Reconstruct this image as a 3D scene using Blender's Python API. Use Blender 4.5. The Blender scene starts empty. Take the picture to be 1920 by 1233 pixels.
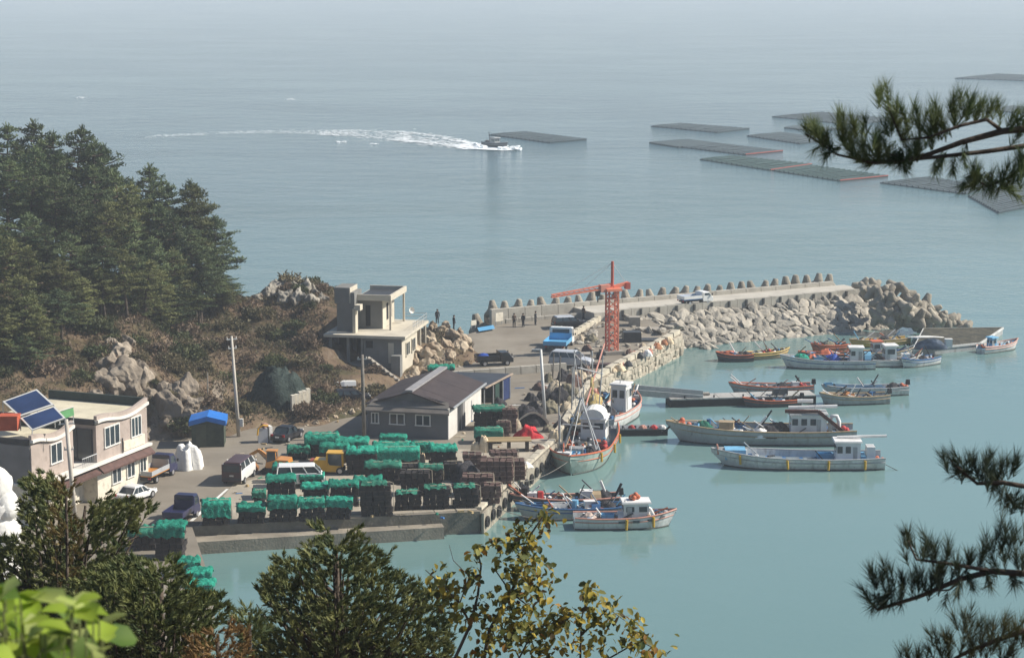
import bpy, bmesh, math, random
from mathutils import Vector, Matrix, Euler, noise
random.seed(7)
R = math.radians
S = bpy.context.scene
COL = S.collection

# ---------------------------------------------------------------- camera, light, exposure
CAM_H, F_PX, PITCH = 30.0, 4000.0, math.atan(676.5 / 4000.0)
cd = bpy.data.cameras.new('camera'); cam = bpy.data.objects.new('camera', cd); COL.objects.link(cam)
cam.location = (0, 0, CAM_H); cam.rotation_euler = (R(90) - PITCH, 0, 0)
cd.sensor_width = 36; cd.lens = 36 * F_PX / 1920; cd.clip_start = 0.5; cd.clip_end = 30000
cd.dof.use_dof = True; cd.dof.focus_distance = 140; cd.dof.aperture_fstop = 14.0
S.camera = cam
S.unit_settings.system = 'METRIC'; S.unit_settings.scale_length = 1.6      # the plan is drawn at 1.6 m to the unit
SUN_EL, SUN_AZ = R(40), R(84)          # azimuth clockwise from the view direction (+Y)
w = bpy.data.worlds.new('World'); S.world = w; w.use_nodes = True
nt = w.node_tree; bg = nt.nodes['Background']
sky = nt.nodes.new('ShaderNodeTexSky'); sky.sky_type = 'NISHITA'; sky.sun_disc = False
sky.sun_elevation = SUN_EL; sky.sun_rotation = SUN_AZ; sky.air_density = 1.0; sky.dust_density = 0.4; sky.ozone_density = 1.6
nt.links.new(sky.outputs[0], bg.inputs[0]); bg.inputs[1].default_value = 0.078
sd = bpy.data.lights.new('sun', 'SUN'); sun = bpy.data.objects.new('sun', sd); COL.objects.link(sun)
sd.energy = 5.0; sd.angle = R(0.5); sd.color = (1.0, 0.93, 0.82)
tosun = Vector((math.sin(SUN_AZ) * math.cos(SUN_EL), math.cos(SUN_AZ) * math.cos(SUN_EL), math.sin(SUN_EL)))
sun.rotation_euler = tosun.to_track_quat('Z', 'Y').to_euler(); sun.location = (60, 100, 80)
S.view_settings.view_transform = 'Standard'; S.view_settings.look = 'None'
S.view_settings.exposure = 0.5; S.view_settings.gamma = 1.0; S.view_settings.use_curve_mapping = False
S.render.engine = 'CYCLES'
S.cycles.max_bounces = 6; S.cycles.volume_bounces = 1; S.cycles.use_denoising = True
S.cycles.caustics_reflective = False; S.cycles.caustics_refractive = False

# ---------------------------------------------------------------- helpers
def ray(px, py):
    x = (px - 960) / F_PX; y = (616.5 - py) / F_PX
    return Vector((x, math.cos(PITCH) + y * math.sin(PITCH), y * math.cos(PITCH) - math.sin(PITCH)))
def W(px, py, z=0.0):                       # the place seen at a photo pixel, on the level z
    d = ray(px, py); t = (z - CAM_H) / d.z
    return Vector((d.x * t, d.y * t, z))
def D(px, py, y):                           # the place seen at a photo pixel, y metres out
    d = ray(px, py); t = y / d.y
    return Vector((d.x * t, y, CAM_H + d.z * t))
def rnd(a, b): return random.uniform(a, b)

MATS = {}
def mat(name, col, rough=0.7, var=0.12, scale=1.5, bump=0.0, bscale=8.0, metal=0.0, col2=None, spec=0.3, rand=0.0, stretch=None, detail=5, fac=(0.35, 0.65), dirt=0.0):
    if name in MATS: return MATS[name]
    m = bpy.data.materials.new(name); m.use_nodes = True; t = m.node_tree; n = t.nodes; l = t.links
    b = n['Principled BSDF']; b.inputs['Roughness'].default_value = rough; b.inputs['Metallic'].default_value = metal
    b.inputs['Specular IOR Level'].default_value = spec
    tc = n.new('ShaderNodeTexCoord'); mp = n.new('ShaderNodeMapping'); l.new(tc.outputs['Object'], mp.inputs[0])
    if stretch: mp.inputs['Scale'].default_value = stretch
    nz = n.new('ShaderNodeTexNoise'); nz.inputs['Scale'].default_value = scale; nz.inputs['Detail'].default_value = detail; nz.inputs['Roughness'].default_value = 0.65
    l.new(mp.outputs[0], nz.inputs['Vector'])
    oi = n.new('ShaderNodeObjectInfo')
    ad = n.new('ShaderNodeVectorMath'); ad.operation = 'MULTIPLY_ADD'
    cx = n.new('ShaderNodeCombineXYZ')
    for i in range(3): l.new(oi.outputs['Random'], cx.inputs[i])
    l.new(cx.outputs[0], ad.inputs[0]); ad.inputs[1].default_value = (37, 61, 17); l.new(mp.outputs[0], ad.inputs[2]); l.new(ad.outputs[0], nz.inputs['Vector'])
    rp = n.new('ShaderNodeValToRGB'); rp.color_ramp.elements[0].position = fac[0]; rp.color_ramp.elements[1].position = fac[1]
    c1 = col if col2 is not None else tuple(max(0, c * (1 - var)) for c in col)
    c2 = col2 if col2 is not None else tuple(min(1, c * (1 + var)) for c in col)
    rp.color_ramp.elements[0].color = (*c1, 1); rp.color_ramp.elements[1].color = (*c2, 1)
    l.new(nz.outputs[0], rp.inputs[0]); out = rp.outputs[0]
    if dirt:
        n2 = n.new('ShaderNodeTexNoise'); n2.inputs['Scale'].default_value = scale * 4; n2.inputs['Detail'].default_value = 6; l.new(ad.outputs[0], n2.inputs['Vector'])
        mr = n.new('ShaderNodeMapRange'); mr.inputs[1].default_value = 0.5; mr.inputs[2].default_value = 0.75; mr.inputs[3].default_value = 0; mr.inputs[4].default_value = dirt
        l.new(n2.outputs[0], mr.inputs[0])
        mx = n.new('ShaderNodeMixRGB'); l.new(mr.outputs[0], mx.inputs[0]); l.new(out, mx.inputs[1]); mx.inputs[2].default_value = (0.11, 0.085, 0.06, 1); out = mx.outputs[0]
    if rand:
        hs = n.new('ShaderNodeHueSaturation'); mr2 = n.new('ShaderNodeMapRange'); mr2.inputs[3].default_value = 1 - rand; mr2.inputs[4].default_value = 1 + rand
        l.new(oi.outputs['Random'], mr2.inputs[0]); l.new(mr2.outputs[0], hs.inputs['Value']); l.new(out, hs.inputs['Color']); out = hs.outputs[0]
    l.new(out, b.inputs['Base Color'])
    if bump:
        n3 = n.new('ShaderNodeTexNoise'); n3.inputs['Scale'].default_value = bscale; n3.inputs['Detail'].default_value = 6; l.new(ad.outputs[0], n3.inputs['Vector'])
        bp = n.new('ShaderNodeBump'); bp.inputs['Strength'].default_value = bump; bp.inputs['Distance'].default_value = 0.1
        l.new(n3.outputs[0], bp.inputs['Height']); l.new(bp.outputs[0], b.inputs['Normal'])
    MATS[name] = m; return m

class MB:
    """collects shapes, then links them as one mesh object"""
    def __init__(s): s.v = []; s.f = []; s.m = []; s.cur = 0
    def add(s, vs, fs):
        o = len(s.v); s.v += [tuple(v) for v in vs]; s.f += [tuple(i + o for i in f) for f in fs]; s.m += [s.cur] * len(fs); return s
    def box(s, c, size, rot=None, top=1.0, topx=None, topy=None):
        x, y, z = (k / 2 for k in size); tx = top if topx is None else topx; ty = top if topy is None else topy
        vs = [Vector(p) for p in ((-x, -y, -z), (x, -y, -z), (x, y, -z), (-x, y, -z), (-x * tx, -y * ty, z), (x * tx, -y * ty, z), (x * tx, y * ty, z), (-x * tx, y * ty, z))]
        if rot is not None:
            M = rot if isinstance(rot, Matrix) else Matrix.Rotation(rot, 3, 'Z')
            vs = [M @ v for v in vs]
        c = Vector(c)
        return s.add([v + c for v in vs], [(0, 3, 2, 1), (4, 5, 6, 7), (0, 1, 5, 4), (1, 2, 6, 5), (2, 3, 7, 6), (3, 0, 4, 7)])
    def b2(s, lo, hi):                      # box from corner to corner
        return s.box([(a + b) / 2 for a, b in zip(lo, hi)], [abs(b - a) for a, b in zip(lo, hi)])
    def poly(s, pts, z0, z1):               # vertical prism from a ccw plan outline
        n = len(pts); vs = [(p[0], p[1], z0) for p in pts] + [(p[0], p[1], z1) for p in pts]
        return s.add(vs, [tuple(range(n - 1, -1, -1)), tuple(range(n, 2 * n))] + [(i, (i + 1) % n, n + (i + 1) % n, n + i) for i in range(n)])
    def tube(s, pts, r, seg=6, r2=None, cap=True):
        pts = [Vector(p) for p in pts]; n = len(pts); rs = r if isinstance(r, (list, tuple)) else [r + ((r2 if r2 is not None else r) - r) * i / max(1, n - 1) for i in range(n)]
        vs = []; prev = None
        for i, p in enumerate(pts):
            t = (pts[min(i + 1, n - 1)] - pts[max(i - 1, 0)])
            if t.length < 1e-6: t = Vector((0, 0, 1))
            t.normalize()
            a = t.cross(Vector((0, 0, 1)) if abs(t.z) < 0.95 else Vector((1, 0, 0))) if prev is None else prev - t * prev.dot(t)
            if a.length < 1e-6: a = t.orthogonal()
            a.normalize(); prev = a; b = t.cross(a)
            for k in range(seg):
                an = 2 * math.pi * k / seg
                vs.append(p + (a * math.cos(an) + b * math.sin(an)) * rs[i])
        fs = [(i * seg + k, i * seg + (k + 1) % seg, (i + 1) * seg + (k + 1) % seg, (i + 1) * seg + k) for i in range(n - 1) for k in range(seg)]
        if cap: fs += [tuple(range(seg - 1, -1, -1)), tuple(range((n - 1) * seg, n * seg))]
        return s.add(vs, fs)
    def cyl(s, c, r, h, seg=12, r2=None): c = Vector(c); return s.tube([c, c + Vector((0, 0, h))], r, seg, r2)
    def bar(s, a, b, wd, ht=None):          # square bar
        a, b = Vector(a), Vector(b); t = (b - a); L = t.length; q = t.to_track_quat('Z', 'X').to_matrix()
        return s.box((a + b) / 2, (wd, ht or wd, L), q)
    def loft(s, rings, close=True, cap0=True, cap1=True):
        k = len(rings[0]); vs = [p for r in rings for p in r]; fs = []
        for i in range(len(rings) - 1):
            for j in range(k if close else k - 1):
                fs.append((i * k + j, i * k + (j + 1) % k, (i + 1) * k + (j + 1) % k, (i + 1) * k + j))
        if cap0: fs.append(tuple(range(k - 1, -1, -1)))
        if cap1: fs.append(tuple(range((len(rings) - 1) * k, len(rings) * k)))
        return s.add(vs, fs)
    def ball(s, c, r, seg=8, rings=5, sq=(1, 1, 1), jit=0):
        c = Vector(c); vs = [c + Vector((0, 0, -r * sq[2]))]
        for i in range(1, rings):
            a = -math.pi / 2 + math.pi * i / rings
            for k in range(seg):
                b = 2 * math.pi * k / seg; j = 1 + rnd(-jit, jit)
                vs.append(c + Vector((math.cos(a) * math.cos(b) * r * sq[0] * j, math.cos(a) * math.sin(b) * r * sq[1] * j, math.sin(a) * r * sq[2] * j)))
        vs.append(c + Vector((0, 0, r * sq[2]))); n = len(vs) - 1
        fs = [(0, 1 + (k + 1) % seg, 1 + k) for k in range(seg)] + [(n, n - seg + k, n - seg + (k + 1) % seg) for k in range(seg)]
        for i in range(rings - 2):
            for k in range(seg): fs.append((1 + i * seg + k, 1 + i * seg + (k + 1) % seg, 1 + (i + 1) * seg + (k + 1) % seg, 1 + (i + 1) * seg + k))
        return s.add(vs, fs)
    def mesh(s, name, m, smooth=False):
        me = bpy.data.meshes.new(name); me.from_pydata(s.v, [], s.f)
        ms = m if isinstance(m, (list, tuple)) else [m]
        for q in ms: me.materials.append(q)
        if len(ms) > 1: me.polygons.foreach_set('material_index', s.m)
        if smooth: me.polygons.foreach_set('use_smooth', [True] * len(me.polygons))
        me.update(); return me
    def build(s, name, m, parent=None, smooth=False, **kw):
        return link(name, s.mesh(name, m, smooth), parent, **kw)

def link(name, me, parent=None, loc=None, rz=None, rot=None, sc=None, **props):
    o = bpy.data.objects.new(name, me); COL.objects.link(o)
    if parent is not None: o.parent = parent
    if loc is not None: o.location = loc
    if rz is not None: o.rotation_euler = (0, 0, rz)
    if rot is not None: o.rotation_euler = rot
    if sc is not None: o.scale = sc if isinstance(sc, (tuple, list, Vector)) else (sc, sc, sc)
    for k, v in props.items(): o[k] = v
    return o
def thing(name, label, cat, loc=(0, 0, 0), rz=0, group=None):
    o = link(name, None, None, loc, rz, label=label, category=cat)
    if group: o['group'] = group
    return o
def tag(o, label=None, cat=None, group=None, kind=None):
    for k, v in (('label', label), ('category', cat), ('group', group), ('kind', kind)):
        if v: o[k] = v
    return o
def dup(root, loc=None, rz=None, label=None, group=None, sc=None):
    r = root.copy(); COL.objects.link(r)
    if loc is not None: r.location = loc
    if rz is not None: r.rotation_euler = (0, 0, rz)
    if sc is not None: r.scale = (sc, sc, sc)
    if label: r['label'] = label
    if group: r['group'] = group
    for ch in root.children:
        c = ch.copy(); COL.objects.link(c); c.parent = r
        for g in ch.children:
            d = g.copy(); COL.objects.link(d); d.parent = c
    return r
def lift(o, m=1): return o

def nz3(x, y, z=0, s=1.0): return noise.noise(Vector((x * s, y * s, z * s)))
# ---------------------------------------------------------------- sea and haze
def water_mat():
    m = bpy.data.materials.new('sea_water'); m.use_nodes = True; t = m.node_tree; n = t.nodes; l = t.links
    b = n['Principled BSDF']; b.inputs['Roughness'].default_value = 0.09; b.inputs['IOR'].default_value = 1.33
    tc = n.new('ShaderNodeTexCoord')
    # broad patches of varying base colour
    nz = n.new('ShaderNodeTexNoise'); nz.inputs['Scale'].default_value = 0.012; nz.inputs['Detail'].default_value = 4
    mp = n.new('ShaderNodeMapping'); mp.inputs['Scale'].default_value = (0.5, 1.0, 1); l.new(tc.outputs['Object'], mp.inputs[0]); l.new(mp.outputs[0], nz.inputs['Vector'])
    rp = n.new('ShaderNodeValToRGB'); rp.color_ramp.elements[0].position = 0.35; rp.color_ramp.elements[1].position = 0.68
    rp.color_ramp.elements[0].color = (0.115, 0.205, 0.20, 1); rp.color_ramp.elements[1].color = (0.155, 0.255, 0.245, 1)
    l.new(nz.outputs[0], rp.inputs[0])
    # base colour turns darker and bluer far out and leftward, paler in the harbour
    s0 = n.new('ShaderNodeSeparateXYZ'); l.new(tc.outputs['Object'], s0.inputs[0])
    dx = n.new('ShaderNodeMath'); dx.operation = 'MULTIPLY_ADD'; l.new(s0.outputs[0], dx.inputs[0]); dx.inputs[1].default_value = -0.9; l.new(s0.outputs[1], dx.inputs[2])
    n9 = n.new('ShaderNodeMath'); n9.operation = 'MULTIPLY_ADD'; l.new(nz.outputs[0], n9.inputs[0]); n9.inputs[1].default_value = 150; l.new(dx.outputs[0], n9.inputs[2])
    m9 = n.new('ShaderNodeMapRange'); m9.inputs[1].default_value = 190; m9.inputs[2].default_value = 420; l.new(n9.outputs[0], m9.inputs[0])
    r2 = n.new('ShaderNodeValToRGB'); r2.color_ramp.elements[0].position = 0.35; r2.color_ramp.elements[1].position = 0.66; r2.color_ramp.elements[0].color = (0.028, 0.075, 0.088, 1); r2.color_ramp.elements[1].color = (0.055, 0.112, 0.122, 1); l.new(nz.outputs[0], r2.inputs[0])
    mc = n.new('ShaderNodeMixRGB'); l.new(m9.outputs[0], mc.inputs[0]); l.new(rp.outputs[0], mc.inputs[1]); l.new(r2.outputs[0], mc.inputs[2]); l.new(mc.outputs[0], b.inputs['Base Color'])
    hs = []
    for sc, w_, st in ((0.9, 0.25, (1, 1.6, 1)), (3.2, 0.09, (1, 1.4, 1)), (0.12, 0.55, (1, 1.5, 1))):
        mp2 = n.new('ShaderNodeMapping'); mp2.inputs['Scale'].default_value = st; mp2.inputs['Rotation'].default_value = (0, 0, 0.5); l.new(tc.outputs['Object'], mp2.inputs[0])
        q = n.new('ShaderNodeTexNoise'); q.inputs['Scale'].default_value = sc; q.inputs['Detail'].default_value = 4; l.new(mp2.outputs[0], q.inputs['Vector'])
        mm = n.new('ShaderNodeMath'); mm.operation = 'MULTIPLY'; mm.inputs[1].default_value = w_; l.new(q.outputs[0], mm.inputs[0]); hs.append(mm)
    a1 = n.new('ShaderNodeMath'); l.new(hs[0].outputs[0], a1.inputs[0]); l.new(hs[1].outputs[0], a1.inputs[1])
    a2 = n.new('ShaderNodeMath'); l.new(a1.outputs[0], a2.inputs[0]); l.new(hs[2].outputs[0], a2.inputs[1])
    bp = n.new('ShaderNodeBump'); bp.inputs['Strength'].default_value = 0.28; bp.inputs['Distance'].default_value = 0.5
    # sheltered water behind the breakwater lies calmer than the open sea
    sx = n.new('ShaderNodeSeparateXYZ'); l.new(tc.outputs['Object'], sx.inputs[0]); mr = n.new('ShaderNodeMapRange'); mr.inputs[1].default_value = 150; mr.inputs[2].default_value = 260; mr.inputs[3].default_value = 0.11; mr.inputs[4].default_value = 1.0
    l.new(sx.outputs[1], mr.inputs[0]); w9 = n.new('ShaderNodeTexNoise'); w9.inputs['Scale'].default_value = 0.035; w9.inputs['Detail'].default_value = 3; l.new(mp.outputs[0], w9.inputs['Vector'])
    wr = n.new('ShaderNodeMapRange'); wr.inputs[1].default_value = 0.4; wr.inputs[2].default_value = 0.62; wr.inputs[3].default_value = 0.6; wr.inputs[4].default_value = 1.3; l.new(w9.outputs[0], wr.inputs[0])
    wm = n.new('ShaderNodeMath'); wm.operation = 'MULTIPLY'; l.new(mr.outputs[0], wm.inputs[0]); l.new(wr.outputs[0], wm.inputs[1]); l.new(wm.outputs[0], bp.inputs['Strength']); l.new(a2.outputs[0], bp.inputs['Height']); l.new(bp.outputs[0], b.inputs['Normal'])
    return m
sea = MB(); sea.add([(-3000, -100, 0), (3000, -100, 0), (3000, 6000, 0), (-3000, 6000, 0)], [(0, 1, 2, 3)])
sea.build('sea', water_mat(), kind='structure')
hz = bpy.data.materials.new('haze_air'); hz.use_nodes = True; hn = hz.node_tree
hn.nodes.remove(hn.nodes['Principled BSDF'])
pv = hn.nodes.new('ShaderNodeVolumePrincipled'); pv.inputs['Color'].default_value = (0.84, 0.91, 1.0, 1); pv.inputs['Density'].default_value = 0.00047
hn.links.new(pv.outputs[0], hn.nodes['Material Output'].inputs['Volume'])
hb = MB(); hb.b2((-3200, -140, -1.2), (3200, 6200, 46)); hb.build('haze', hz, kind='stuff')
# ---------------------------------------------------------------- land: quay, hill, breakwater
def QH(y):
    for (a, za), (b, zb) in (((0, 1.2), (140, 1.2)), ((140, 1.2), (165, 1.65)), ((165, 1.65), (170, 2.1))):
        if y <= b: return za + (zb - za) * max(0, y - a) / (b - a)
    return 2.1
def G(px, py, dz=0.0):                      # the place on the quay seen at a photo pixel
    z = 1.2
    for _ in range(6):
        p = W(px, py, z + dz); z = QH(p.y)
    return W(px, py, z + dz)
M_conc = mat('concrete_old', (0.30, 0.275, 0.235), 0.9, 0.25, 0.6, 0.25, 12, dirt=0.45)
M_conc_pale = mat('concrete_pale', (0.50, 0.455, 0.36), 0.9, 0.2, 1.2, 0.3, 10, dirt=0.4)
M_asph = mat('quay_surface', (0.175, 0.152, 0.12), 0.92, 0.22, 0.25, 0.2, 20, dirt=0.4, col2=(0.26, 0.23, 0.185))
M_conc_dark = mat('concrete_dark', (0.11, 0.105, 0.085), 0.6, 0.35, 1.3, 0.3, 9, col2=(0.19, 0.175, 0.14))  # darker concrete for the side faces of the quay
c_front_l = W(360, 986, 1.2); c_corner = W(900, 958, 1.2); c_e1 = W(1042, 828, 1.2); c_e2 = G(1112, 716); c_pier = G(1277, 625)
c_root = W(1182, 590, 2.1); c_sea1 = W(1160, 578, 2.1); c_sea2 = W(945, 603, 2.1); c_sea3 = W(878, 618, 2.0)
outline = [(-70, 70), (-12.2, 70), (-12.6, 84), tuple(W(402, 1112, 1.2).xy), tuple(c_front_l.xy), tuple(c_corner.xy), tuple(c_e1.xy), tuple(c_e2.xy), tuple(c_pier.xy), tuple(c_root.xy), tuple(c_sea1.xy), tuple(c_sea2.xy), tuple(c_sea3.xy), (-14, 158), (-70, 150)]
bm = bmesh.new(); vs = [bm.verts.new((x, y, 0)) for x, y in outline]; bm.faces.new(vs)
for yy in (90, 100, 120, 140, 150, 158, 165, 167, 169, 170):
    bmesh.ops.bisect_plane(bm, geom=bm.verts[:] + bm.edges[:] + bm.faces[:], plane_co=(0, yy, 0), plane_no=(0, 1, 0))
bmesh.ops.triangulate(bm, faces=bm.faces[:])
for v in bm.verts: v.co.z = QH(v.co.y)
top = bm.faces[:]
be = [e for e in bm.edges if e.is_boundary]
r_ = bmesh.ops.extrude_edge_only(bm, edges=be); nv = [g for g in r_['geom'] if isinstance(g, bmesh.types.BMVert)]
for v in nv: v.co.z = -1.0
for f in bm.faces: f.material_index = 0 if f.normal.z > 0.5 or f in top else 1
bmesh.ops.recalc_face_normals(bm, faces=bm.faces[:])
me = bpy.data.meshes.new('quay'); bm.to_mesh(me); bm.free(); me.materials.append(M_asph); me.materials.append(M_conc_dark)
quay = link('quay', me, kind='structure')
# pale concrete apron under the stacks, and the road line
def flat(name, pix, m, dz, parent=None, **kw):
    b = MB(); pts = [G(*p, dz) for p in pix]; b.add(pts, [tuple(range(len(pts)))]); return b.build(name, m, parent, **kw)
M_apron = mat('concrete_apron', (0.36, 0.32, 0.255), 0.92, 0.18, 0.5, 0.2, 14, dirt=0.4)
a_ = flat('concrete_apron', [(372, 984), (898, 956.5), (1038, 829), (1020, 812), (880, 842), (668, 836), (560, 880), (440, 905)], M_apron, 0.006, kind='structure')
M_white = mat('white_paint', (0.72, 0.72, 0.68), 0.6, 0.08, 2.0, dirt=0.25)
flat('road_line', [(424, 916), (429, 916), (362, 976), (355, 976)], M_white, 0.010, kind='structure')
M_dust = mat('dirt_track', (0.30, 0.24, 0.17), 0.95, 0.2, 0.7, 0.3, 10)
# lower ledge in front of the quay wall
def edge_pt(a, b, t): return a.lerp(b, t)
led = MB(); a = c_front_l; b = W(828, 962, 1.2)
n_ = Vector((b.y - a.y, -(b.x - a.x), 0)).normalized()
led.poly([tuple((a + n_ * 0.02).xy), tuple((a + n_ * 1.25 + (a - b).normalized() * 0.2).xy), tuple((b + n_ * 0.8).xy), tuple((b + n_ * 0.02).xy)], -0.9, 0.66)
led.build('quay_ledge', mat('concrete_ledge', (0.25, 0.22, 0.175), 0.85, 0.25, 0.8, 0.3, 8, dirt=0.4), kind='structure')
# kerb blocks along the edges (pieces of the quay)
def kerb(a, b, n, m=M_conc_pale, w_=0.42, h_=0.16, gap=0.035):
    a, b = Vector(a), Vector(b); d = (b - a); L = d.length / n; ang = math.atan2(d.y, d.x); q = MB(); q.box((0, 0, h_ / 2), (L - gap, w_, h_), top=1.0, topx=0.985, topy=0.9); mm = q.mesh('kerb_block', m)
    slope = math.asin(d.z / d.length)
    for i in range(n):
        p = a.lerp(b, (i + 0.5) / n) + Vector((rnd(-.02, .02), rnd(-.02, .02), rnd(-.01, .015)))
        link('kerb_block', mm, quay, loc=p, rot=(0, -slope, ang + rnd(-.01, .01)))
inset = Vector((-0.24, 0.05, 0.0))
kerb(W(905, 956, 1.2) + inset, c_e1 + inset, 13); kerb(c_e1 + inset, c_e2 + inset, 12)
kerb(c_e2 + Vector((-.25, .1, 0)), c_pier + Vector((-.25, .0, 0)), 11, w_=0.5, h_=0.34, gap=0.25)
kerb(W(450, 980, 1.2) + Vector((0, .26, 0)), W(893, 957, 1.2) + Vector((0, .26, 0)), 11, M_apron, 0.5, 0.07)

# stone facing of the harbour walls: every stone a piece
M_stone = mat('wall_stone', (0.40, 0.355, 0.28), 0.9, 0.2, 1.8, 0.4, 9, rand=0.22, dirt=0.35)
M_stone_g = mat('armour_stone', (0.25, 0.235, 0.205), 0.95, 0.2, 1.6, 0.9, 5, rand=0.26, dirt=0.55, col2=(0.40, 0.36, 0.295))
def rock_mesh(name, m, seed, rough=0.28, sq=(1, 0.8, 0.62), sub=2, smooth=False):
    rs = random.Random(seed); bm = bmesh.new(); bmesh.ops.create_icosphere(bm, subdivisions=sub, radius=0.5)
    cuts = []
    for _ in range(9):
        d = Vector((rs.uniform(-1, 1), rs.uniform(-1, 1), rs.uniform(-1, 1))).normalized(); cuts.append((d, rs.uniform(0.28, 0.42)))
    for v in bm.verts:
        for d, h in cuts:
            k = v.co.dot(d)
            if k > h: v.co -= d * (k - h)
        v.co += v.normal * noise.noise(v.co * 3 + Vector((seed * 7.1, 0, 0))) * rough * 0.25
        v.co = Vector((v.co.x * sq[0], v.co.y * sq[1], v.co.z * sq[2]))
    me = bpy.data.meshes.new(name); bm.to_mesh(me); bm.free(); me.materials.append(m)
    if smooth: me.polygons.foreach_set('use_smooth', [True] * len(me.polygons))
    return me
def block_mesh(name, m, seed):
    rs = random.Random(seed); bm = bmesh.new(); bmesh.ops.create_cube(bm, size=.94)
    for v in bm.verts: v.co += Vector((rs.uniform(-.11, .11), rs.uniform(-.1, .1), rs.uniform(-.11, .11)))
    bmesh.ops.bevel(bm, geom=bm.edges[:], offset=.09, segments=1, affect='EDGES'); me = bpy.data.meshes.new(name); bm.to_mesh(me); bm.free(); me.materials.append(m); return me
STONES = [block_mesh('stone', M_stone, i) for i in range(8)]
ARMOUR = [rock_mesh('stone', M_stone_g, 20 + i, .5, (1.1, .85, .62), 2) for i in range(12)]
def stone_face(parent, a, b, za, zb, zlow, rows, size, meshes=STONES):
    a, b = Vector(a), Vector(b); d = b - a; L = d.length; ang = math.atan2(d.y, d.x); nrm = Vector((d.y, -d.x, 0)).normalized()
    for r in range(rows):
        t = (r % 2) * 0.5 * size
        while t < L:
            f = t / L; zt = za + (zb - za) * f; z = zlow + (zt - zlow) * (r + 0.5) / rows; s = size * rnd(0.85, 1.25); h = (zt - zlow) / rows
            p = a + d * f + nrm * rnd(-0.05, 0.08); p.z = z + rnd(-.05, .05)
            link('stone', random.choice(meshes), parent, loc=p, rot=(rnd(-.16, .16), rnd(-.1, .1), ang + rnd(-.12, .12)), sc=(s * 1.06, 0.5, h * 1.12))
            t += s * 0.98
pier_wall = thing('stone_wall', 'rough sunlit stone wall of the pier below the orange crane', 'stone wall', c_e2 * 1.0)
def kid(o, parent):                          # keep the place while parenting
    o.parent = parent; o.matrix_parent_inverse = Matrix.Translation(-parent.location); return o
def under(parent, fn):
    before = set(COL.objects); fn()
    for o in COL.objects:
        if o not in before and o.parent is None: kid(o, parent)
def pw():
    stone_face(None, c_e2.lerp(c_pier, .06), c_pier, 1.3, 1.62, -0.25, 4, 0.62)
    back = MB(); p0, p1 = c_e2.lerp(c_pier, .0), c_pier
    d = (p1 - p0).normalized(); nrm = Vector((d.y, -d.x, 0))
    back.add([p0 + nrm * .02 - Vector((0, 0, 2.4)), p1 + nrm * .02 - Vector((0, 0, 2.4)), p1 + nrm * .02 - Vector((0, 0, .02)), p0 + nrm * .02 - Vector((0, 0, .02))], [(0, 1, 2, 3)])
    back.build('mortar_core', mat('mortar', (0.24, 0.21, 0.16), 0.95, 0.2, 2.0))
under(pier_wall, pw)
# the quay's harbour side: coursed blocks
def qw():
    a, b = W(903, 960, 1.2), c_e1; d = b - a; nrm = Vector((d.y, -d.x, 0)).normalized(); ang = math.atan2(d.y, d.x); L = d.length / 9
    for i in range(9):
        p = a + d * ((i + .5) / 9) + nrm * .05; q = MB(); q.box((p.x, p.y, .35), (L - .05, .14, 1.6), ang); q.build('wall_panel', M_side)
    for i in range(14):
        p = a + d * ((i + .4) / 14) + nrm * .2; q = MB(); c = Vector((p.x, p.y, .62 + rnd(-.1, .1))); u = d.normalized(); q.tube([c + (u * math.cos(t_) + Vector((0, 0, 1)) * math.sin(t_)) * .24 for t_ in [k * math.pi / 6 for k in range(13)]], .085, 6, cap=False); q.build('tyre_fender', M_tyre0)
M_side = mat('side_wall_concrete', (.24, .215, .17), .9, .25, 1.0, .4, 8, dirt=.5, col2=(.40, .36, .285)); M_tyre0 = mat('fender_rubber', (.03, .03, .03), .9, .3, 4)
side_wall = thing('quay_wall', 'pale concrete side wall with hanging tyres of the quay beside the moored white trawler', 'quay wall', c_corner * 1.0); under(side_wall, qw)

# ---- the hill
HP = []
for px, py, d in ((400, 578, 160), (320, 560, 158), (250, 545, 156), (150, 500, 153), (0, 450, 150), (-120, 410, 150), (60, 560, 142), (220, 640, 137), (235, 690, 133.5), (330, 740, 131.5), (350, 700, 138), (300, 660, 139), (120, 600, 140),
                  (0, 690, 131), (80, 700, 131), (190, 605, 142), (420, 650, 148), (480, 640, 151), (400, 620, 150), (520, 700, 142), (600, 690, 144), (640, 700, 144), (560, 640, 151), (600, 640, 150), (545, 540, 160), (585, 545, 159), (500, 560, 158), (460, 590, 156), (605, 575, 156), (520, 600, 155),
                  (470, 720, 141), (450, 760, 136), (820, 622, 158), (850, 640, 157), (800, 650, 154), (770, 690, 150), (700, 690, 148.5), (660, 700, 146), (700, 740, 141), (640, 760, 137.5), (560, 772, 135.5), (880, 640, 158.5), (-100, 640, 132), (-200, 600, 135)):
    p = D(px, py, d); HP.append((p.x, p.y, p.z, 1.0))
for x, y in ((-16, 110), (-10, 112), (-5, 116), (-12, 122), (0, 125), (-3, 132), (-17, 126), (-14.5, 130.5), (-9, 134.5), (-6.5, 140), (3, 140), (5, 150), (-3.5, 150), (0, 155), (8, 160), (-2.6, 158.5), (-1, 163), (4, 166), (10, 168), (-24, 112), (-26, 118), (-22.5, 124), (-30, 115), (-35, 110), (-20.5, 128.3), (-40, 116), (-15, 100), (-25, 100), (-40, 100), (-5.4, 147), (-7, 143)):
    HP.append((x, y, 0.4, 1.0))
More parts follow.
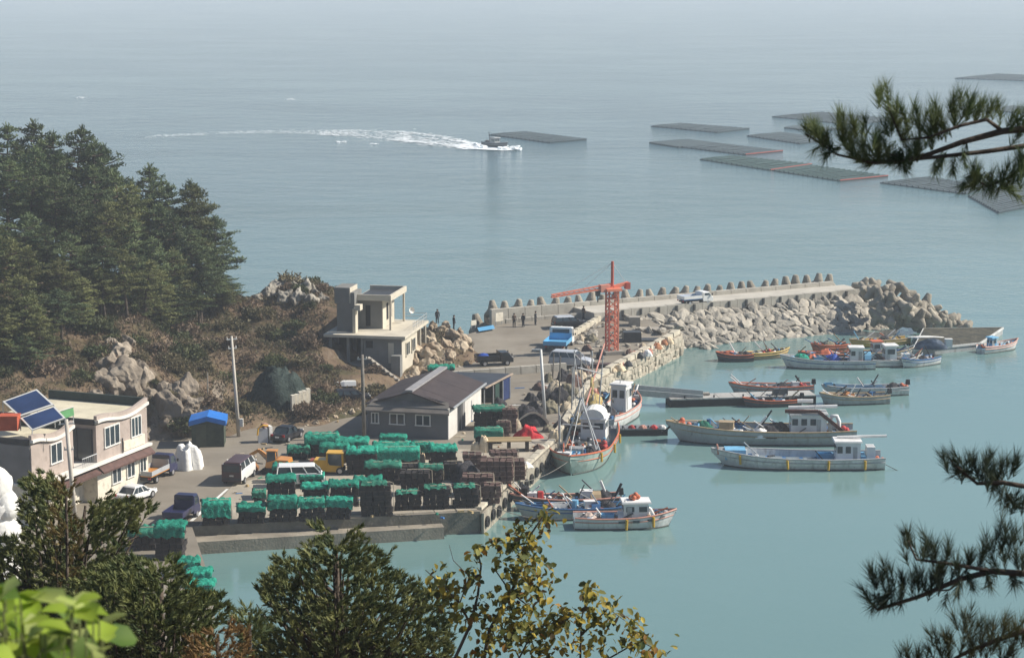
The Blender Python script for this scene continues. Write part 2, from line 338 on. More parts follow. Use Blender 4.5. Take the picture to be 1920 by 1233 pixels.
for x, y in ((-22, 170), (-14, 167), (-8, 165), (-35, 172), (-60, 176), (-12, 172), (-4, 167), (-30, 180), (-60, 190), (2, 172), (12, 174), (-90, 190), (10, 150), (14, 160), (6, 140), (5, 130), (1, 108), (3, 114), (4, 120), (-4, 104), (6, 125)):
    HP.append((x, y, -2.0, 1.0))
for x, y, z in ((-60, 150, 15), (-90, 150, 18), (-90, 125, 12), (-60, 125, 8), (-60, 160, 12), (-90, 165, 11)): HP.append((x, y, z, 1.0))
def hill(x, y):
    sw = s = 0
    for a, b, z, w_ in HP:
        q = (a - x) ** 2 + (b - y) ** 2 + 0.15; k = w_ / (q * q); sw += k; s += k * z
    h = s / sw
    if h > 1.3: h += (nz3(x, y, 0, .35) * 0.7 + nz3(x, y, 3, 1.1) * 0.35) * min(1, (h - 1.3) / 1.5)
    return h
def hill_mat():
    m = bpy.data.materials.new('hillside'); m.use_nodes = True; t = m.node_tree; n = t.nodes; l = t.links; b = n['Principled BSDF']; b.inputs['Roughness'].default_value = 0.95; b.inputs['Specular IOR Level'].default_value = 0.1
    tc = n.new('ShaderNodeTexCoord'); a = n.new('ShaderNodeTexNoise'); a.inputs['Scale'].default_value = 0.35; a.inputs['Detail'].default_value = 8; l.new(tc.outputs['Object'], a.inputs['Vector'])
    r = n.new('ShaderNodeValToRGB'); e = r.color_ramp.elements; e[0].position = .3; e[0].color = (0.06, 0.058, 0.03, 1); e[1].position = .72; e[1].color = (0.19, 0.145, 0.09, 1)
    k = e.new(.45); k.color = (0.095, 0.075, 0.042, 1); k = e.new(.56); k.color = (0.13, 0.092, 0.062, 1)
    l.new(a.outputs[0], r.inputs[0])
    ge = n.new('ShaderNodeNewGeometry'); sx = n.new('ShaderNodeSeparateXYZ'); l.new(ge.outputs['True Normal'], sx.inputs[0])
    a2 = n.new('ShaderNodeTexNoise'); a2.inputs['Scale'].default_value = 1.3; a2.inputs['Detail'].default_value = 7; l.new(tc.outputs['Object'], a2.inputs['Vector'])
    su = n.new('ShaderNodeMath'); su.operation = 'MULTIPLY_ADD'; l.new(a2.outputs[0], su.inputs[0]); su.inputs[1].default_value = 0.7; l.new(sx.outputs[2], su.inputs[2])
    mr = n.new('ShaderNodeMapRange'); mr.inputs[1].default_value = 1.02; mr.inputs[2].default_value = 0.85; l.new(su.outputs[0], mr.inputs[0])
    rk = n.new('ShaderNodeValToRGB'); rk.color_ramp.elements[0].color = (0.13, 0.105, 0.08, 1); rk.color_ramp.elements[1].color = (0.36, 0.31, 0.25, 1); l.new(a2.outputs[0], rk.inputs[0]); rk.color_ramp.elements[0].position = .35; rk.color_ramp.elements[1].position = .65
    mx = n.new('ShaderNodeMixRGB'); l.new(mr.outputs[0], mx.inputs[0]); l.new(r.outputs[0], mx.inputs[1]); l.new(rk.outputs[0], mx.inputs[2]); l.new(mx.outputs[0], b.inputs['Base Color'])
    bp = n.new('ShaderNodeBump'); bp.inputs['Strength'].default_value = 0.9; bp.inputs['Distance'].default_value = 0.35; l.new(a2.outputs[0], bp.inputs['Height']); l.new(bp.outputs[0], b.inputs['Normal'])
    return m
hb = MB(); X0, X1, Y0, Y1, ST = -92.0, 16.0, 98.0, 194.0, 0.6
def hill_grid(x0, x1, y0, y1, st):
    nx = int((x1 - x0) / st) + 1; ny = int((y1 - y0) / st) + 1
    vs = [(x0 + i * st, y0 + j * st, hill(x0 + i * st, y0 + j * st)) for j in range(ny) for i in range(nx)]
    fs = []
    for j in range(ny - 1):
        for i in range(nx - 1):
            q = (j * nx + i, j * nx + i + 1, (j + 1) * nx + i + 1, (j + 1) * nx + i)
            if vs[q[0]][0] > -17.5 and vs[q[0]][1] < 126: continue
            if max(vs[k][2] for k in q) > -1.0: fs.append(q)
    return vs, fs
M_hill = hill_mat()
hb.add(*hill_grid(-44, 2.2, 104, 182, 0.66)); hb.build('hill', M_hill, kind='structure', smooth=True)
hb = MB(); hb.add(*hill_grid(-100, -43, 104, 200, 2.5)); hb.build('hill_behind', M_hill, kind='structure', smooth=True)
# the slope below the viewpoint
def near_h(x, y):
    z = 27.2 - 0.345 * y + max(0, -x - 6) * 0.10 * min(1, y / 60) + nz3(x, y, 5, .25) * 0.8
    return max(z, -1.5 if x > -14 else 0.4)
vs = []; fs = []; nx, ny = 61, 41
for j in range(ny):
    for i in range(nx):
        x = -50 + i * 1.4; y = -12 + j * 2.5; vs.append((x, y, near_h(x, y)))
for j in range(ny - 1):
    for i in range(nx - 1): fs.append((j * nx + i, j * nx + i + 1, (j + 1) * nx + i + 1, (j + 1) * nx + i))
nb = MB(); nb.add(vs, fs); nb.build('near_slope', M_hill, kind='structure', smooth=True)

# ---- breakwater
M_bw = mat('breakwater_concrete', (0.40, 0.375, 0.32), 0.9, 0.18, 0.7, 0.2, 9, dirt=0.35)
BZ = 2.9
b0, b1 = W(1150, 581.5, BZ), W(1632, 540.5, BZ)
bd = (b1 - b0); bL = bd.length; bd.normalize(); bn = Vector((-bd.y, bd.x, 0))      # bn points seaward
bw = thing('breakwater', 'long rubble breakwater with concrete wall curving out to the pile of tetrapods', 'breakwater', b0 * 1.0)
def build_bw():
    nseg = 15
    for i in range(nseg):                    # wall panels facing the harbour
        q = MB(); a = b0 + bd * (bL * i / nseg); b = b0 + bd * (bL * (i + 1) / nseg - 0.03)
        q.poly([tuple(a.xy), tuple(b.xy), tuple((b + bn * .45).xy), tuple((a + bn * .45).xy)], 1.0, BZ + (0.02 if i % 2 else 0))
        q.build('wall_panel', M_bw)
    for i in range(nseg):                    # posts in the joints
        p = b0 + bd * (bL * (i + .5) / nseg) - bn * 0.06
        q = MB(); q.box((p.x, p.y, BZ - 0.3), (0.16, 0.14, 0.5), math.atan2(bd.y, bd.x)); q.build('drain_post', mat('dark_steel', (0.05, 0.05, 0.05), 0.6))
    q = MB(); a, b = b0 - bd * 1.5 + bn * .45, b1 + bn * .45
    q.poly([tuple(a.xy), tuple(b.xy), tuple((b + bn * 3.4).xy), tuple((a + bn * 3.4).xy)], 0.2, BZ - 0.18); q.build('roadway', mat('pale_road', (0.46, 0.43, 0.37), 0.9, 0.12, 0.6, 0.1, 9, dirt=.25))
    a, b = b0 - bd * 9 + bn * 3.86, b1 + bn * 3.86 - bd * 1
    n2 = 22
    for i in range(n2):
        q = MB(); u = a.lerp(b, i / n2); v = a.lerp(b, (i + .97) / n2)
        q.poly([tuple(u.xy), tuple(v.xy), tuple((v + bn * .4).xy), tuple((u + bn * .4).xy)], 1.0, BZ + 0.16); q.build('sea_parapet', M_bw)
    # rubble slope: stones laid in rows from the wall foot to the water
    core = MB(); a, b = b0 + bd * 1.5, b1 + bd * 0.5
    core.add([a - bn * 0 + Vector((0, 0, -.75)), b + Vector((0, 0, -.75)), b - bn * 4.1 + Vector((0, 0, -3.9)), a - bn * 4.1 + Vector((0, 0, -3.9)), b + bn * 2 - Vector((0, 0, 3.9)), a + bn * 2 - Vector((0, 0, 3.9))], [(0, 3, 2, 1), (1, 2, 4), (0, 5, 3)])
    core.build('rubble_core', mat('rubble_core', (0.07, 0.065, 0.055), 0.95, 0.3, 2.0))
    cnt = 0
    rows = 8
    for r in range(rows):
        t = 1.2 + rnd(0, .6)
        while t < bL + 0.8:
            s = rnd(0.6, 1.15) * (1.05 - 0.03 * r); f = (r + rnd(.25, .75)) / rows
            ext = 3.7 + 0.6 * math.sin(t * .5)
            p = b0 + bd * t - bn * (0.25 + f * ext); p.z = BZ - 0.72 - f * ext * 0.71 + rnd(-.08, .14)
            if p.z > -0.5:
                up_ = (Vector((0, 0, 1)) * .815 - bn * .58 + Vector((rnd(-.22, .22), rnd(-.22, .22), rnd(-.1, .1)))).normalized(); qm = up_.to_track_quat('Z', 'X') @ Matrix.Rotation(rnd(0, 6.28), 3, 'Z').to_quaternion()
                link('stone', ARMOUR[int(rnd(0, 11.99))], None, loc=p, rot=qm.to_euler(), sc=(s * 1.45, s * 1.15, s * 0.85)); cnt += 1
            t += s * rnd(0.80, .96)
    return cnt
under(bw, build_bw)
# loose stones between pier and breakwater
def loose():
    for _ in range(85):
        px = rnd(1195, 1335); py = rnd(606, 655) if px > 1275 else rnd(596, 622)
        if px > 1275 and py < 600 + (px - 1275) * 0.1: continue
        p = W(px, py, 0.3 if px > 1285 else 0.9); p.z = (0.15 + max(0, (640 - py)) * 0.022) if px > 1270 else rnd(1.5, 2.0)
        p = W(px, py, p.z)
        s = rnd(.5, 1.05); link('stone', random.choice(ARMOUR), None, loc=p, rot=(rnd(-.5, .5), rnd(-.5, .5), rnd(0, 6.3)), sc=(s * 1.3, s, s * .9))
heap = thing('rubble_heap', 'heap of loose grey stones in the corner between pier and breakwater', 'rubble', W(1290, 640, 0)); under(heap, loose)

# ---- tetrapods
M_tet = mat('tetrapod_concrete', (0.20, 0.18, 0.145), 0.95, 0.2, 0.9, 0.6, 5, rand=0.2, dirt=0.6, col2=(0.37, 0.33, 0.265))
def tetra_mesh():
    q = MB(); L = 1.0
    dirs = [Vector((0, 0, 1))] + [Vector((math.cos(a) * .943, math.sin(a) * .943, -.333)) for a in (0, 2.094, 4.189)]
    for d in dirs: q.tube([d * 0.0, d * 0.3, d * 0.94, d * 1.0], [0.44, 0.43, 0.25, 0.19], 9)
    return q.mesh('tetrapod', M_tet, True)
TET = tetra_mesh(); tn = 0
def tetra(p, s, rot):
    o = link('tetrapod', TET, None, loc=p, rot=rot, sc=s); return o
trow0, trow1 = W(952, 592, 3.0), b1 + bn * 5.0
NT = 30
for i in range(NT):
    f = i / (NT - 1); a = b0 - bd * 8.4 + bn * 4.95; b = b1 + bn * 4.95 - bd * 0.8
    p = a.lerp(b, f); p.z = 2.62 + rnd(-.1, .12)
    o = tetra(p + bd * rnd(-.1, .1), rnd(.84, 1.0), (rnd(-.25, .25), rnd(-.25, .25), rnd(0, 6.3)))
    tag(o, 'grey concrete tetrapod in the single row along the seaward wall of the breakwater', 'tetrapod', 'tetrapods in a row along the breakwater')
for i in range(NT):                           # the course below, towards the sea
    f = (i + .5) / NT; p = (b0 - bd * 9.6).lerp(b1, f) + bn * 6.3; p.z = 1.3
    o = tetra(p, 1.1, (rnd(-.4, .4), rnd(-.4, .4), rnd(0, 6.3)))
    tag(o, 'grey concrete tetrapod in the single row along the seaward wall of the breakwater', 'tetrapod', 'tetrapods in a row along the breakwater')
hp = [(1622, 538, 3.4), (1640, 532, 3.6), (1660, 540, 3.6), (1680, 536, 3.6), (1700, 548, 3.3), (1650, 556, 3.0), (1672, 560, 2.9), (1692, 568, 2.5), (1715, 560, 2.9), (1735, 566, 2.4), (1655, 576, 2.2), (1680, 584, 1.9), (1705, 584, 1.9), (1728, 580, 1.9), (1750, 578, 1.7), (1765, 588, 1.1), (1690, 600, 1.0), (1716, 602, 1.0), (1740, 598, 1.0), (1762, 602, .6), (1784, 604, .3), (1668, 598, 1.3), (1645, 590, 1.6), (1800, 608, 0.0), (1748, 590, 1.4), (1722, 592, 1.5), (1700, 574, 2.4), (1664, 548, 3.3), (1636, 545, 3.3), (1616, 533, 3.2), (1776, 596, .8), (1690, 590, 1.3), (1712, 572, 2.3), (1738, 586, 1.2), (1756, 596, .8), (1706, 594, 1.1), (1660, 586, 1.8), (1676, 572, 2.3), (1648, 566, 2.6), (1730, 604, .6), (1770, 606, .2), (1812, 612, -.1), (1790, 598, .4)]
for px, py, z in hp:
    o = tetra(W(px, py + 4, max(-.1, z - .15)), rnd(.78, .98), (rnd(-1, 1), rnd(-1, 1), rnd(0, 6.3)))
    tag(o, 'tan concrete tetrapod heaped with others at the head of the breakwater', 'tetrapod', 'tetrapods heaped at the breakwater head')
# low parapet beside the truck, and long retaining wall behind the shed canopy
def low_wall(name, a, b, n, h, m, label, cat, th=0.3):
    t = thing(name, label, cat, a)
    d = b - a
    for i in range(n):
        u = a + d * (i / n) - a; v = a + d * ((i + .96) / n) - a; k = (v - u); q = MB(); q.box((u + v) / 2 + Vector((0, 0, h / 2)), (k.length, th, h), math.atan2(k.y, k.x)); q.build('wall_block', m, t)
    return t
low_wall('parapet', G(1072, 632), W(1133, 596, 2.1), 8, 0.45, M_conc_pale, 'short pale parapet of concrete blocks beside the blue truck', 'parapet wall')
low_wall('retaining_wall', G(800, 714), G(1062, 694), 9, 0.55, M_bw, 'low grey retaining wall behind the dark shed canopy', 'retaining wall')
low_wall('sea_kerb', G(948, 606), G(1140, 590), 8, 0.34, M_bw, 'low sea wall behind the parked dark cars', 'sea wall')
# ---------------------------------------------------------------- buildings
M_glass = mat('window_glass', (0.035, 0.05, 0.06), 0.12, 0.3, 0.8, spec=0.6)
M_frame = mat('window_frame', (0.68, 0.67, 0.63), 0.5, 0.06, 2.0)
M_pink = mat('pink_render', (0.39, 0.325, 0.285), 0.9, 0.14, 0.8, 0.15, 14, dirt=0.4)
M_cream = mat('cream_render', (0.66, 0.61, 0.50), 0.9, 0.1, 1.0, 0.1, 12, dirt=0.4)
M_trim = mat('white_trim', (0.70, 0.67, 0.61), 0.8, 0.08, 1.0, dirt=0.2)
M_brown = mat('brown_tile', (0.10, 0.055, 0.045), 0.7, 0.25, 3.0, 0.2, 12)
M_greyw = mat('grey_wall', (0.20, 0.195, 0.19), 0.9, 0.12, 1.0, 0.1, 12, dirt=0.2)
M_darkmetal = mat('dark_metal', (0.045, 0.047, 0.05), 0.5, 0.25, 3)
M_steel = mat('galvanised_steel', (0.42, 0.43, 0.43), 0.45, 0.15, 3, metal=0.3)
M_deck = mat('roof_deck', (0.56, 0.51, 0.38), 0.9, 0.12, 0.9, 0.1, 9, dirt=0.3)
def window(parent, c, axis, wd, ht, panes=2, frame=M_frame, glass=M_glass, proud=0.03, fr=0.06):
    """axis 'x': the window faces +x; '-y': it faces -y; c is its centre on the wall plane"""
    c = Vector(c); f = MB(); g = MB()
    def put(b, u, v, su, sv, dep, off):
        if axis == 'x': b.box(c + Vector((off, u, v)), (dep, su, sv))
        else: b.box(c + Vector((u, -off, v)), (su, dep, sv))
    put(f, 0, ht / 2 - fr / 2, wd, fr, .08, proud); put(f, 0, -ht / 2 + fr / 2, wd + .06, fr, .11, proud + .015)
    for k in range(panes + 1): put(f, -wd / 2 + fr / 2 + (wd - fr) * k / panes, 0, fr, ht - 2 * fr, .08, proud)
    o = f.build('window', frame, parent)
    for k in range(panes):
        g = MB(); put(g, -wd / 2 + fr / 2 + (wd - fr) * (k + .5) / panes, 0, (wd - fr) / panes - fr, ht - 2 * fr, .03, proud - .012 + .006 * (k % 2)); p = g.build('pane', glass, o)
    return o

# the pink house at the left edge of the quay: local x = the sunny front's normal, local y runs back along it
hx = thing('pink_house', 'two storey pink rendered house with cream flat roof and solar panels at the quay road', 'house', tuple(W(182, 872, 3.3).xy) + (1.2,), R(-21))
q = MB(); q.b2((-6.5, 0, 0), (0, 5.35, 2.1)); q.b2((-7, -5.6, 0), (-0.5, -1.45, 2.1)); q.b2((-6.5, -1.45, 0), (-0.9, 0, 2.1)); q.build('ground_floor', M_cream, hx)
q = MB(); q.b2((-6.5, 0, 2.25), (0, 5.35, 4.3)); q.build('upper_wall', M_pink, hx)
q = MB(); q.b2((-7, -5.5, 2.25), (-0.5, -1.5, 4.3)); q.build('upper_wall', M_pink, hx)
q = MB(); q.b2((-7, -5.56, 2.25), (-.56, -5.502, 4.28)); q.build('end_wall', M_greyw, hx, label='end wall with its shade put into grey colour')  # grey skin over the pink wall carries the shade of this end
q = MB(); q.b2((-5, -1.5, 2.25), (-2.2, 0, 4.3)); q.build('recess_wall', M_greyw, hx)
q = MB(); q.b2((-7.1, -5.7, 2.1), (0.22, 5.5, 2.25)); q.build('floor_slab', M_trim, hx)
q = MB(); q.add([(0.0, 0, 2.09), (0.42, 0, 1.74), (0.42, 5.45, 1.74), (0, 5.45, 2.09), (0.0, 0, 1.95), (0.42, 0, 1.64), (0.42, 5.45, 1.64), (0, 5.45, 1.95)], [(0, 1, 2, 3), (7, 6, 5, 4), (1, 5, 6, 2), (0, 4, 5, 1), (3, 2, 6, 7)])
q.build('skirt_roof', M_brown, hx)
q = MB(); q.add([(-.4, -5.6, 2.09), (0.3, -5.6, 1.74), (0.3, -0.02, 1.74), (-.4, -.02, 2.09), (-.4, -5.6, 1.95), (0.3, -5.6, 1.64), (0.3, -.02, 1.64), (-.4, -.02, 1.95)], [(0, 1, 2, 3), (7, 6, 5, 4), (1, 5, 6, 2), (0, 4, 5, 1), (3, 2, 6, 7)])
q.build('skirt_roof', M_brown, hx)
def wave(y, y0, y1, k=1): f = (y - y0) / (y1 - y0); return 4.36 + 0.16 * math.sin(f * 6.0 + 1.2) * (1 - .2 * f) + 0.22 * max(0, f - .75) * 4 * .35
def parapet(xf, y0, y1, xb):
    ns = 12; w1 = MB(); w2 = MB()
    ring = []; ring2 = []
    for i in range(ns + 1):
        y = y0 + (y1 - y0) * i / ns; z = wave(y, y0, y1)
        ring2.append([(xf + .16, y, z - .06), (xf + .16, y, z + .1), (xf - .02, y, z + .1), (xf - .02, y, z - .06)])
        ring.append([(xf + .07, y, z + .102), (xf + .07, y, z + .33), (xf - .12, y, z + .33), (xf - .12, y, z + .102)])
    w1.loft(ring); w2.loft(ring2)
    w1.build('parapet', M_pink, hx); w2.build('cornice', M_trim, hx)
    s = MB(); s.b2((xb, y1 - .12, 4.32), (xf - .13, y1 + .05, 4.85)); s.build('parapet', mat('dark_green_wall', (.03, .045, .04), .8, .2, 2), hx)
    s = MB(); s.b2((xb, y0 - .05, 4.32), (xf - .13, y0 + .1, 4.62)); s.build('parapet', M_darkmetal, hx)
    s = MB(); s.b2((xb, y0 + .1, 4.30), (xf - .13, y1 - .12, 4.37)); s.build('roof_deck', M_deck, hx)
parapet(0, 0, 5.35, -6.4); parapet(-.5, -5.5, -1.5, -6.9)
for y, wd, n in ((1.55, 1.55, 3), (4.1, 1.1, 3)): window(hx, (0, y, 3.45), 'x', wd, 1.15, n)
q = MB(); q.b2((0.004, 2.75, 2.3), (.05, 5.0, 2.86)); q.build('wall_panel', M_cream, hx)
q = MB(); q.tube([(.08, 2.55, 2.26), (.08, 2.55, 3.1)], .04, 6); q.build('drain_pipe', M_darkmetal, hx)
window(hx, (-.5, -3.2, 3.45), 'x', 1.1, 1.1, 2)
for y, wd in ((1.9, .95), (3.4, .85), (4.7, .7)): window(hx, (0, y, 1.15), 'x', wd, .95, 2)
q = MB(); q.b2((-2.15, -.06, 2.3), (-.2, -.03, 4.1)); q.build('glass_door', M_glass, hx)
for k in range(3): q = MB(); q.b2((-2.15 + k * .92, -.09, 2.3), (-2.08 + k * .92, -.062, 4.1)); q.build('door_frame', M_darkmetal, hx)
q = MB()
for k in range(8): q.tube([(-.0, -1.4 + k * .2, 2.25), (-.0, -1.4 + k * .2, 2.75)], .018, 4)
q.tube([(0, -1.45, 2.75), (0, 0, 2.75)], .03, 5); q.build('balcony_rail', M_steel, hx)
M_panel = mat('solar_glass', (0.025, 0.048, 0.125), 0.15, 0.3, 0.5, spec=0.7)
def solar(label, base, pts):
    o = thing('solar_panel', label, 'solar panel', base); P = [Vector(p) - Vector(base) for p in pts]; n = (P[1] - P[0]).cross(P[3] - P[0]).normalized()
    if n.z < 0: n = -n
    b = MB(); b.add([p for p in P] + [p - n * .06 for p in P], [(0, 1, 2, 3), (7, 6, 5, 4), (0, 4, 5, 1), (1, 5, 6, 2), (2, 6, 7, 3), (3, 7, 4, 0)]); b.build('frame', M_frame, o)
    for i in range(1):
        for j in range(1):
            a0, a1, c0, c1 = .06, .94, .05, .95
            L = lambda a, c: (P[0].lerp(P[1], a)).lerp(P[3].lerp(P[2], a), c) + n * .012
            b = MB(); b.add([L(a0, c0), L(a1, c0), L(a1, c1), L(a0, c1)], [(0, 1, 2, 3)]); b.build('cell_panel', M_panel, o)
    for p in (P[0], P[1], P[2], P[3]): q = MB(); q.tube([p - n * .05, Vector((p.x, p.y, -.05))], .03, 5); q.build('leg', M_steel, o)
    return o
def roofp(px, py, d): return D(px, py, d)
solar('dark blue solar panel on the roof, the upper one at the back', D(50, 778, 112.2) * 1.0 + Vector((0, 0, -.2)), [roofp(5, 752, 111.9), roofp(36, 780, 110.4), roofp(101, 758, 111.0), roofp(69, 729, 112.7)])
solar('dark blue solar panel on the roof, the lower one nearer the eave', D(80, 800, 110.2) + Vector((0, 0, -.1)), [roofp(38, 783, 110.0), roofp(60, 806, 109.0), roofp(123, 783, 109.6), roofp(102, 761, 110.7)])
t = thing('water_tank', 'orange red box tank on the flat roof beside the solar panels', 'tank', D(20, 806, 109.6))
M_red = mat('red_brick_paint', (0.42, 0.085, 0.04), 0.8, 0.15, 2, 0.1, 12)
q = MB(); q.box((-.1, .2, .36), (1.0, .8, .72)); q.build('tank_body', M_red, t); q = MB(); q.box((-.1, .2, .75), (1.06, .86, .06)); q.build('lid', M_red, t)
t = thing('awning', 'small green and white sheet awning between the two flat roofs', 'awning', D(124, 768, 113.5))
q = MB(); q.add([(-.5, -.3, -.1), (.35, .2, .1), (.45, -.1, -.28), (-.35, -.6, -.48)], [(0, 1, 2, 3)]); q.build('sheet', mat('green_sheet', (.12, .32, .13), .8, .15, 2), t)
q = MB(); q.tube([(-.5, -.3, -.08), (.36, .2, .12)], .05, 5); q.build('rail', M_trim, t)
q = MB(); q.tube([(.4, -.1, -.28), (.4, -.1, -.9)], .03, 5); q.build('post', M_steel, t)

# green shed with the blue roof
t = thing('shed', 'small dark green shed with bright blue roof at the foot of the cliff', 'shed', G(390, 838) * 1.0, R(4))
M_shed = mat('green_tarp_wall', (0.052, 0.065, 0.045), 0.85, 0.3, 1.5, 0.2, 8); M_blue = mat('blue_roof', (0.02, 0.16, 0.52), 0.5, 0.12, 2)
q = MB(); q.b2((-.98, 0, 0), (.98, 1.7, 1.68)); q.build('wall', M_shed, t)
q = MB(); q.b2((-.72, -.03, 0), (-.1, -.003, 1.4)); q.build('door', mat('shed_door', (.07, .08, .055), .8, .2, 2), t)
for s in (-1, 1):
    q = MB(); z0, z1 = 1.66, 1.95
    q.add([(0, -.18, z1), (s * 1.12, -.18, z0), (s * 1.12, 1.9, z0), (0, 1.9, z1), (0, -.18, z1 - .3), (s * 1.12, -.18, z0 - .3), (s * 1.12, 1.9, z0 - .3), (0, 1.9, z1 - .3)], [(0, 1, 2, 3), (0, 4, 5, 1), (1, 5, 6, 2), (3, 2, 6, 7), (4, 7, 6, 5)]); q.build('roof', M_blue, t)

# long low warehouse in the middle of the quay; local x along the gable, local y along the ridge
p0 = G(689, 816); p1 = G(850, 833); ang = math.atan2(p1.y - p0.y, p1.x - p0.x)
wx = thing('warehouse', 'low warehouse with dark brown gable roof, walls coloured grey for shade and white for sun', 'warehouse', p0 * 1.0, R(-13.5))
WL, WD = 5.25, 8.2
M_wh = mat('warehouse_shade_tone', (0.135, 0.138, 0.14), 0.85, 0.15, 1.2, 0.1, 12, dirt=0.3); M_whl = mat('warehouse_sun_tone', (0.58, 0.56, 0.52), 0.85, 0.1, 1.0, 0.1, 10, dirt=0.25)  # shade of the front and sunlight of the side put into two wall colours
M_wr = mat('brown_metal_roof', (0.05, 0.036, 0.033), 0.6, 0.2, 1.5, 0.1, 6)
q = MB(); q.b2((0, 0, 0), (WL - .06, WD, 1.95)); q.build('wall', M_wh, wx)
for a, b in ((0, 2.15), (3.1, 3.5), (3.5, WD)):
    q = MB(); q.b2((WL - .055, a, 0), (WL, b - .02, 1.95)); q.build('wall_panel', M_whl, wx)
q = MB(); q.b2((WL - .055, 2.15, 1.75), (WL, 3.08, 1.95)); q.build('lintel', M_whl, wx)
q = MB(); q.b2((WL - .055, 2.18, 0), (WL - .02, 3.06, 1.74)); q.build('door', M_darkmetal, wx)
q = MB(); q.b2((WL + .02, 3.15, 0.03), (WL + .07, 3.75, 1.7)); q.build('sliding_door', M_greyw, wx)
for x0, wd, n in ((.52, .5, 2), (1.95, 1.0, 2), (3.62, .98, 2)): window(wx, (x0, 0, 1.15), '-y', wd, .72, n)
q = MB(); q.add([(-.15, -.28, 1.68), (WL + .12, -.28, 1.68), (WL - .12, .55, 2.28), (.3, .55, 2.28), (-.15, -.28, 1.58), (WL + .12, -.28, 1.58), (WL - .12, .55, 2.18), (.3, .55, 2.18)], [(0, 1, 2, 3), (0, 4, 5, 1), (1, 5, 6, 2), (3, 7, 4, 0), (4, 7, 6, 5)])
q.build('canopy', mat('weathered_sheet', (.15, .135, .12), .85, .2, 1.5, .2, 10, dirt=.3), wx)
RZ = 2.85; e0 = 1.95
q = MB(); q.add([(.3, .5, 2.2), (WL - .1, .5, 2.2), (WL / 2, .5, RZ - .08)], [(0, 1, 2)]); q.build('gable', M_wh, wx)
q = MB(); q.add([(.0, WD, 1.95), (WL, WD, 1.95), (WL / 2, WD, RZ - .08)], [(0, 2, 1)]); q.build('gable', M_wh, wx)
for s in (0, 1):
    xe = -.25 if s == 0 else WL + .25
    for i in range(5):                       # the sheets of each slope
        ya, yb = .3 + i * (WD) / 5, .3 + (i + 1) * (WD) / 5 - .02; q = MB(); o = .004 * (i % 2)
        q.add([(xe, ya, e0 + o), (WL / 2, ya, RZ + o), (WL / 2, yb, RZ + o), (xe, yb, e0 + o), (xe, ya, e0 - .09), (WL / 2, ya, RZ - .09), (WL / 2, yb, RZ - .09), (xe, yb, e0 - .09)], [(0, 1, 2, 3) if s == 0 else (3, 2, 1, 0), (4, 7, 6, 5), (0, 4, 5, 1), (3, 2, 6, 7), (0, 3, 7, 4)])
        q.build('roof_sheet', M_wr, wx)
q = MB(); q.bar((WL / 2, .25, RZ + .05), (WL / 2, WD + .3, RZ + .05), .12, .5); q.build('ridge_cap', mat('ridge_grey', (.27, .26, .26), .6, .1, 2), wx)
q = MB(); q.bar((WL + .26, .3, e0 + .0), (WL + .26, WD + .3, e0 + .0), .1, .1); q.build('gutter', M_steel, wx)
# open shed canopy behind it
cx = thing('shed_canopy', 'dark flat canopy shed on posts with a blue end sheet behind the warehouse', 'canopy', G(900, 770) * 1.0, R(-10))
q = MB(); q.add([(-2.9, -.3, 1.6), (.35, -.3, 1.6), (1.35, 4.4, 1.72), (-2.6, 4.4, 1.72), (-2.9, -.3, 1.5), (.35, -.3, 1.5), (1.35, 4.4, 1.62), (-2.6, 4.4, 1.62)], [(0, 1, 2, 3), (0, 4, 5, 1), (1, 5, 6, 2), (2, 6, 7, 3), (3, 7, 4, 0), (4, 7, 6, 5)])
q.build('roof', mat('canopy_roof', (.038, .042, .05), .5, .2, 1, .1, 6), cx)
q = MB(); q.bar((.4, -.3, 1.6), (1.4, 4.4, 1.72), .09, .12); q.build('edge_beam', mat('rusty_edge', (.33, .26, .2), .8, .2, 3), cx)
for f in (.02, .35, .7, .97): q = MB(); q.tube([(.3 + 1.0 * f, -.3 + 4.6 * f, 0), (.3 + 1.0 * f, -.3 + 4.6 * f, 1.5)], .05, 6); q.build('post', M_steel, cx)
M_bsheet = mat('blue_sheet', (.016, .03, .10), .6, .25, 2, .1, 8)
q = MB(); q.add([(.98, 3.0, .1), (1.3, 4.3, .1), (1.3, 4.3, 1.58), (.98, 3.0, 1.55)], [(0, 1, 2, 3)]); q.build('side_sheet', M_bsheet, cx)
q = MB(); q.add([(.72, 1.7, .1), (.87, 2.4, .1), (.87, 2.4, 1.5), (.72, 1.7, 1.5)], [(0, 1, 2, 3)]); q.build('side_sheet', mat('dark_green_sheet', (.02, .05, .04), .7, .25, 2), cx)
q = MB(); q.b2((-2.5, 4.3, 0), (1.2, 4.37, 1.55)); q.build('back_sheet', M_darkmetal, cx)

# bare concrete house on the rock
ch = thing('concrete_house', 'bare concrete two storey house with stair tower and cantilevered roof on the rocks', 'house', D(754, 706, 148.3) * 1.0, R(-11))
M_ch = mat('concrete_shade_tone', (0.185, 0.185, 0.175), 0.92, 0.14, 0.8, 0.15, 10, dirt=0.3); M_chl = mat('concrete_sun_tone', (0.52, 0.475, 0.385), 0.9, 0.12, 0.8, 0.12, 10, dirt=0.25)  # shaded and sunlit faces of one concrete put into two colours
M_dark = mat('opening_shade', (0.012, 0.013, 0.015), 0.8, 0.2, 1)  # near-black panels paint the shade inside doors and windows
SL = 2.72
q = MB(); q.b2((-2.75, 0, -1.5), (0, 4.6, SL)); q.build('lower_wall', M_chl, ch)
q = MB(); q.b2((-2.77, -.03, -1.5), (-.02, -.002, SL)); q.build('front_wall', M_ch, ch)  # front skin carries its shade as darker concrete
q = MB(); q.b2((-5.4, 1.9, -.6), (-2.76, 5.5, SL)); q.build('back_wall', M_ch, ch)
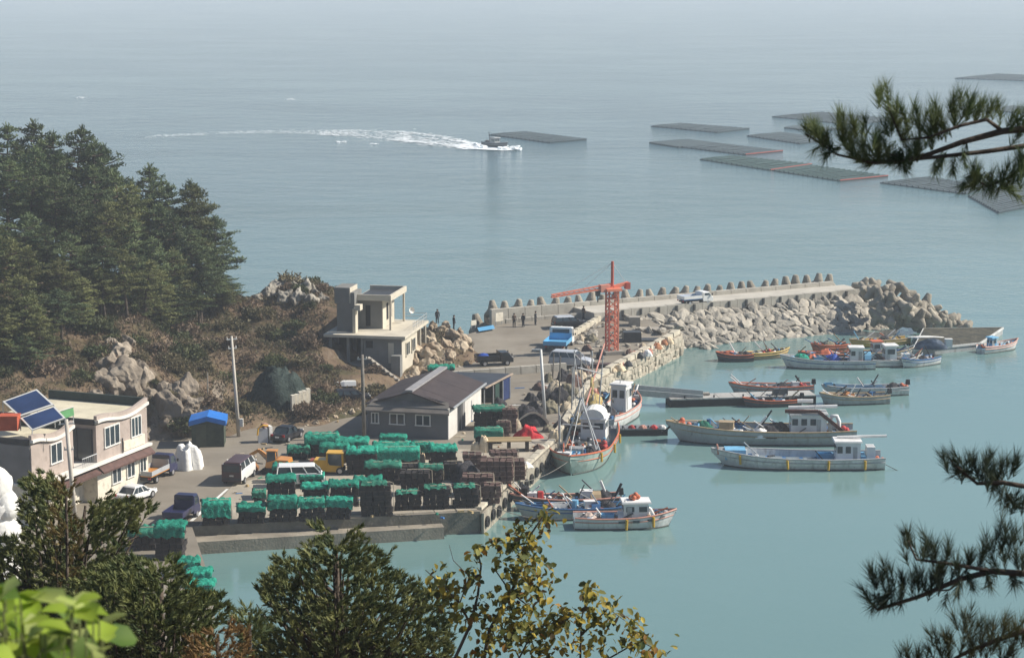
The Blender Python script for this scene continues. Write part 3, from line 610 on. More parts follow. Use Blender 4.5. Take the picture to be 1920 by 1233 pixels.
for a in ((-5.25, .15), (-3.95, .15), (-2.9, .1)):
    q = MB(); q.box((a[0], a[1], 1.0), (.2, .2, 3.3)); q.build('column', M_ch, ch)
q = MB(); q.b2((-5.35, 0.0, -.7), (-2.8, 1.88, .82)); q.build('terrace', M_ch, ch)
for x0, x1 in ((-5.1, -4.1), (-3.8, -3.05)): q = MB(); q.b2((x0, 1.86, .95), (x1, 1.895, 2.4)); q.build('painted_doorway', M_dark, ch)
q = MB(); q.b2((-2.62, -.045, 2.0), (-2.1, -.031, 2.52)); q.build('painted_opening', M_dark, ch)
q = MB(); q.b2((-.98, -.06, .95), (-.58, -.032, 2.4)); q.build('painted_lit_panel', M_chl, ch)  # pale panel with sunlight put into its colour
q = MB(); q.b2((-.62, -.75, -1.2), (.05, -.06, 1.6)); q.build('porch_block', M_ch, ch)
q = MB(); q.b2((-5.65, -.28, SL + .004), (0.3, 7.0, SL + .2)); q.build('floor_slab', M_chl, ch)
for y0, n in ((1.6, 0), (3.3, 1)): window(ch, (0, y0, 1.75), 'x', 1.1, 1.0, 2, M_chl)
for y0 in (5.0, 6.6): q = MB(); q.box((0.1, y0, 1.35), (.16, .16, 2.72)); q.build('column', M_chl, ch)
q = MB(); q.b2((-.2, 4.9, -.6), (.2, 6.9, .1)); q.build('plinth', M_chl, ch)
# upper floor
q = MB(); q.b2((-5.05, 1.2, SL + .204), (-3.75, 3.2, SL + 3.0)); q.build('stair_tower', M_ch, ch)
q = MB(); q.b2((-5.2, 1.1, SL + 2.2), (-4.1, 3.2, SL + 3.35)); q.build('tower_head', M_ch, ch)
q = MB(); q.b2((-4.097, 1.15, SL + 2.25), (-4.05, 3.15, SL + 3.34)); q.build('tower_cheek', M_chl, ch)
q = MB(); q.b2((-3.72, .5, SL + .204), (-3.5, 1.15, SL + 1.95)); q.build('fin_column', M_chl, ch)
q = MB(); q.b2((-3.5, .3, SL + 1.85), (-3.1, 1.0, SL + 2.25)); q.build('fin_head', M_chl, ch)
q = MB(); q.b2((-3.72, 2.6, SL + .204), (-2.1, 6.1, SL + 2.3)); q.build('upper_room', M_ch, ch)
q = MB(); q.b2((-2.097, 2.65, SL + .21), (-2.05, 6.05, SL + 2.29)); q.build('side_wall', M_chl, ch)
q = MB(); q.b2((-3.3, 2.57, SL + .4), (-2.95, 2.597, SL + 1.9)); q.build('painted_doorway', M_dark, ch)
for y0 in (3.7, 4.7): q = MB(); q.b2((-2.048, y0, SL + .7), (-2.03, y0 + .55, SL + 1.9)); q.build('painted_opening', M_dark, ch)
RT = SL + 2.35
q = MB(); q.b2((-4.0, 1.9, RT), (-1.25, 6.6, RT + .12)); q.build('roof_slab', M_chl, ch)
for lo, hi in (((-4.0, 1.9, RT + .124), (-1.42, 2.02, RT + .42)), ((-1.4, 1.9, RT + .124), (-1.25, 6.6, RT + .42)), ((-4.0, 6.48, RT + .124), (-1.42, 6.6, RT + .42))):
    q = MB(); q.b2(lo, hi); q.build('roof_upstand', M_chl, ch)
q = MB(); q.b2((-3.9, 2.05, RT + .124), (-1.45, 6.4, RT + .15)); q.build('roof_felt', M_darkmetal, ch)
for y0 in (2.3, 6.3): q = MB(); q.box((-1.4, y0, SL + 1.28), (.14, .14, 2.13)); q.build('column', M_chl, ch)
q = MB()
for k in range(9): q.tube([(.2, 2.6 + k * .52, SL + .2), (.2, 2.6 + k * .52, SL + .75)], .016, 4)
for z in (.5, .75): q.tube([(.2, 2.5, SL + z), (.2, 6.9, SL + z), (-1.5, 6.9, SL + z)], .018, 4)
q.build('roof_rail', M_steel, ch)
t = thing('satellite_dish', 'white dish on the terrace slab of the bare concrete house', 'dish', D(770, 590, 154) * 1.0)
q = MB(); q.tube([(0, 0, 0), (0, 0, .3)], .03, 5); q.build('stand', M_steel, t); q = MB(); q.tube([(0, 0, .32), (.05, -.06, .34), (.1, -.12, .36)], [.05, .18, .24], 12, cap=False); q.build('bowl', M_trim, t, smooth=True)
# stair rail going down from the house
t = thing('stair', 'thin concrete stair slanting down the dark front of the concrete house', 'stair', D(690, 670, 147.6))
a, b = Vector((0, 0, 0)), D(748, 714, 146.8) - D(690, 670, 147.6)
q = MB(); q.bar(a, b, .12, .35); q.build('flight', M_conc, t)
for k in range(7): q = MB(); p = a.lerp(b, (k + .5) / 7); q.box(p + Vector((0, -.22, .06)), (.3, .3, .07)); q.build('step', M_conc, t)
# ---------------------------------------------------------------- trap stacks
M_net = mat('green_net', (0.004, 0.15, 0.10), 0.8, 0.3, 2.6, 0.8, 12, col2=(0.02, 0.31, 0.215), spec=.15, rand=.22, dirt=.25)
M_net_d = mat('dark_green_net', (0.01, 0.105, 0.07), 0.8, 0.3, 2.2, 0.5, 14, col2=(0.03, 0.2, 0.135), spec=.15, rand=.2, dirt=.35)
M_trap = mat('trap_mesh_dark', (0.022, 0.02, 0.02), 0.9, 0.35, 6, 0.6, 25, col2=(0.042, 0.035, 0.033))
M_trap_b = mat('trap_mesh_brown', (0.085, 0.05, 0.042), 0.9, 0.3, 5, 0.6, 25, col2=(0.17, 0.105, 0.085))
M_rim = mat('trap_rim', (0.16, 0.105, 0.085), 0.85, 0.3, 4, col2=(0.30, 0.21, 0.17)); M_rimd = mat('trap_rim_dark', (0.02, 0.018, 0.017), 0.85, 0.3, 4, col2=(0.075, 0.058, 0.05))
M_rope = mat('pale_rope', (0.50, 0.43, 0.32), 0.9, 0.2, 5, 0.5, 30)
def trap_layer(w_, d_, h_, nx, ny, m):
    q = MB(); cw, cdp = w_ / nx, d_ / ny
    for i in range(nx):
        for j in range(ny):
            c = Vector((-w_ / 2 + cw * (i + .5) + rnd(-.02, .02), cdp * (j + .5) + rnd(-.025, .025), h_ / 2)); rz_ = rnd(-.12, .12); c.z += rnd(-.03, .03)
            q.cur = 0; q.box(c, (cw * rnd(.82, .97), cdp * rnd(.85, .97), h_ * rnd(.8, .95)), rz_, top=rnd(.82, .97))
            q.cur = 1
            for s in (-1, 1):
                if j == 0 or i == nx - 1:
                    z = h_ / 2 * .86 * s + h_ / 2
                    if j == 0: q.bar((c.x - cw * .46, c.y - cdp * .48, z), (c.x + cw * .46, c.y - cdp * .48, z), .022)
                    if i == nx - 1: q.bar((c.x + cw * .48, c.y - cdp * .46, z), (c.x + cw * .48, c.y + cdp * .46, z), .022)
    return q.mesh('trap_layer', [m, M_rim if m is M_trap_b else M_rimd])
def net_cover(w_, d_, drop_f, drop_s, drop_b, bulge=.14, seed=0):
    """a crumpled net draped over the top of a stack and hanging down its sides"""
    rs = seed * 13.7; nx, ny = 22, 18; vs = []; xs = w_ / 2 + drop_s; y0 = -drop_f; y1 = d_ + drop_b
    for j in range(ny + 1):
        for i in range(nx + 1):
            x = -xs + 2 * xs * i / nx; y = y0 + (y1 - y0) * j / ny; z = 0.05; px_, py_ = x, y
            ex = max(0, abs(x) - w_ / 2); fy = max(0, -y); by = max(0, y - d_)
            if ex: z -= ex; px_ = math.copysign(w_ / 2 + .05 + .08 * ex, x)
            if fy: z -= fy; py_ = -.05 - .1 * fy
            if by: z -= by; py_ = d_ + .05
            k = noise.noise(Vector((x * 4 + rs, y * 4, 1))); k2 = noise.noise(Vector((x * 11 + rs, y * 11, 4)))
            z += k * bulge + k2 * .07; px_ += noise.noise(Vector((x * 6, y * 6 + rs, 2))) * .05; py_ += noise.noise(Vector((x * 6 + 9, y * 6 + rs, 3))) * .05
            if ex and fy: z = min(z, .05 - max(ex, fy))
            vs.append((px_, py_, z))
    b = MB(); b.add(vs, [(j * (nx + 1) + i, j * (nx + 1) + i + 1, (j + 1) * (nx + 1) + i + 1, (j + 1) * (nx + 1) + i) for j in range(ny) for i in range(nx)])
    return b
def stack(x0, x1, yb, yt, label, kind='green', drop=.12, depth=1.15, rz=.06, side=.1):
    c = G((x0 + x1) / 2, yb); s = F_PX / c.y; w_ = (x1 - x0) / s * 1.0; h_ = max(.35, (yb - yt) / s * 1.0)
    t = thing('trap_stack', label, 'trap stack', c, rz + rnd(-.06, .06), 'stacked fish traps on the quay')
    n = max(2, round(h_ / .3)); lh = h_ / n; m = M_trap_b if kind in ('brown', 'pale') else M_trap
    for k in range(n):
        link('trap_layer', trap_layer(w_ * rnd(.96, 1.0), depth, lh, max(2, round(w_ / .36)), 3, m), t, loc=(rnd(-.06, .06), rnd(-.04, .04), k * lh), rz=rnd(-.05, .05))
    if kind in ('green', 'dark'):
        net_cover(w_, depth, max(.2, drop * 1.25), max(side, .16), .15, seed=c.x).build('net_cover', M_net if kind == 'green' else M_net_d, t, smooth=True).location = (0, 0, h_)
    elif kind == 'patch':
        net_cover(w_ * .75, depth * .9, .02, .02, .02, seed=c.x).build('net_cover', M_net_d, t, smooth=True).location = (-.08, .05, h_ + .01)
    if kind != 'green' or rnd(0, 1) < .35:
        q = MB(); a = w_ / 2 + .07
        q.tube([(a, depth * .55, .1), (a + .03, depth * .5, h_ * .5), (a, depth * .6, h_), (a - .2, depth * .6, h_ + .07), (-a * .5, depth * .5, h_ + .08)], .02, 5); q.build('lashing', M_rope, t)
    return t
ST = [
 (380, 432, 985, 941, 'bright green netted trap stack, first in the front row beside the dark blue truck', 'green', .62, .95),
 (445, 497, 981, 949, 'low green netted trap stack, second in the front row, a gap on its left', 'green', .22, .95),
 (503, 556, 978, 934, 'green netted trap stack, third in the front row, net slumping down its front', 'green', .42, .95),
 (560, 608, 977, 938, 'dull green netted trap stack, fourth in the front row along the quay edge', 'green', .3, .95),
 (611, 660, 974, 936, 'dull green netted trap stack, fifth in the front row, just before the bare brown stack', 'green', .34, .95),
 (674, 736, 968, 908, 'tall bare brown trap stack with green scrap on top at the quay edge', 'patch', 0, 1.2),
 (500, 555, 936, 896, 'green topped trap stack with dark front behind the slumping net stack', 'green', .12, 1.1),
 (562, 606, 915, 891, 'green topped stack just behind the white van, last of its file', 'green', .2, .9),
 (565, 614, 944, 910, 'green topped trap stack in the second row between two darker stacks', 'green', .14, .95),
 (617, 673, 950, 906, 'wide green topped trap stack in the second row beside the pale brown stack', 'green', .12, 1.1),
 (474, 497, 948, 922, 'small dark green bundle of traps with no bright net, by the empty quay patch', 'dark', .25, .8),
 (740, 791, 958, 925, 'low brown trap stack with pale green lattice top at the quay edge', 'patch', 0, 1.0),
 (794, 845, 957, 915, 'brown trap stack with green lattice top, second from the quay corner', 'patch', 0, 1.1),
 (849, 899, 955, 913, 'brown trap stack with green lattice top standing at the quay corner', 'patch', 0, 1.1),
 (750, 808, 930, 884, 'dark bare trap stack rising behind the low lattice topped stacks', 'bare', 0, 1.1),
 (684, 752, 908, 870, 'green topped trap stack with white rope end left of the dark bare stack', 'dark', .1, 1.1),
 (786, 830, 908, 874, 'small dark green topped trap stack with pale sack beside it', 'dark', .12, .9),
 (697, 786, 880, 842, 'long bright green netted stack below the warehouse windows', 'green', .5, 1.2),
 (700, 772, 862, 833, 'bright green netted stack right under the warehouse wall', 'green', .3, 1.0),
 (806, 857, 877, 838, 'bright green netted stack by the warehouse corner, net down its right side', 'green', .2, 1.1),
 (572, 636, 858, 818, 'crumpled green netted stack farthest from the water, beside the dirt road', 'green', .35, 1.4),
 (628, 690, 862, 826, 'crumpled green netted stack next to the one by the dirt road', 'green', .3, 1.3),
 (650, 708, 890, 843, 'tall dark trap stack with thin green top behind the yellow forklift', 'green', .05, 1.3),
 (600, 655, 868, 834, 'green netted stack slumping between the road stacks and the forklift', 'green', .35, 1.0),
 (862, 925, 932, 892, 'reddish brown trap stack with bare top beside the quay kerb', 'brown', 0, 1.2),
 (898, 962, 912, 862, 'tall reddish brown trap stack half way along the quay kerb', 'brown', 0, 1.4),
 (918, 972, 885, 846, 'reddish brown trap stack at the back, before the wooden deck', 'brown', 0, 1.1),
 (888, 948, 806, 765, 'green topped dark trap stack against the warehouse side wall', 'dark', .12, 1.3),
 (890, 942, 832, 806, 'low dark green netted stack by the warehouse sliding door', 'dark', .35, 1.0),
 (238, 292, 1032, 995, 'dull green netted stack half hidden by the pine on the near shore', 'dark', .2, 1.3),
 (291, 346, 1050, 983, 'bright green topped brown trap stack on the near shore behind the dark blue truck', 'green', .45, 1.2),
 (332, 374, 1082, 1052, 'small green netted stack on the near shore edge', 'green', .4, 1.0),
 (350, 396, 1100, 1072, 'bright green netted stack at the water, upper of the two', 'green', .5, 1.0),
 (349, 399, 1126, 1094, 'bright green netted stack at the water, lower of the two by the pine', 'green', .6, 1.0),
 (803, 852, 706, 688, 'small green covered pile on the upper yard behind the warehouse roof', 'green', .15, 1.2),
 (512, 552, 905, 872, 'green netted stack squeezed behind the white van, next to the excavator bucket', 'green', .25, .8),
 (664, 716, 930, 898, 'green topped stack between the wide green topped one and the dark bare one', 'green', .15, .9),
 (742, 792, 905, 872, 'dark bare stack behind the dark bare one with the sack', 'bare', 0, .9),
 (830, 868, 900, 868, 'dark bare stack by the black netting heap', 'bare', 0, .9),
 (868, 905, 885, 850, 'brown bare stack between black netting heap and wooden deck', 'brown', 0, .9),
 (905, 940, 945, 908, 'reddish brown trap stack at the kerb nearest the quay corner', 'brown', 0, 1.0),
 (940, 985, 900, 862, 'reddish brown trap stack on the kerb beside the white plastic bundle', 'brown', 0, 1.0),
 (712, 762, 845, 818, 'bright green netted stack touching the warehouse wall under its middle window', 'green', .3, .8),
 (770, 806, 862, 832, 'small bright green netted stack under the right warehouse window', 'green', .4, .8),
 (540, 580, 862, 838, 'small green netted stack at the roadside end of the stacks', 'dark', .3, .8),
]
for a in ST: stack(a[0], a[1], a[2], a[3], a[4], a[5], a[6], a[7])

# heaps: crumpled cloth, nets, sacks
def heap_mesh(rx, ry, h, m, seed=0, lump=.35, n=26, name='heap', flat=0.0):
    vs = []; fs = []; rings = 11
    for j in range(rings + 1):
        f = j / rings
        for i in range(n):
            a = 2 * math.pi * i / n; p = Vector((math.cos(a), math.sin(a), 0)); r = (1 - f)
            k = 1 + lump * noise.noise(Vector((p.x * 1.6 + seed, p.y * 1.6, f * 2))) + .12 * noise.noise(Vector((p.x * 6 + seed, p.y * 6, f * 7)))
            z = h * (1 - (r * .98) ** (2.2 + flat)) * (1 + lump * .6 * noise.noise(Vector((p.x * r * 3 + seed, p.y * r * 3, 9))) + .12 * noise.noise(Vector((p.x * r * 8 + seed, p.y * r * 8, 3))))
            vs.append((p.x * rx * r * k, p.y * ry * r * k, max(0, z) if j else -.05))
    for j in range(rings):
        for i in range(n): fs.append((j * n + i, j * n + (i + 1) % n, (j + 1) * n + (i + 1) % n, (j + 1) * n + i))
    b = MB(); b.add(vs, fs); return b.mesh(name, m, True)
M_tarpw = mat('white_tarp', (0.74, 0.73, 0.69), 0.7, 0.07, 1.5, 0.35, 5)
M_tarpr = mat('red_cloth', (0.52, 0.02, 0.03), 0.75, 0.2, 2.5, 0.5, 6)
M_sack = mat('sack_beige', (0.62, 0.50, 0.34), 0.85, 0.15, 2, 0.4, 8)
M_bnet = mat('black_netting', (0.022, 0.022, 0.026), 0.95, 0.4, 7, 0.9, 25, col2=(0.075, 0.07, 0.075))
M_bluecloth = mat('blue_cloth', (0.02, 0.07, 0.35), .7, .2, 2, .4, 6)
def heap_thing(name, label, cat, px, py, rx, ry, h, m, seed, **kw):
    return tag(link(name, heap_mesh(rx, ry, h, m, seed, **kw), None, loc=G(px, py) + Vector((0, ry * .6, 0))), label, cat)
heap_thing('covered_pile', 'big white tarp covered heap on the road before the blue roofed shed', 'tarp heap', 350, 880, .9, .75, 1.35, M_tarpw, 1, lump=.4, flat=2.6)
heap_thing('cloth_heap', 'bright red crumpled cloth heap near the moored trawler', 'cloth heap', 990, 822, .85, .55, .75, M_tarpr, 2)
heap_thing('net_heap', 'black netting heap among the trap stacks', 'net heap', 872, 905, 1.1, 1.2, 1.05, M_bnet, 3)
heap_thing('net_heap', 'black netting heap beside the canopy posts', 'net heap', 985, 790, .95, .8, 1.0, M_bnet, 4)
heap_thing('sack', 'tall beige sack standing by the warehouse corner', 'sack', 908, 848, .3, .28, .95, M_sack, 5, flat=3)
heap_thing('sack', 'slumped beige sack leaning beside the taller one', 'sack', 891, 848, .33, .3, .6, M_sack, 6, flat=2)
heap_thing('sack', 'beige sack at the quay kerb next to the red cloth heap', 'sack', 1040, 826, .36, .3, .65, M_sack, 7, flat=2)
heap_thing('white_bundle', 'white plastic bundle lying on the quay kerb near the pallet', 'bundle', 984, 875, .45, .28, .3, M_tarpw, 8)
for i, (px, py, lab) in enumerate(((773, 925, 'between the dark bare stack and the lattice tops'), (829, 898, 'beside the small dark green stack'), (792, 870, 'at the end of the long bright green stack'), (850, 872, 'at the corner of the netted stack by the warehouse'))):
    heap_thing('sack', 'small pale sack ' + lab, 'sack', px, py, .2, .17, .62, M_sack, 20 + i, flat=2)
t = thing('cloth_strip', 'white rumpled sheet draped behind the red cloth heap', 'sheet', G(1000, 800))
q = MB(); rr = [[Vector((-1.0 + .2 * i, .0 + .1 * k, .35 + .65 * math.sin((i + .3) / 10 * 3.0) + .04 * noise.noise(Vector((i, k, 0)))  - .12 * k)) for k in range(4)] for i in range(11)]
q.loft(rr, close=False, cap0=False, cap1=False); q.build('sheet', M_tarpw, t, smooth=True); heap2 = link('net_bulk', heap_mesh(.95, .5, .95, M_bnet, 31), t, loc=(0, .35, 0))
t = thing('wooden_deck', 'wide tan wooden deck of planks on low blocks beside the brown stacks', 'wooden deck', G(955, 848), .05)
M_wood = mat('tan_plank', (0.34, 0.25, 0.13), .85, .2, 2, .3, 10, rand=.2, stretch=(1, 8, 1))
q = MB(); q.box((0, 0, 0), (2.7, .13, .06)); pm = q.mesh('plank', M_wood)
for k in range(8): link('plank', pm, t, loc=(0, .07 + k * .15, .68 + rnd(-.01, .01)), rz=rnd(-.008, .008))
for x in (-1.1, 0, 1.1): q = MB(); q.box((x, .6, .32), (.18, 1.0, .63)); q.build('block', mat('dark_wood', (.06, .045, .035), .9, .3, 3), t)

# ---------------------------------------------------------------- poles
M_pole = mat('concrete_pole', (0.50, 0.46, 0.40), .9, .12, 1.2, .1, 8, dirt=.2); M_polew = mat('grey_wood_pole', (.16, .145, .125), .9, .25, 2, .2, 10)
def pole(label, base, top_px, r0, r1, m, arms=(), cat='utility pole', y=None):
    tp = D(top_px[0], top_px[1], base.y if y is None else y); t = thing('utility_pole' if cat == 'utility pole' else 'lamp_post', label, cat, base)
    q = MB(); q.tube([(0, 0, -.05), tp - base], r0, 10, r1); q.build('post', m, t, smooth=True); h = tp - base
    for f, L, a in arms:
        c = h * f; q = MB(); q.bar(c + Vector((-L * math.cos(a), -L * math.sin(a), 0)), c + Vector((L * math.cos(a), L * math.sin(a), 0)), .07); q.build('cross_arm', M_steel, t)
        for s in (-.85, .85): q = MB(); q.tube([c + Vector((L * s * math.cos(a), L * s * math.sin(a), .03)), c + Vector((L * s * math.cos(a), L * s * math.sin(a), .15))], .03, 6); q.build('insulator', M_trim, t)
    return t, h
t, h = pole('tall pale concrete utility pole beside the blue roofed shed', G(448, 818), (434, 630), .13, .075, M_pole, ((.97, .35, .5), (.88, .28, .5)))
q = MB(); q.box((.18, -.05, .9), (.22, .2, .5)); q.build('meter_box', M_trim, t)
pole('pale concrete utility pole standing before the pink house', G(142, 985), (124, 786), .13, .1, M_pole, ((.96, .4, .3), (.72, .25, .3)))
pole('dark weathered wooden pole beside the warehouse gable', G(683, 822), (679, 665), .13, .10, M_polew, ((.95, .3, .2),))
pole('thin bare pole rising behind the blue roofed shed', G(390, 800), (389, 698), .06, .04, M_polew)
t, h = pole('white lamp post on the quay beside the moored trawler masts', G(1022, 786), (1014, 655), .12, .085, mat('lamp_white', (.62, .62, .60), .5, .08, 2), (), 'lamp post')
q = MB(); q.bar(h + Vector((.05, 0, .0)), h + Vector((-.35, -.1, .03)), .09); q.build('lamp_arm', M_steel, t); q = MB(); q.box(h + Vector((-.42, -.12, -.0)), (.3, .16, .1)); q.build('lamp_head', M_steel, t)

# ---------------------------------------------------------------- vehicles; local +x is the front
M_tyre = mat('tyre_rubber', (.02, .02, .02), .85, .2, 4); M_rim2 = mat('wheel_rim', (.45, .45, .46), .35, .1, 3, metal=.6); M_lred = mat('tail_lamp', (.35, .012, .012), .3, .1, 2); M_lwh = mat('head_lamp', (.7, .7, .68), .2, .05, 2)
def paint(name, c): return mat('paint_' + name, c, .32, .04, .6, spec=.5, dirt=.12)
P_white = paint('white', (.72, .72, .70)); P_navy = paint('navy', (.018, .022, .07)); P_black = paint('black', (.016, .017, .022)); P_silver = paint('silver', (.42, .44, .47)); P_blue = paint('blue', (.03, .16, .42)); P_maroon = paint('maroon', (.06, .028, .03)); P_orange = paint('orange', (.52, .22, .04)); P_yellow = paint('yellow', (.62, .34, .02)); P_lblue = paint('light_blue', (.12, .38, .62))
def wheels(t, xs, yw, r=.2, w_=.14):
    for x in xs:
        for s in (-1, 1):
            q = MB(); q.tube([(x, s * (yw - w_), r), (x, s * yw, r)], r, 14); o = q.build('wheel', M_tyre, t, smooth=False)
            q = MB(); q.tube([(x, s * (yw - .01), r), (x, s * (yw + .012), r)], r * .6, 10); q.build('rim', M_rim2, o)
def car(name, label, cat, loc, rz, pt, L=2.7, Wd=1.08, H=.92, kind='suv', roof=None):
    t = thing(name, label, cat, loc, rz); hw = Wd / 2
    st = {'suv': [(-.5, .34, .52), (-.485, .22, .60), (-.3, .2, .61), (.18, .2, .60), (.26, .2, .57), (.45, .21, .50), (.5, .28, .42)],
          'sedan': [(-.5, .30, .48), (-.48, .22, .54), (-.3, .19, .55), (.15, .19, .53), (.28, .19, .50), (.46, .2, .44), (.5, .27, .38)],
          'van': [(-.5, .3, .58), (-.49, .2, .62), (-.3, .18, .62), (.3, .18, .62), (.42, .18, .58), (.48, .2, .48), (.5, .27, .42)]}[kind]
    cab = {'suv': (-.49, -.44, .10, .24), 'sedan': (-.36, -.22, .06, .22), 'van': (-.495, -.47, .28, .42)}[kind]
    k = H / .92
    def ring(x, z0, z1, w0, w1): return [Vector((x, -w0, z0)), Vector((x, -w0 * 1.03, (z0 + z1) * .5)), Vector((x, -w1, z1 - .03)), Vector((x, -w1 * .9, z1)), Vector((x, w1 * .9, z1)), Vector((x, w1, z1 - .03)), Vector((x, w0 * 1.03, (z0 + z1) * .5)), Vector((x, w0, z0))]
    q = MB(); q.loft([ring(a * L, z0 * k, z1 * k, hw * (.96 if abs(a) < .45 else .88), hw * (.97 if abs(a) < .45 else .86)) for a, z0, z1 in st]); q.build('body', pt, t)
    zb = (.60 if kind == 'suv' else .54 if kind == 'sedan' else .62) * k - .03
    r0, r1, f1, f0 = [a * L for a in cab]; wt = hw * .80; wb = hw * .92
    q = MB(); q.add([(r0, -wb, zb), (f0, -wb, zb), (f0, wb, zb), (r0, wb, zb), (r1, -wt, H - .05), (f1, -wt, H - .05), (f1, wt, H - .05), (r1, wt, H - .05)], [(0, 1, 5, 4), (1, 2, 6, 5), (2, 3, 7, 6), (3, 0, 4, 7)]); q.build('cabin_glass', M_glass, t)
    q = MB(); q.add([(r1 - .02, -wt - .01, H - .06), (f1 + .03, -wt - .01, H - .06), (f1 + .03, wt + .01, H - .06), (r1 - .02, wt + .01, H - .06), (r1 + .05, -wt + .06, H), (f1 - .05, -wt + .06, H), (f1 - .05, wt - .06, H), (r1 + .05, wt - .06, H)], [(0, 1, 5, 4), (1, 2, 6, 5), (2, 3, 7, 6), (3, 0, 4, 7), (4, 5, 6, 7), (3, 2, 1, 0)]); q.build('roof', roof or pt, t)
    q = MB()
    for s in (-1, 1):
        for u in (0, .34, .68, 1):
            a = Vector((r0 + (f0 - r0) * u, s * (wb + .006), zb)); b = Vector((r1 + (f1 - r1) * u, s * (wt + .006), H - .05)); q.bar(a, b, .05, .03)
    q.build('pillars', pt, t)
    xb = -.5 * L
    for s in (-1, 1):
        q = MB(); q.box((xb + .02, s * hw * .74, .50 * k), (.06, .16, .14)); q.build('tail_lamp', M_lred, t)
        q = MB(); q.box((.485 * L, s * hw * .66, .42 * k), (.08, .2, .09)); q.build('headlight', M_lwh, t)
        q = MB(); q.box((f0 - .1, s * (hw + .04), zb + .08), (.07, .1, .08)); q.build('mirror', pt, t)
    q = MB(); q.box((xb - .01, 0, .27 * k), (.08, Wd * .86, .14)); q.build('bumper', M_darkmetal, t)
    q = MB(); q.box((.5 * L, 0, .26 * k), (.08, Wd * .84, .13)); q.build('bumper', M_darkmetal, t)
    q = MB(); q.box((xb - .035, 0, .4 * k), (.02, .26, .09)); q.build('number_plate', M_frame, t)
    wheels(t, (-.31 * L, .31 * L), hw + .01); return t
def truck(name, label, loc, rz, pt, bed, L=3.2, Wd=1.12, H=1.28, floor=None, load=None):
    t = thing(name, label, 'truck', loc, rz); hw = Wd / 2; c0 = .5 * L - .95; c1 = .5 * L
    q = MB(); q.loft([[Vector((x, -hw, z0)), Vector((x, -hw, z1 - .05)), Vector((x, -hw * .9, z1)), Vector((x, hw * .9, z1)), Vector((x, hw, z1 - .05)), Vector((x, hw, z0))] for x, z0, z1 in ((c0, .3, H), (c0 + .55, .26, H), (c1 - .16, .26, H - .28), (c1 - .12, .26, .68), (c1, .26, .62))]); q.build('cab', pt, t)
    q = MB(); q.add([(c1 - .135, -hw * .84, .71), (c1 - .135, hw * .84, .71), (c0 + .60, hw * .8, H - .05), (c0 + .60, -hw * .8, H - .05)], [(0, 1, 2, 3)])
    q.v = [(x + .03, y, z + .012) for x, y, z in q.v]; q.build('windscreen', M_glass, t)
    for s in (-1, 1):
        q = MB(); y = s * (hw + .006); q.add([(c0 + .12, y, .76), (c0 + .72, y, .76), (c0 + .55, y * .995, H - .1), (c0 + .12, y * .995, H - .1)], [(0, 1, 2, 3)]); q.build('side_window', M_glass, t)
        q = MB(); q.box((c1, s * hw * .7, .45), (.05, .2, .12)); q.build('headlight', M_lwh, t)
        q = MB(); q.box((c1 - .15, s * (hw + .1), .85), (.06, .1, .16)); q.build('mirror', M_darkmetal, t)
        q = MB(); q.box((-L / 2 - .02, s * hw * .75, .40), (.05, .16, .09)); q.build('tail_lamp', M_lred, t)
    q = MB(); q.add([(c0 - .004, -hw * .75, .82), (c0 - .004, hw * .75, .82), (c0 - .004, hw * .75, H - .12), (c0 - .004, -hw * .75, H - .12)], [(0, 3, 2, 1)]); q.build('rear_window', M_glass, t)
    q = MB(); q.b2((-L / 2, -.3, .28), (c1 - .2, .3, .42)); q.build('chassis', M_darkmetal, t)
    b0_, b1_ = -L / 2, c0 - .08
    q = MB(); q.b2((b0_, -hw, .48), (b1_, hw, .54)); q.build('bed_floor', floor or bed, t)
    for s in (-1, 1): q = MB(); q.b2((b0_, s * hw - .02, .545), (b1_, s * hw + .02, .80)); q.build('side_board', bed, t)
    q = MB(); q.b2((b0_ - .02, -hw + .022, .545), (b0_ + .02, hw - .022, .80)); q.build('tailgate', bed, t)
    q = MB(); q.b2((b1_ - .02, -hw + .022, .545), (b1_ + .02, hw - .022, 1.05)); q.build('headboard', bed, t)
    wheels(t, (-.29 * L, .33 * L), hw - .01, .21, .16); return t
def head(p, q): v = Vector(q) - Vector(p); return math.atan2(v.y, v.x)
car('parked_van', 'white van with dark roof seen from behind on the road beside the excavator', 'van', G(442, 909) + Vector((.05, 1.3, 0)), R(80), P_white, 2.9, 1.22, 1.32, 'van', P_maroon)
vb = [o for o in COL.objects if o.name.startswith('parked_van')][0]; q = MB(); q.box((-1.475, 0, .72), (.04, 1.14, .98)); q.build('tailgate', P_maroon, vb); q = MB(); q.box((-1.5, 0, .98), (.02, .96, .38)); q.build('rear_window', M_glass, vb)  # shade on the van's rear put in as a maroon tailgate
truck('parked_truck', 'blue cabbed truck with empty orange bed parked before the pink house', G(284, 905) + Vector((.1, 1.0, 0)), R(72), P_navy, mat('bed_grey', (.36, .37, .38), .6, .12, 2), floor=P_orange)
car('parked_car', 'white sedan parked behind the truck with the orange bed', 'car', G(252, 940) + Vector((0, .5, 0)), R(62), P_white, 2.6, 1.08, .86, 'sedan')
truck('parked_truck', 'small dark navy truck facing the camera at the head of the road line', G(336, 984) + Vector((0, .9, 0)), R(78), P_navy, P_navy, L=2.7, Wd=1.1, H=1.3)
car('parked_car', 'dark blue black sedan on the dirt road by the rubble bank', 'car', G(536, 829) + Vector((0, .9, 0)), R(68), P_black, 2.6, 1.08, .9, 'sedan')
car('parked_car', 'dark hatchback half hidden on the upper dirt track below the concrete house', 'car', D(660, 752, 139.5), R(12), P_black, 2.4, 1.0, .85, 'suv')
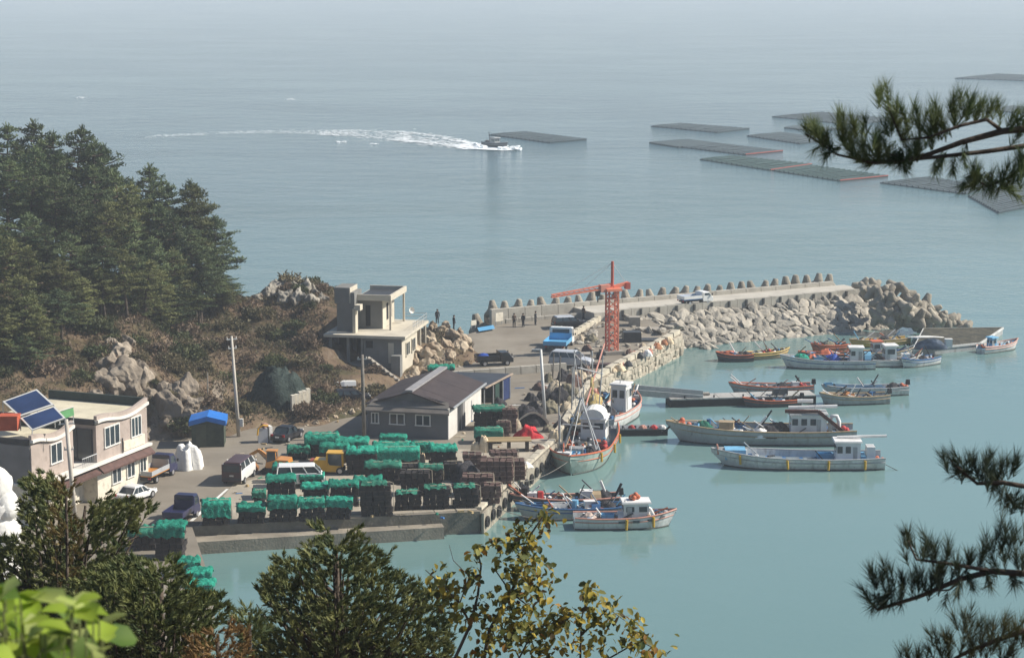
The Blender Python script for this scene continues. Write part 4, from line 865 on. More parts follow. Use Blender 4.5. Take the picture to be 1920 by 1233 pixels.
car('parked_van', 'white van hidden up to its roof behind green topped trap stacks', 'van', G(562, 916) + Vector((0, .75, 0)), R(6), P_white, 2.7, 1.15, 1.25, 'van')
truck('parked_truck', 'small truck with bright blue bed and white cab parked on the yard by the parapet', G(1046, 657) + Vector((.1, 1.1, 0)), R(78), P_white, P_lblue, L=3.5, Wd=1.75, H=1.45, floor=P_lblue)
car('parked_car', 'silver sport utility car beside the orange crane base', 'car', G(1072, 690) + Vector((0, .5, 0)), R(-18), P_silver, 3.1, 1.3, 1.2, 'suv')
truck('parked_truck', 'black pickup truck with blue tarp in its bed on the upper yard', G(926, 686) + Vector((0, .4, 0)), R(14), P_black, P_black, L=2.7, Wd=1.05, H=1.0)
tag(link('tarp', heap_mesh(.55, .42, .35, M_bluecloth, 41), None, loc=G(926, 686) + Vector((-.75, .25, .56))), 'crumpled blue tarp lying in the bed of the black pickup', 'tarp')
car('parked_car', 'dark car with silver roof parked near the sea wall on the yard', 'car', G(1068, 617) + Vector((0, .6, 0)), R(16), P_black, 2.7, 1.15, 1.0, 'suv', P_silver)
pb = W(1318, 574, BZ - .18); truck('parked_truck', 'white truck with blue rear on the breakwater road', pb + bn * 1.2, math.atan2(bd.y, bd.x), P_white, P_white, L=2.8, Wd=1.1, H=1.05, floor=P_blue)

# orange excavator and yellow forklift between the stacks
t = thing('excavator', 'orange tracked excavator with lowered bucket beside the white van on the road', 'excavator', G(515, 890) + Vector((0, .6, 0)), R(172))
M_track = mat('track_rubber', (.025, .024, .023), .9, .2, 5, .4, 12)
for s in (-1, 1): q = MB(); q.loft([[Vector((x, s * .5 - .15, z)) for x, z in ((-.8, .16), (-.65, .0), (.65, .0), (.8, .16), (.65, .34), (-.65, .34))], [Vector((x, s * .5 + .15, z)) for x, z in ((-.8, .16), (-.65, .0), (.65, .0), (.8, .16), (.65, .34), (-.65, .34))]]); q.build('track', M_track, t)
q = MB(); q.loft([[Vector((-.95, -.5, .4)), Vector((-.95, .5, .4)), Vector((-.85, .5, .85)), Vector((-.85, -.5, .85))], [Vector((-.2, -.55, .38)), Vector((-.2, .55, .38)), Vector((-.2, .55, .88)), Vector((-.2, -.55, .88))], [Vector((.5, -.5, .38)), Vector((.5, .5, .38)), Vector((.45, .5, .7)), Vector((.45, -.5, .7))]]); q.build('house_body', P_orange, t)
q = MB(); q.box((.15, .22, .98), (.6, .5, .7), top=.85); q.build('cab', M_glass, t); q = MB(); q.box((.15, .22, 1.36), (.62, .52, .06)); q.build('cab_roof', P_orange, t)
for dx in (-.28, .28):
    for dy in (-.22, .22): q = MB(); q.bar((.15 + dx, .22 + dy, .66), (.15 + dx * .86, .22 + dy * .86, 1.34), .05); q.build('cab_pillar', P_orange, t)
q = MB(); q.bar((.35, -.2, .75), (1.05, -.2, 1.25), .2, .16); q.bar((1.02, -.2, 1.26), (1.55, -.2, .95), .18, .16); q.build('boom', P_orange, t)
q = MB(); q.bar((1.55, -.2, .98), (1.45, -.2, .35), .14, .13); q.build('stick', P_orange, t)
q = MB(); q.loft([[Vector((x, y, z)) for x, z in ((1.62, .42), (1.3, .45), (1.1, .2), (1.15, .02), (1.45, .0), (1.55, .18))] for y in (-.5, .1)]); q.build('bucket', mat('rusty_orange', (.22, .10, .035), .8, .25, 3), t)
q = MB(); q.tube([(.5, -.2, .6), (1.0, -.2, 1.1)], .05, 6); q.build('hydraulic_ram', M_steel, t)
t = thing('forklift', 'yellow forklift with dark cab and red brown counterweight among the stacks', 'forklift', G(622, 890) + Vector((0, .5, 0)), R(-4))
q = MB(); q.loft([[Vector((x, -.45, z0)), Vector((x, .45, z0)), Vector((x, .42, z1)), Vector((x, -.42, z1))] for x, z0, z1 in ((-1.15, .28, .62), (-1.0, .2, .85), (-.3, .18, .85), (-.1, .16, .55), (.55, .16, .5))]); q.build('body', P_yellow, t)
q = MB(); q.box((-1.05, 0, .55), (.5, .86, .5), top=.85); q.build('counterweight', mat('counterweight_red', (.25, .06, .04), .7, .2, 2), t)
for x, y in ((-.25, -.42), (-.25, .42), (.68, -.42), (.68, .42)): q = MB(); q.bar((x, y, .5), (x * .96, y * .94, 1.22), .085); q.build('cab_post', P_yellow, t)
q = MB(); q.box((.22, 0, 1.25), (1.02, .88, .06)); q.build('cab_roof', P_yellow, t)
q = MB(); q.box((.22, 0, .86), (.84, .74, .68)); q.build('cab_glass', M_glass, t)
q = MB(); q.box((.05, 0, .62), (.4, .4, .12)); q.build('seat', M_darkmetal, t)
for s in (-1, 1): q = MB(); q.bar((.95, s * .28, .1), (.95, s * .28, 1.15), .09); q.build('mast_rail', M_darkmetal, t); q = MB(); q.box((1.28, s * .22, .08), (.62, .1, .04)); q.build('fork', M_darkmetal, t)
wheels(t, (-.75, .5), .46, .22, .18)
t = thing('skiff', 'white upturned skiff on the slope below the concrete house', 'skiff', D(645, 722, 142), R(10))
q = MB(); q.loft([[Vector((x, -w_, .0)), Vector((x, -w_ * .8, h)), Vector((x, w_ * .8, h)), Vector((x, w_, 0))] for x, w_, h in ((-.8, .05, .05), (-.6, .25, .22), (0, .35, .3), (.8, .33, .28))]); q.build('hull', P_white, t); q = MB(); q.bar((-.7, 0, .2), (.78, 0, .3), .05); q.build('keel', M_trim, t)
t = thing('generator', 'grey metal generator with white sheet and yellow hose beside the utility pole', 'generator', G(495, 830) + Vector((0, .3, 0)), .2)
q = MB(); q.box((-.1, 0, .45), (.6, .6, .9), top=.92); q.build('housing', P_silver, t); q = MB(); q.box((.32, .05, .5), (.2, .5, 1.0), .3); q.build('sheet', M_tarpw, t); q = MB(); q.tube([(-.45, -.3, .5), (-.4, -.3, .9), (-.1, -.3, 1.12), (.2, -.25, 1.05)], .06, 6); q.build('hose', P_yellow, t)
q = MB(); q.ball((.0, .1, 1.0), .28, 8, 5, (1, 1, .7), .2); q.build('net_bundle', mat('pinkish_net', (.34, .2, .15), .9, .2, 4, .4, 12), t)

# ---------------------------------------------------------------- orange crane on the pier
cb = G(1147, 662); M_cr = mat('crane_orange', (0.72, 0.23, 0.14), .55, .12, 1.5, dirt=.12); M_crd = mat('crane_red', (.46, .10, .07), .6, .15, 1.5, dirt=.15)
cr = thing('crane', 'tall orange lattice tower crane on the pier with its jib pointing left', 'crane', cb, R(18)); hz_ = 4.75; a = .36
for x in (-a, a):
    for y in (-a, a): q = MB(); q.bar((x, y, 0), (x, y, hz_), .105); q.build('leg', M_cr if x > 0 else M_crd, cr)
nb_ = 8
for k in range(nb_):
    z0, z1 = hz_ * k / nb_, hz_ * (k + 1) / nb_
    for (p, r2) in (((-a, -a), (a, -a)), ((a, -a), (a, a)), ((a, a), (-a, a)), ((-a, a), (-a, -a))):
        q = MB(); q.bar((*p, z0), (*r2, z1), .06); q.build('brace', M_cr, cr)
        q = MB(); q.bar((*p, z1), (*r2, z1), .06); q.build('girt', M_cr, cr)
q = MB(); q.box((0, 0, hz_ + .1), (1.2, 1.1, .2)); q.build('slew_ring', M_cr, cr)
q = MB(); q.box((0, 0, .12), (1.5, 1.5, .25)); q.build('footing', M_conc, cr)
q = MB(); q.tube([(0, 0, hz_ + .2), (0, 0, hz_ + 2.2)], .13, 8, .11); q.build('top_mast', M_crd, cr)
tipj = D(1034, 557, cb.y - 1.8) - cb; tipj.rotate(Matrix.Rotation(-R(18), 3, 'Z')); j0 = Vector((0, 0, hz_ + .25))
jd = (tipj - j0); side = jd.cross(Vector((0, 0, 1))).normalized() * .16
for off, nm in ((side, 'jib_chord'), (-side, 'jib_chord'), (Vector((0, 0, .28)), 'jib_chord')): q = MB(); q.bar(j0 + off, tipj + off * .6, .10); q.build(nm, M_cr, cr)
for k in range(12):
    p = j0 + jd * (k / 12); p2 = j0 + jd * ((k + 1) / 12); up = Vector((0, 0, .28 * (1 - .4 * k / 12))); q = MB(); q.bar(p + side, p2 + up, .04); q.bar(p - side, p2 + up, .04); q.build('jib_brace', M_cr, cr)
q = MB(); q.bar(j0 - jd * .02, j0 - jd * .26 + Vector((0, 0, .12)), .26, .24); q.build('counter_jib', M_cr, cr)
q = MB(); q.box(j0 - jd * .25 + Vector((0, 0, -.05)), (.34, .5, .5)); q.build('counterweight', M_crd, cr)
q = MB(); q.box(j0 + jd * .13 + Vector((0, 0, .02)), (.75, .5, .55), math.atan2(jd.y, jd.x)); q.build('winch_house', mat('crane_pink', (.62, .27, .2), .6, .1, 2), cr)
q = MB(); q.box(j0 + jd * .24 + Vector((0, 0, -.28)), (.3, .3, .4)); q.build('trolley', M_darkmetal, cr)
q = MB(); q.tube([j0 + jd * .24 + Vector((0, 0, -.4)), j0 + jd * .24 + Vector((0, 0, -.95))], .05, 5); q.build('hook_rope', M_darkmetal, cr)
mt = Vector((0, 0, hz_ + 2.1))
for f in (.55, .95): q = MB(); q.tube([mt, j0 + jd * f], .014, 4); q.build('stay_cable', M_steel, cr)
q = MB(); q.tube([mt, j0 - jd * .25], .014, 4); q.build('stay_cable', M_steel, cr)
q = MB()
for k in range(16): q.bar((a + .08, -.16, .3 + k * .28), (a + .08, .16, .3 + k * .28), .025)
for s in (-.16, .16): q.bar((a + .08, s, .2), (a + .08, s, hz_), .03)
q.build('ladder', M_crd, cr)
# yard clutter round the crane: slabs, a dark sheet added for a dark gap, drums, crates
for i, (px, py, w_, d_, h, m, lab) in enumerate(((1095, 672, 1.0, 1.0, .35, M_conc, 'pale concrete slab lying left of the crane foot'), (1190, 612, .9, .9, .75, M_conc, 'grey concrete block against the breakwater behind the crane'), (1185, 642, 1.4, 1.1, .8, M_darkmetal, 'dark metal container right of the crane foot'), (1122, 690, 2.3, .7, .3, mat('rust_plate', (.07, .045, .045), .8, .3, 2, .2, 6), 'long rusty steel beam pile in front of the crane'), (1222, 640, 2.4, 1.2, .12, M_darkmetal, 'dark flat sheet added for a dark gap in the pier deck near the rubble heap'), (1215, 622, 1.9, 1.0, .25, M_conc, 'long pale concrete slab beyond the dark sheet'))):
    q = MB(); q.box((0, 0, h / 2), (w_, d_, h), rnd(-.1, .1), top=.97); o = q.build('yard_block', m); o.location = G(px, py) + Vector((0, d_ * .4, .0)); tag(o, lab, 'block')
M_rust = mat('rust_orange', (.36, .16, .08), .85, .3, 3, .3, 9)
for i in range(16):
    px = rnd(1150, 1262); py = 690 - (px - 1150) * .42 + rnd(-9, 9); s = rnd(.16, .34); m = random.choice((M_rust, M_tarpw, M_darkmetal, M_sack, mat('pink_buoy', (.5, .2, .14), .6, .15, 2)))
    nm, cat = {M_rust: ('anchor_pile', 'scrap pile'), M_tarpw: ('bag', 'bag'), M_darkmetal: ('net_bundle', 'net bundle'), M_sack: ('sack', 'sack')}.get(m, ('buoy_bundle', 'buoy'))
    tag(link(nm, heap_mesh(s * 1.3, s, s * 1.4, m, 50 + i), None, loc=G(px, py)), {'scrap pile': 'rust coloured scrap pile on the pier kerb below the crane', 'bag': 'small white bag on the pier kerb below the crane', 'net bundle': 'small black net bundle on the pier kerb below the crane', 'sack': 'small beige sack on the pier kerb below the crane', 'buoy': 'pinkish heap of buoys on the pier kerb below the crane'}[cat], cat, 'gear heaps along the pier kerb')
# signboards by the sea wall
for px, py, w_, h, lab in ((936, 609, .8, .85, 'cream signboard standing at the end of the tetrapod row'), (888, 615, .55, .5, 'small pale signboard near the rocks at the sea edge')):
    t = thing('signboard', lab, 'sign', G(px, py), R(42)); q = MB(); q.box((0, 0, h * .62 + .12), (w_, .05, h * .8)); q.build('board', M_cream, t)
    for s in (-1, 1): q = MB(); q.tube([(s * w_ * .4, .03, 0), (s * w_ * .4, .03, h)], .03, 5); q.build('post', M_steel, t)
tag(flat('cover_plate', [(895, 614), (925, 609), (928, 616), (898, 621)], P_lblue, .16), 'pale blue plate lying between the two signboards', 'plate')

# ---------------------------------------------------------------- people
def person(label, loc, rz, jacket, trousers, hat, pose='stand'):
    me = bpy.data.meshes.new('person'); b = bmesh.new(); V = {}
    def v(n, x, y, z, r): V[n] = (b.verts.new((x, y, z)), r)
    v('pel', 0, 0, .56, .085); v('sp', 0, .005, .72, .09); v('ch', 0, 0, .86, .10); v('ne', 0, -.005, .945, .045); v('hd', 0, -.02, 1.03, .072); v('hd2', 0, -.02, 1.07, .06)
    for s, n in ((-1, 'l'), (1, 'r')):
        v('sh' + n, s * .125, 0, .89, .052); v('el' + n, s * .165, .01 * s, .70, .038); v('wr' + n, s * .15, -.07, .56, .028); v('ha' + n, s * .148, -.09, .51, .03)
        v('hi' + n, s * .06, 0, .52, .07); v('kn' + n, s * .07, -.02 * s, .29, .052); v('an' + n, s * .075, .02, .05, .038); v('to' + n, s * .085, -.1, .025, .03)
    for p, c in (('pel', 'sp'), ('sp', 'ch'), ('ch', 'ne'), ('ne', 'hd'), ('hd', 'hd2')): b.edges.new((V[p][0], V[c][0]))
    for n in 'lr':
        for p, c in (('ch', 'sh'), ('sh', 'el'), ('el', 'wr'), ('wr', 'ha'), ('pel', 'hi'), ('hi', 'kn'), ('kn', 'an'), ('an', 'to')): b.edges.new((V[p + ('' if p in ('ch', 'pel') else n)][0], V[c + n][0]))
    b.verts.index_update(); rad = [None] * len(b.verts)
    for vert, r in V.values(): rad[vert.index] = r
    ip = V['pel'][0].index; b.to_mesh(me); b.free(); o = link('person', me); o.modifiers.new('skin', 'SKIN'); o.modifiers.new('sub', 'SUBSURF').levels = 1
    for i, d in enumerate(me.skin_vertices[0].data): d.radius = (rad[i], rad[i]); d.use_root = (i == ip)
    m2 = bpy.data.meshes.new_from_object(o.evaluated_get(bpy.context.evaluated_depsgraph_get())); bpy.data.objects.remove(o); m2.name = 'person'
    M_skin = mat('skin', (.42, .26, .18), .6, .08, 4); m2.materials.clear()
    for m in (M_skin, jacket, trousers, M_darkmetal): m2.materials.append(m)
    for f in m2.polygons:
        z, x = f.center.z, abs(f.center.x); f.material_index = 3 if z < .06 else 0 if (z > .95 or (x > .12 and z < .56)) else 2 if (z < .58 and x < .125) else 1; f.use_smooth = True
    p = link('person', m2, None, loc, rz); tag(p, label, 'person')
    q = MB(); q.ball((0, -.01, 1.075), .083, 10, 6, (1, 1.08, .75)); q.build('hair', hat, p, smooth=True); return p
M_jk = mat('dark_jacket', (.022, .024, .03), .85, .2, 5); M_tr = mat('dark_trousers', (.03, .032, .04), .85, .2, 5); M_hair = mat('black_hair', (.012, .011, .01), .6, .2, 6); M_jk2 = mat('brown_jacket', (.09, .06, .045), .85, .2, 5)
person('person in dark clothes standing by the first tetrapods', G(1004, 609), 1.2, M_jk, M_tr, M_hair)
person('person in brown jacket standing beside the silver roofed car', G(1094, 599), 2.4, M_jk2, M_tr, M_hair)
person('person in dark clothes on the rocks next to the concrete house roof corner', D(820, 607, 158.2), .4, M_jk, M_tr, M_hair)
person('person in dark clothes standing low on the rocks toward the signboards', D(851, 618, 158.8), 2.0, M_jk, M_tr, M_hair)
person('person in brown jacket near the cream signboard and sea wall', G(964, 613), .2, M_jk2, M_jk, M_hair)
person('person in dark jacket beside the one in brown near the sea wall', G(981, 613), -.6, M_jk, M_tr, M_hair)

# the jumble of gear between the warehouse, the canopy and the moored boats
JN = [('olive net heap', M_on_ := mat('olive_heap', (.12, .11, .075), .95, .4, 6, .8, 20, col2=(.27, .24, .17))), ('black net heap', M_bnet), ('brown net heap', mat('brown_heap', (.10, .06, .05), .95, .35, 5, .8, 16, col2=(.22, .14, .11))), ('pale rope heap', mat('rope_heap', (.34, .28, .2), .9, .3, 6, .7, 18, col2=(.55, .47, .35)))]
JP = [(1000, 775, .7, 1, 'nearest the white lamp post, on its left'), (1032, 772, .8, 0, 'right of the white lamp post foot'), (1048, 752, .85, 1, 'at the kerb just beyond the lamp post'), (1062, 738, .8, 0, 'at the kerb facing the dark cluttered boat'), (1075, 722, .75, 2, 'at the kerb behind the dark cluttered boat'), (1040, 735, .7, 3, 'inland of the dark cluttered boat'), (1090, 712, .6, 3, 'where the kerb meets the stone pier wall'), (1020, 748, .65, 1, 'behind the lamp post'), (965, 800, .55, 3, 'between canopy and red cloth heap'), (1010, 845, .45, 2, 'at the end of the wooden deck'), (1052, 800, .5, 1, 'on the kerb beside the trawler stern'), (1028, 808, .5, 0, 'behind the beige sack on the kerb'), (957, 775, .5, 2, 'by the green topped stack at the warehouse side'), (1100, 700, .5, 2, 'at the foot of the stone pier')]
for i, (px, py, s_, k, lab) in enumerate(JP):
    tag(link('net_heap', heap_mesh(s_, s_ * .75, s_ * rnd(.8, 1.3), JN[k][1], 120 + i, lump=.5), None, loc=G(px, py), rz=rnd(0, 3)), JN[k][0] + ' ' + lab, 'net heap')
for px, yb, yt, lab in ((955, 812, 765, 'pinkish brown trap column beside the canopy'), (942, 825, 790, 'pinkish brown trap column next to the low dark green stack')):
    stack(px - 14, px + 14, yb, yt, lab, 'brown', 0, .6)
for px, py, h, lab in ((1048, 762, 3.4, 'left of two bare poles by the dark cluttered boat'), (1036, 715, 2.0, 'short bare pole before the silver car')):
    t = thing('mooring_pole', lab, 'pole', G(px, py)); q = MB(); q.tube([(0, 0, 0), (.08, 0, h)], .06, 7, .045); q.build('post', M_polew, t)

# litter on the quay that no one could count: rope ends, planks, floats, stains of net
q = MB(); random.seed(91); LM_ = [M_rope, M_darkmetal, M_net_d, M_wood, M_tarpw, P_blue, M_rust]
for _ in range(420):
    px, py = rnd(440, 1075), rnd(700, 975); p = G(px, py)
    if not (-17 < p.x < 5.2 and 110 < p.y < 152) or (p.x > -1.7 + (p.y - 110) * .25 - .5): continue
    if -14.5 < p.x < -9.5 and p.y > 120 and rnd(0, 1) < .7: continue
    if -9.5 < p.x < -3.3 and 126 < p.y < 142: continue
    q.cur = random.choices(range(7), (3, 3, 2, 2, 1.4, .8, 1))[0]; s_ = rnd(.05, .16)
    if rnd(0, 1) < .5: q.box(p + Vector((0, 0, s_ * .4)), (s_ * rnd(1, 3), s_, s_ * .8), rnd(0, 3), top=.8)
    else: q.tube([p + Vector((0, 0, .03)), p + Vector((rnd(-.5, .5), rnd(-.3, .3), .03)), p + Vector((rnd(-.8, .8), rnd(-.5, .5), .03))], .025, 4)
q.build('quay_litter', LM_, kind='stuff')

random.seed(97)
JP2 = [(1012, 730, .55, 2, 'seaward of the canopy end'), (995, 750, .5, 1, 'under the seaward end of the canopy'), (1055, 712, .6, 1, 'below the silver car at the quay kerb'), (1070, 706, .5, 3, 'at the stone pier end below the silver car'), (1028, 715, .45, 0, 'between canopy and silver car'), (1085, 690, .45, 2, 'in front of the rusty beam pile'), (978, 782, .45, 0, 'beside the second pinkish trap column'), (1062, 770, .5, 3, 'on the kerb at the trawler mast'), (1070, 752, .45, 0, 'on the kerb at the stern of the cluttered boat'), (935, 760, .5, 1, 'in the shade of the canopy'), (1100, 660, .45, 2, 'left of the crane foot'), (1110, 640, .5, 0, 'behind the crane, left side'), (1090, 640, .4, 3, 'along the parapet toward the crane'), (1180, 665, .5, 2, 'right of the crane foot by the container'), (1125, 672, .4, 1, 'at the corner of the crane footing'), (1205, 655, .4, 3, 'on the pier deck beyond the container')]
for i, (px, py, s_, k, lab) in enumerate(JP2):
    tag(link('net_heap', heap_mesh(s_, s_ * .75, s_ * rnd(.8, 1.4), JN[k][1], 160 + i, lump=.5), None, loc=G(px, py), rz=rnd(0, 3)), JN[k][0] + ' ' + lab, 'net heap')
yh = thing('rubble_heap', 'loose grey rubble strewn between the short parapet and the crane', 'rubble', G(1120, 625))
def yr():
    for _ in range(60):
        px = rnd(1082, 1200); py = rnd(604, 660) + (10 if px < 1110 else 0); s = rnd(.25, .6); link('stone', random.choice(ARMOUR), None, loc=G(px, py) + Vector((0, 0, .06)), rot=(rnd(-.5, .5), rnd(-.5, .5), rnd(0, 6.3)), sc=(s * 1.3, s, s * .9))
under(yh, yr)
# ---------------------------------------------------------------- boats, docks, rafts
def bpaint(name, c, dirt=.55): return mat('boat_' + name, c, .55, .16, 1.0, .08, 8, dirt=dirt, spec=.3, stretch=(1, 1, .45))
H_white = bpaint('white', (.60, .60, .58)); H_grey = bpaint('grey', (.36, .37, .37)); H_green = bpaint('pale_green', (.34, .42, .38)); H_dark = bpaint('dark', (.05, .06, .07)); H_blue = bpaint('blue', (.035, .12, .27)); H_lblue = bpaint('light_blue', (.16, .40, .60)); H_orange = bpaint('orange', (.50, .13, .06)); H_pink = bpaint('faded_pink', (.52, .25, .19)); H_yellow = bpaint('yellow', (.52, .36, .08)); H_red = bpaint('red', (.42, .03, .03)); H_cabin = bpaint('cabin_white', (.70, .69, .67), .15); H_deck = bpaint('deck', (.16, .20, .22)); H_tan = bpaint('tan', (.36, .27, .16)); H_teal = bpaint('teal', (.05, .26, .22))
M_fend = mat('fender_yellow', (.50, .30, .03), .6, .15, 3); M_black = mat('black_rubber', (.02, .02, .022), .8, .2, 3)
M_boot = mat('boot_stripe_dark', (.03, .04, .035), .7, .4, 3); BOATS = {}
def boat(label, bow, stern, B, fb=.75, hull=H_white, rail=H_grey, deck=H_deck, rise=.45, group=None, name='fishing_boat', stripe=None, bulw=.3, fenders=(), fside=-1):
    pb_, ps_ = W(*bow, 0), W(*stern, 0); d = pb_ - ps_; L = d.length; t = thing(name, label, 'boat', (pb_ + ps_) / 2, math.atan2(d.y, d.x), group)
    def hw(u):
        if u < .3: return B / 2 * (.80 + .20 * math.sin(u / .3 * math.pi / 2))
        if u < .55: return B / 2
        return B / 2 * max(.03, 1 - ((u - .55) / .45) ** 2.3)
    def sh(u): return fb * (1 + .10 * max(0, (.35 - u) / .35) ** 2 + rise * max(0, (u - .35) / .65) ** 2.1)
    rings = []; dk = []; N = 18; U = [i / N for i in range(N + 1)]
    for u in U:
        w_, z = hw(u), sh(u); x = -L / 2 + L * u; rk = max(0, (u - .7) / .3) ** 1.5 * L * .085; wi = max(.015, w_ - .07); zd = z - bulw * (1 if u < .8 else 1 - .5 * (u - .8) / .2)
        rings.append([Vector((x, -w_, z)), Vector((x - rk * .5, -w_ * .93, z * .45)), Vector((x - rk, -w_ * .80, -.02)), Vector((x - rk * 1.1, -w_ * .35, -.35)), Vector((x - rk * 1.1, w_ * .35, -.35)), Vector((x - rk, w_ * .80, -.02)), Vector((x - rk * .5, w_ * .93, z * .45)), Vector((x, w_, z)), Vector((x, wi, z)), Vector((x, wi * .96, zd)), Vector((x, -wi * .96, zd)), Vector((x, -wi, z))])
        dk.append((x, wi * .955, zd + .012))
    q = MB(); q.loft(rings); q.build('hull', hull, t)
    q = MB(); vs = []
    for x, w_, z in dk: vs += [(x, -w_, z), (x, w_, z)]
    q.add(vs, [(2 * i, 2 * i + 2, 2 * i + 3, 2 * i + 1) for i in range(N)]); q.build('deck', deck, t)
    for s in (-1, 1):
        q = MB(); q.tube([(-L / 2 + L * u, s * (hw(u) - .02), sh(u) + .015) for u in U], .055, 5); q.build('gunwale', rail, t)
        q = MB(); q.tube([(-L / 2 + L * u - max(0, (u - .7) / .3) ** 1.5 * L * .085 * .92, s * (hw(u) * .815 + .012), .03) for u in U], .05, 4); q.build('boot_stripe', M_boot, t)
        q = MB(); q.tube([(-L / 2 + L * u - max(0, (u - .7) / .3) ** 1.5 * L * .085 * .35, s * (hw(u) * .975 + .01), sh(u) * .68) for u in U], .03, 4); q.build('rub_rail', stripe or rail, t)
    for i, u in enumerate(fenders):
        w_, z = hw(u), sh(u); x = -L / 2 + L * u; q = MB(); q.tube([(x, fside * (w_ + .07), z * .95), (x + rnd(-.06, .06), fside * (w_ + .08), z * .95 - .55)], .075, 7); q.build('fender', M_fend if fside else M_black, t)
    t['L'] = L
    BOATS[t] = (L, hw, sh, dk); return t
def bp(t, u, v=0, dz=0):                       # a point over the deck: u along from the stern, v across (-1..1)
    L, hw, sh, dk = BOATS[t]; i = min(len(dk) - 1, max(0, int(round(u * 18)))); return Vector((-L / 2 + L * u, v * hw(u) * .85, dk[i][2] + dz))
def cabin(t, u, l, w_, h, roof=H_cabin, body=H_cabin, v=0, over=.12, win=True, tilt=.06, mast=0):
    c = bp(t, u, v); q = MB(); q.loft([[Vector((c.x - l / 2, c.y - w_ / 2, c.z)), Vector((c.x + l / 2, c.y - w_ / 2, c.z)), Vector((c.x + l / 2, c.y + w_ / 2, c.z)), Vector((c.x - l / 2, c.y + w_ / 2, c.z))], [Vector((c.x - l / 2, c.y - w_ / 2 * .95, c.z + h)), Vector((c.x + l / 2 - tilt, c.y - w_ / 2 * .95, c.z + h)), Vector((c.x + l / 2 - tilt, c.y + w_ / 2 * .95, c.z + h)), Vector((c.x - l / 2, c.y + w_ / 2 * .95, c.z + h))]]); o = q.build('cabin', body, t)
    q = MB(); q.box(c + Vector((0, 0, h + .045)), (l + over * 2, w_ + over * 1.4, .085), top=.95); q.build('cabin_roof', roof, t)
    if win:
        for s in (-1, 1):
            n = max(1, int(l / .5))
            for k in range(n):
                if s > 0 and k == 0 and n > 1: continue
                q = MB(); q.box(c + Vector((-l / 2 + l * (k + .5) / n, s * (w_ / 2 * .975 + .004), h * .66)), (l / n * .62, .03, h * .3)); q.build('window', M_glass, t)
            q = MB(); q.box(c + Vector((-l / 2 + l * .22, s * (w_ / 2 * .985 + .004), h * .42)), (.26, .02, h * .74)); q.build('door', H_grey, t)
        for k in range(2):
            q = MB(); q.box(c + Vector((l / 2 - tilt * .62 + .006, (k - .5) * w_ * .46, h * .66)), (.03, w_ * .36, h * .3)); q.build('window', M_glass, t)
            q = MB(); q.box(c + Vector((-l / 2 - .006, (k - .5) * w_ * .46, h * .66)), (.02, w_ * .3, h * .3)); q.build('window', M_glass, t)
    if mast: q = MB(); q.tube([c + Vector((-l * .2, 0, h)), c + Vector((-l * .2, 0, h + mast))], .03, 6); q.tube([c + Vector((-l * .2, -.3, h + mast * .7)), c + Vector((-l * .2, .3, h + mast * .7))], .02, 5); q.build('aerial_mast', M_steel, t)
    return c
def cargo(t, u, v, kind, label, size=1.0, m=None, z=0):
    """gear lying in a boat: a thing of its own, set on the deck"""
    p = t.matrix_basis @ bp(t, u, v, z); rz_ = t.rotation_euler.z + rnd(-.2, .2)
    if kind == 'box':
        o = thing('fish_box', label, 'fish box', p, rz_); a, b, c = .62 * size, .4 * size, .26 * size; q = MB(); q.box((0, 0, .02), (a, b, .04))
        for x, y, sx, sy in ((-a / 2, 0, .04, b), (a / 2, 0, .04, b), (0, -b / 2, a - .04, .04), (0, b / 2, a - .04, .04)): q.box((x, y, c / 2 + .03), (sx, sy, c))
        q.build('box_shell', m or H_lblue, o)
    elif kind == 'net': o = tag(link('net_pile', heap_mesh(.55 * size, .4 * size, .42 * size, m or M_bnet, p.x), None, loc=p, rz=rz_), label, 'net pile')
    elif kind == 'buoys':
        o = thing('buoy_cluster', label, 'buoys', p, rz_); q = MB(); q.ball((0, 0, 0), .16 * size, 9, 6); bm_ = q.mesh('buoy', m or H_orange, True)
        for k in range(5): link('buoy', bm_, o, loc=(rnd(-.3, .3) * size, rnd(-.22, .22) * size, .14 * size + (.16 * size if k > 3 else 0)))
    elif kind == 'drum': o = thing('drum', label, 'drum', p); q = MB(); q.cyl((0, 0, 0), .18 * size, .5 * size, 12); q.build('shell', m or H_blue, o); q = MB(); q.cyl((0, 0, .5 * size), .185 * size, .03, 12); q.build('lid', m or H_blue, o)
    elif kind == 'tank': o = thing('water_bin', label, 'bin', p, rz_); q = MB(); q.box((0, 0, .3 * size), (.8 * size, .6 * size, .6 * size), top=.93); q.build('bin_body', m or H_cabin, o); q = MB(); q.box((0, 0, .62 * size), (.8 * size, .6 * size, .06)); q.build('lid', m or H_cabin, o)
    return o
def hood(t, u, l, w_, h, m):                   # arched cover
    c = bp(t, u); q = MB(); q.loft([[c + Vector((x, math.cos(a) * w_ / 2, math.sin(a) * h)) for a in [math.pi * k / 8 for k in range(9)]] for x in (-l / 2, 0, l / 2)], cap0=True, cap1=True); q.build('hood', m, t, smooth=False)
def outboard(t, v=0):
    L = BOATS[t][0]; c = Vector((-L / 2 - .12, v, BOATS[t][2](0)))
    q = MB(); q.box(c + Vector((0, 0, .22)), (.3, .24, .36), top=.8); q.build('outboard', M_black, t); q = MB(); q.bar(c + Vector((0, 0, .05)), c + Vector((-.03, 0, -.6)), .1); q.build('outboard_leg', M_steel, t)
def pole_(t, a, b, r, m, nm): q = MB(); q.tube([a, b], r, 7); q.build(nm, m, t)

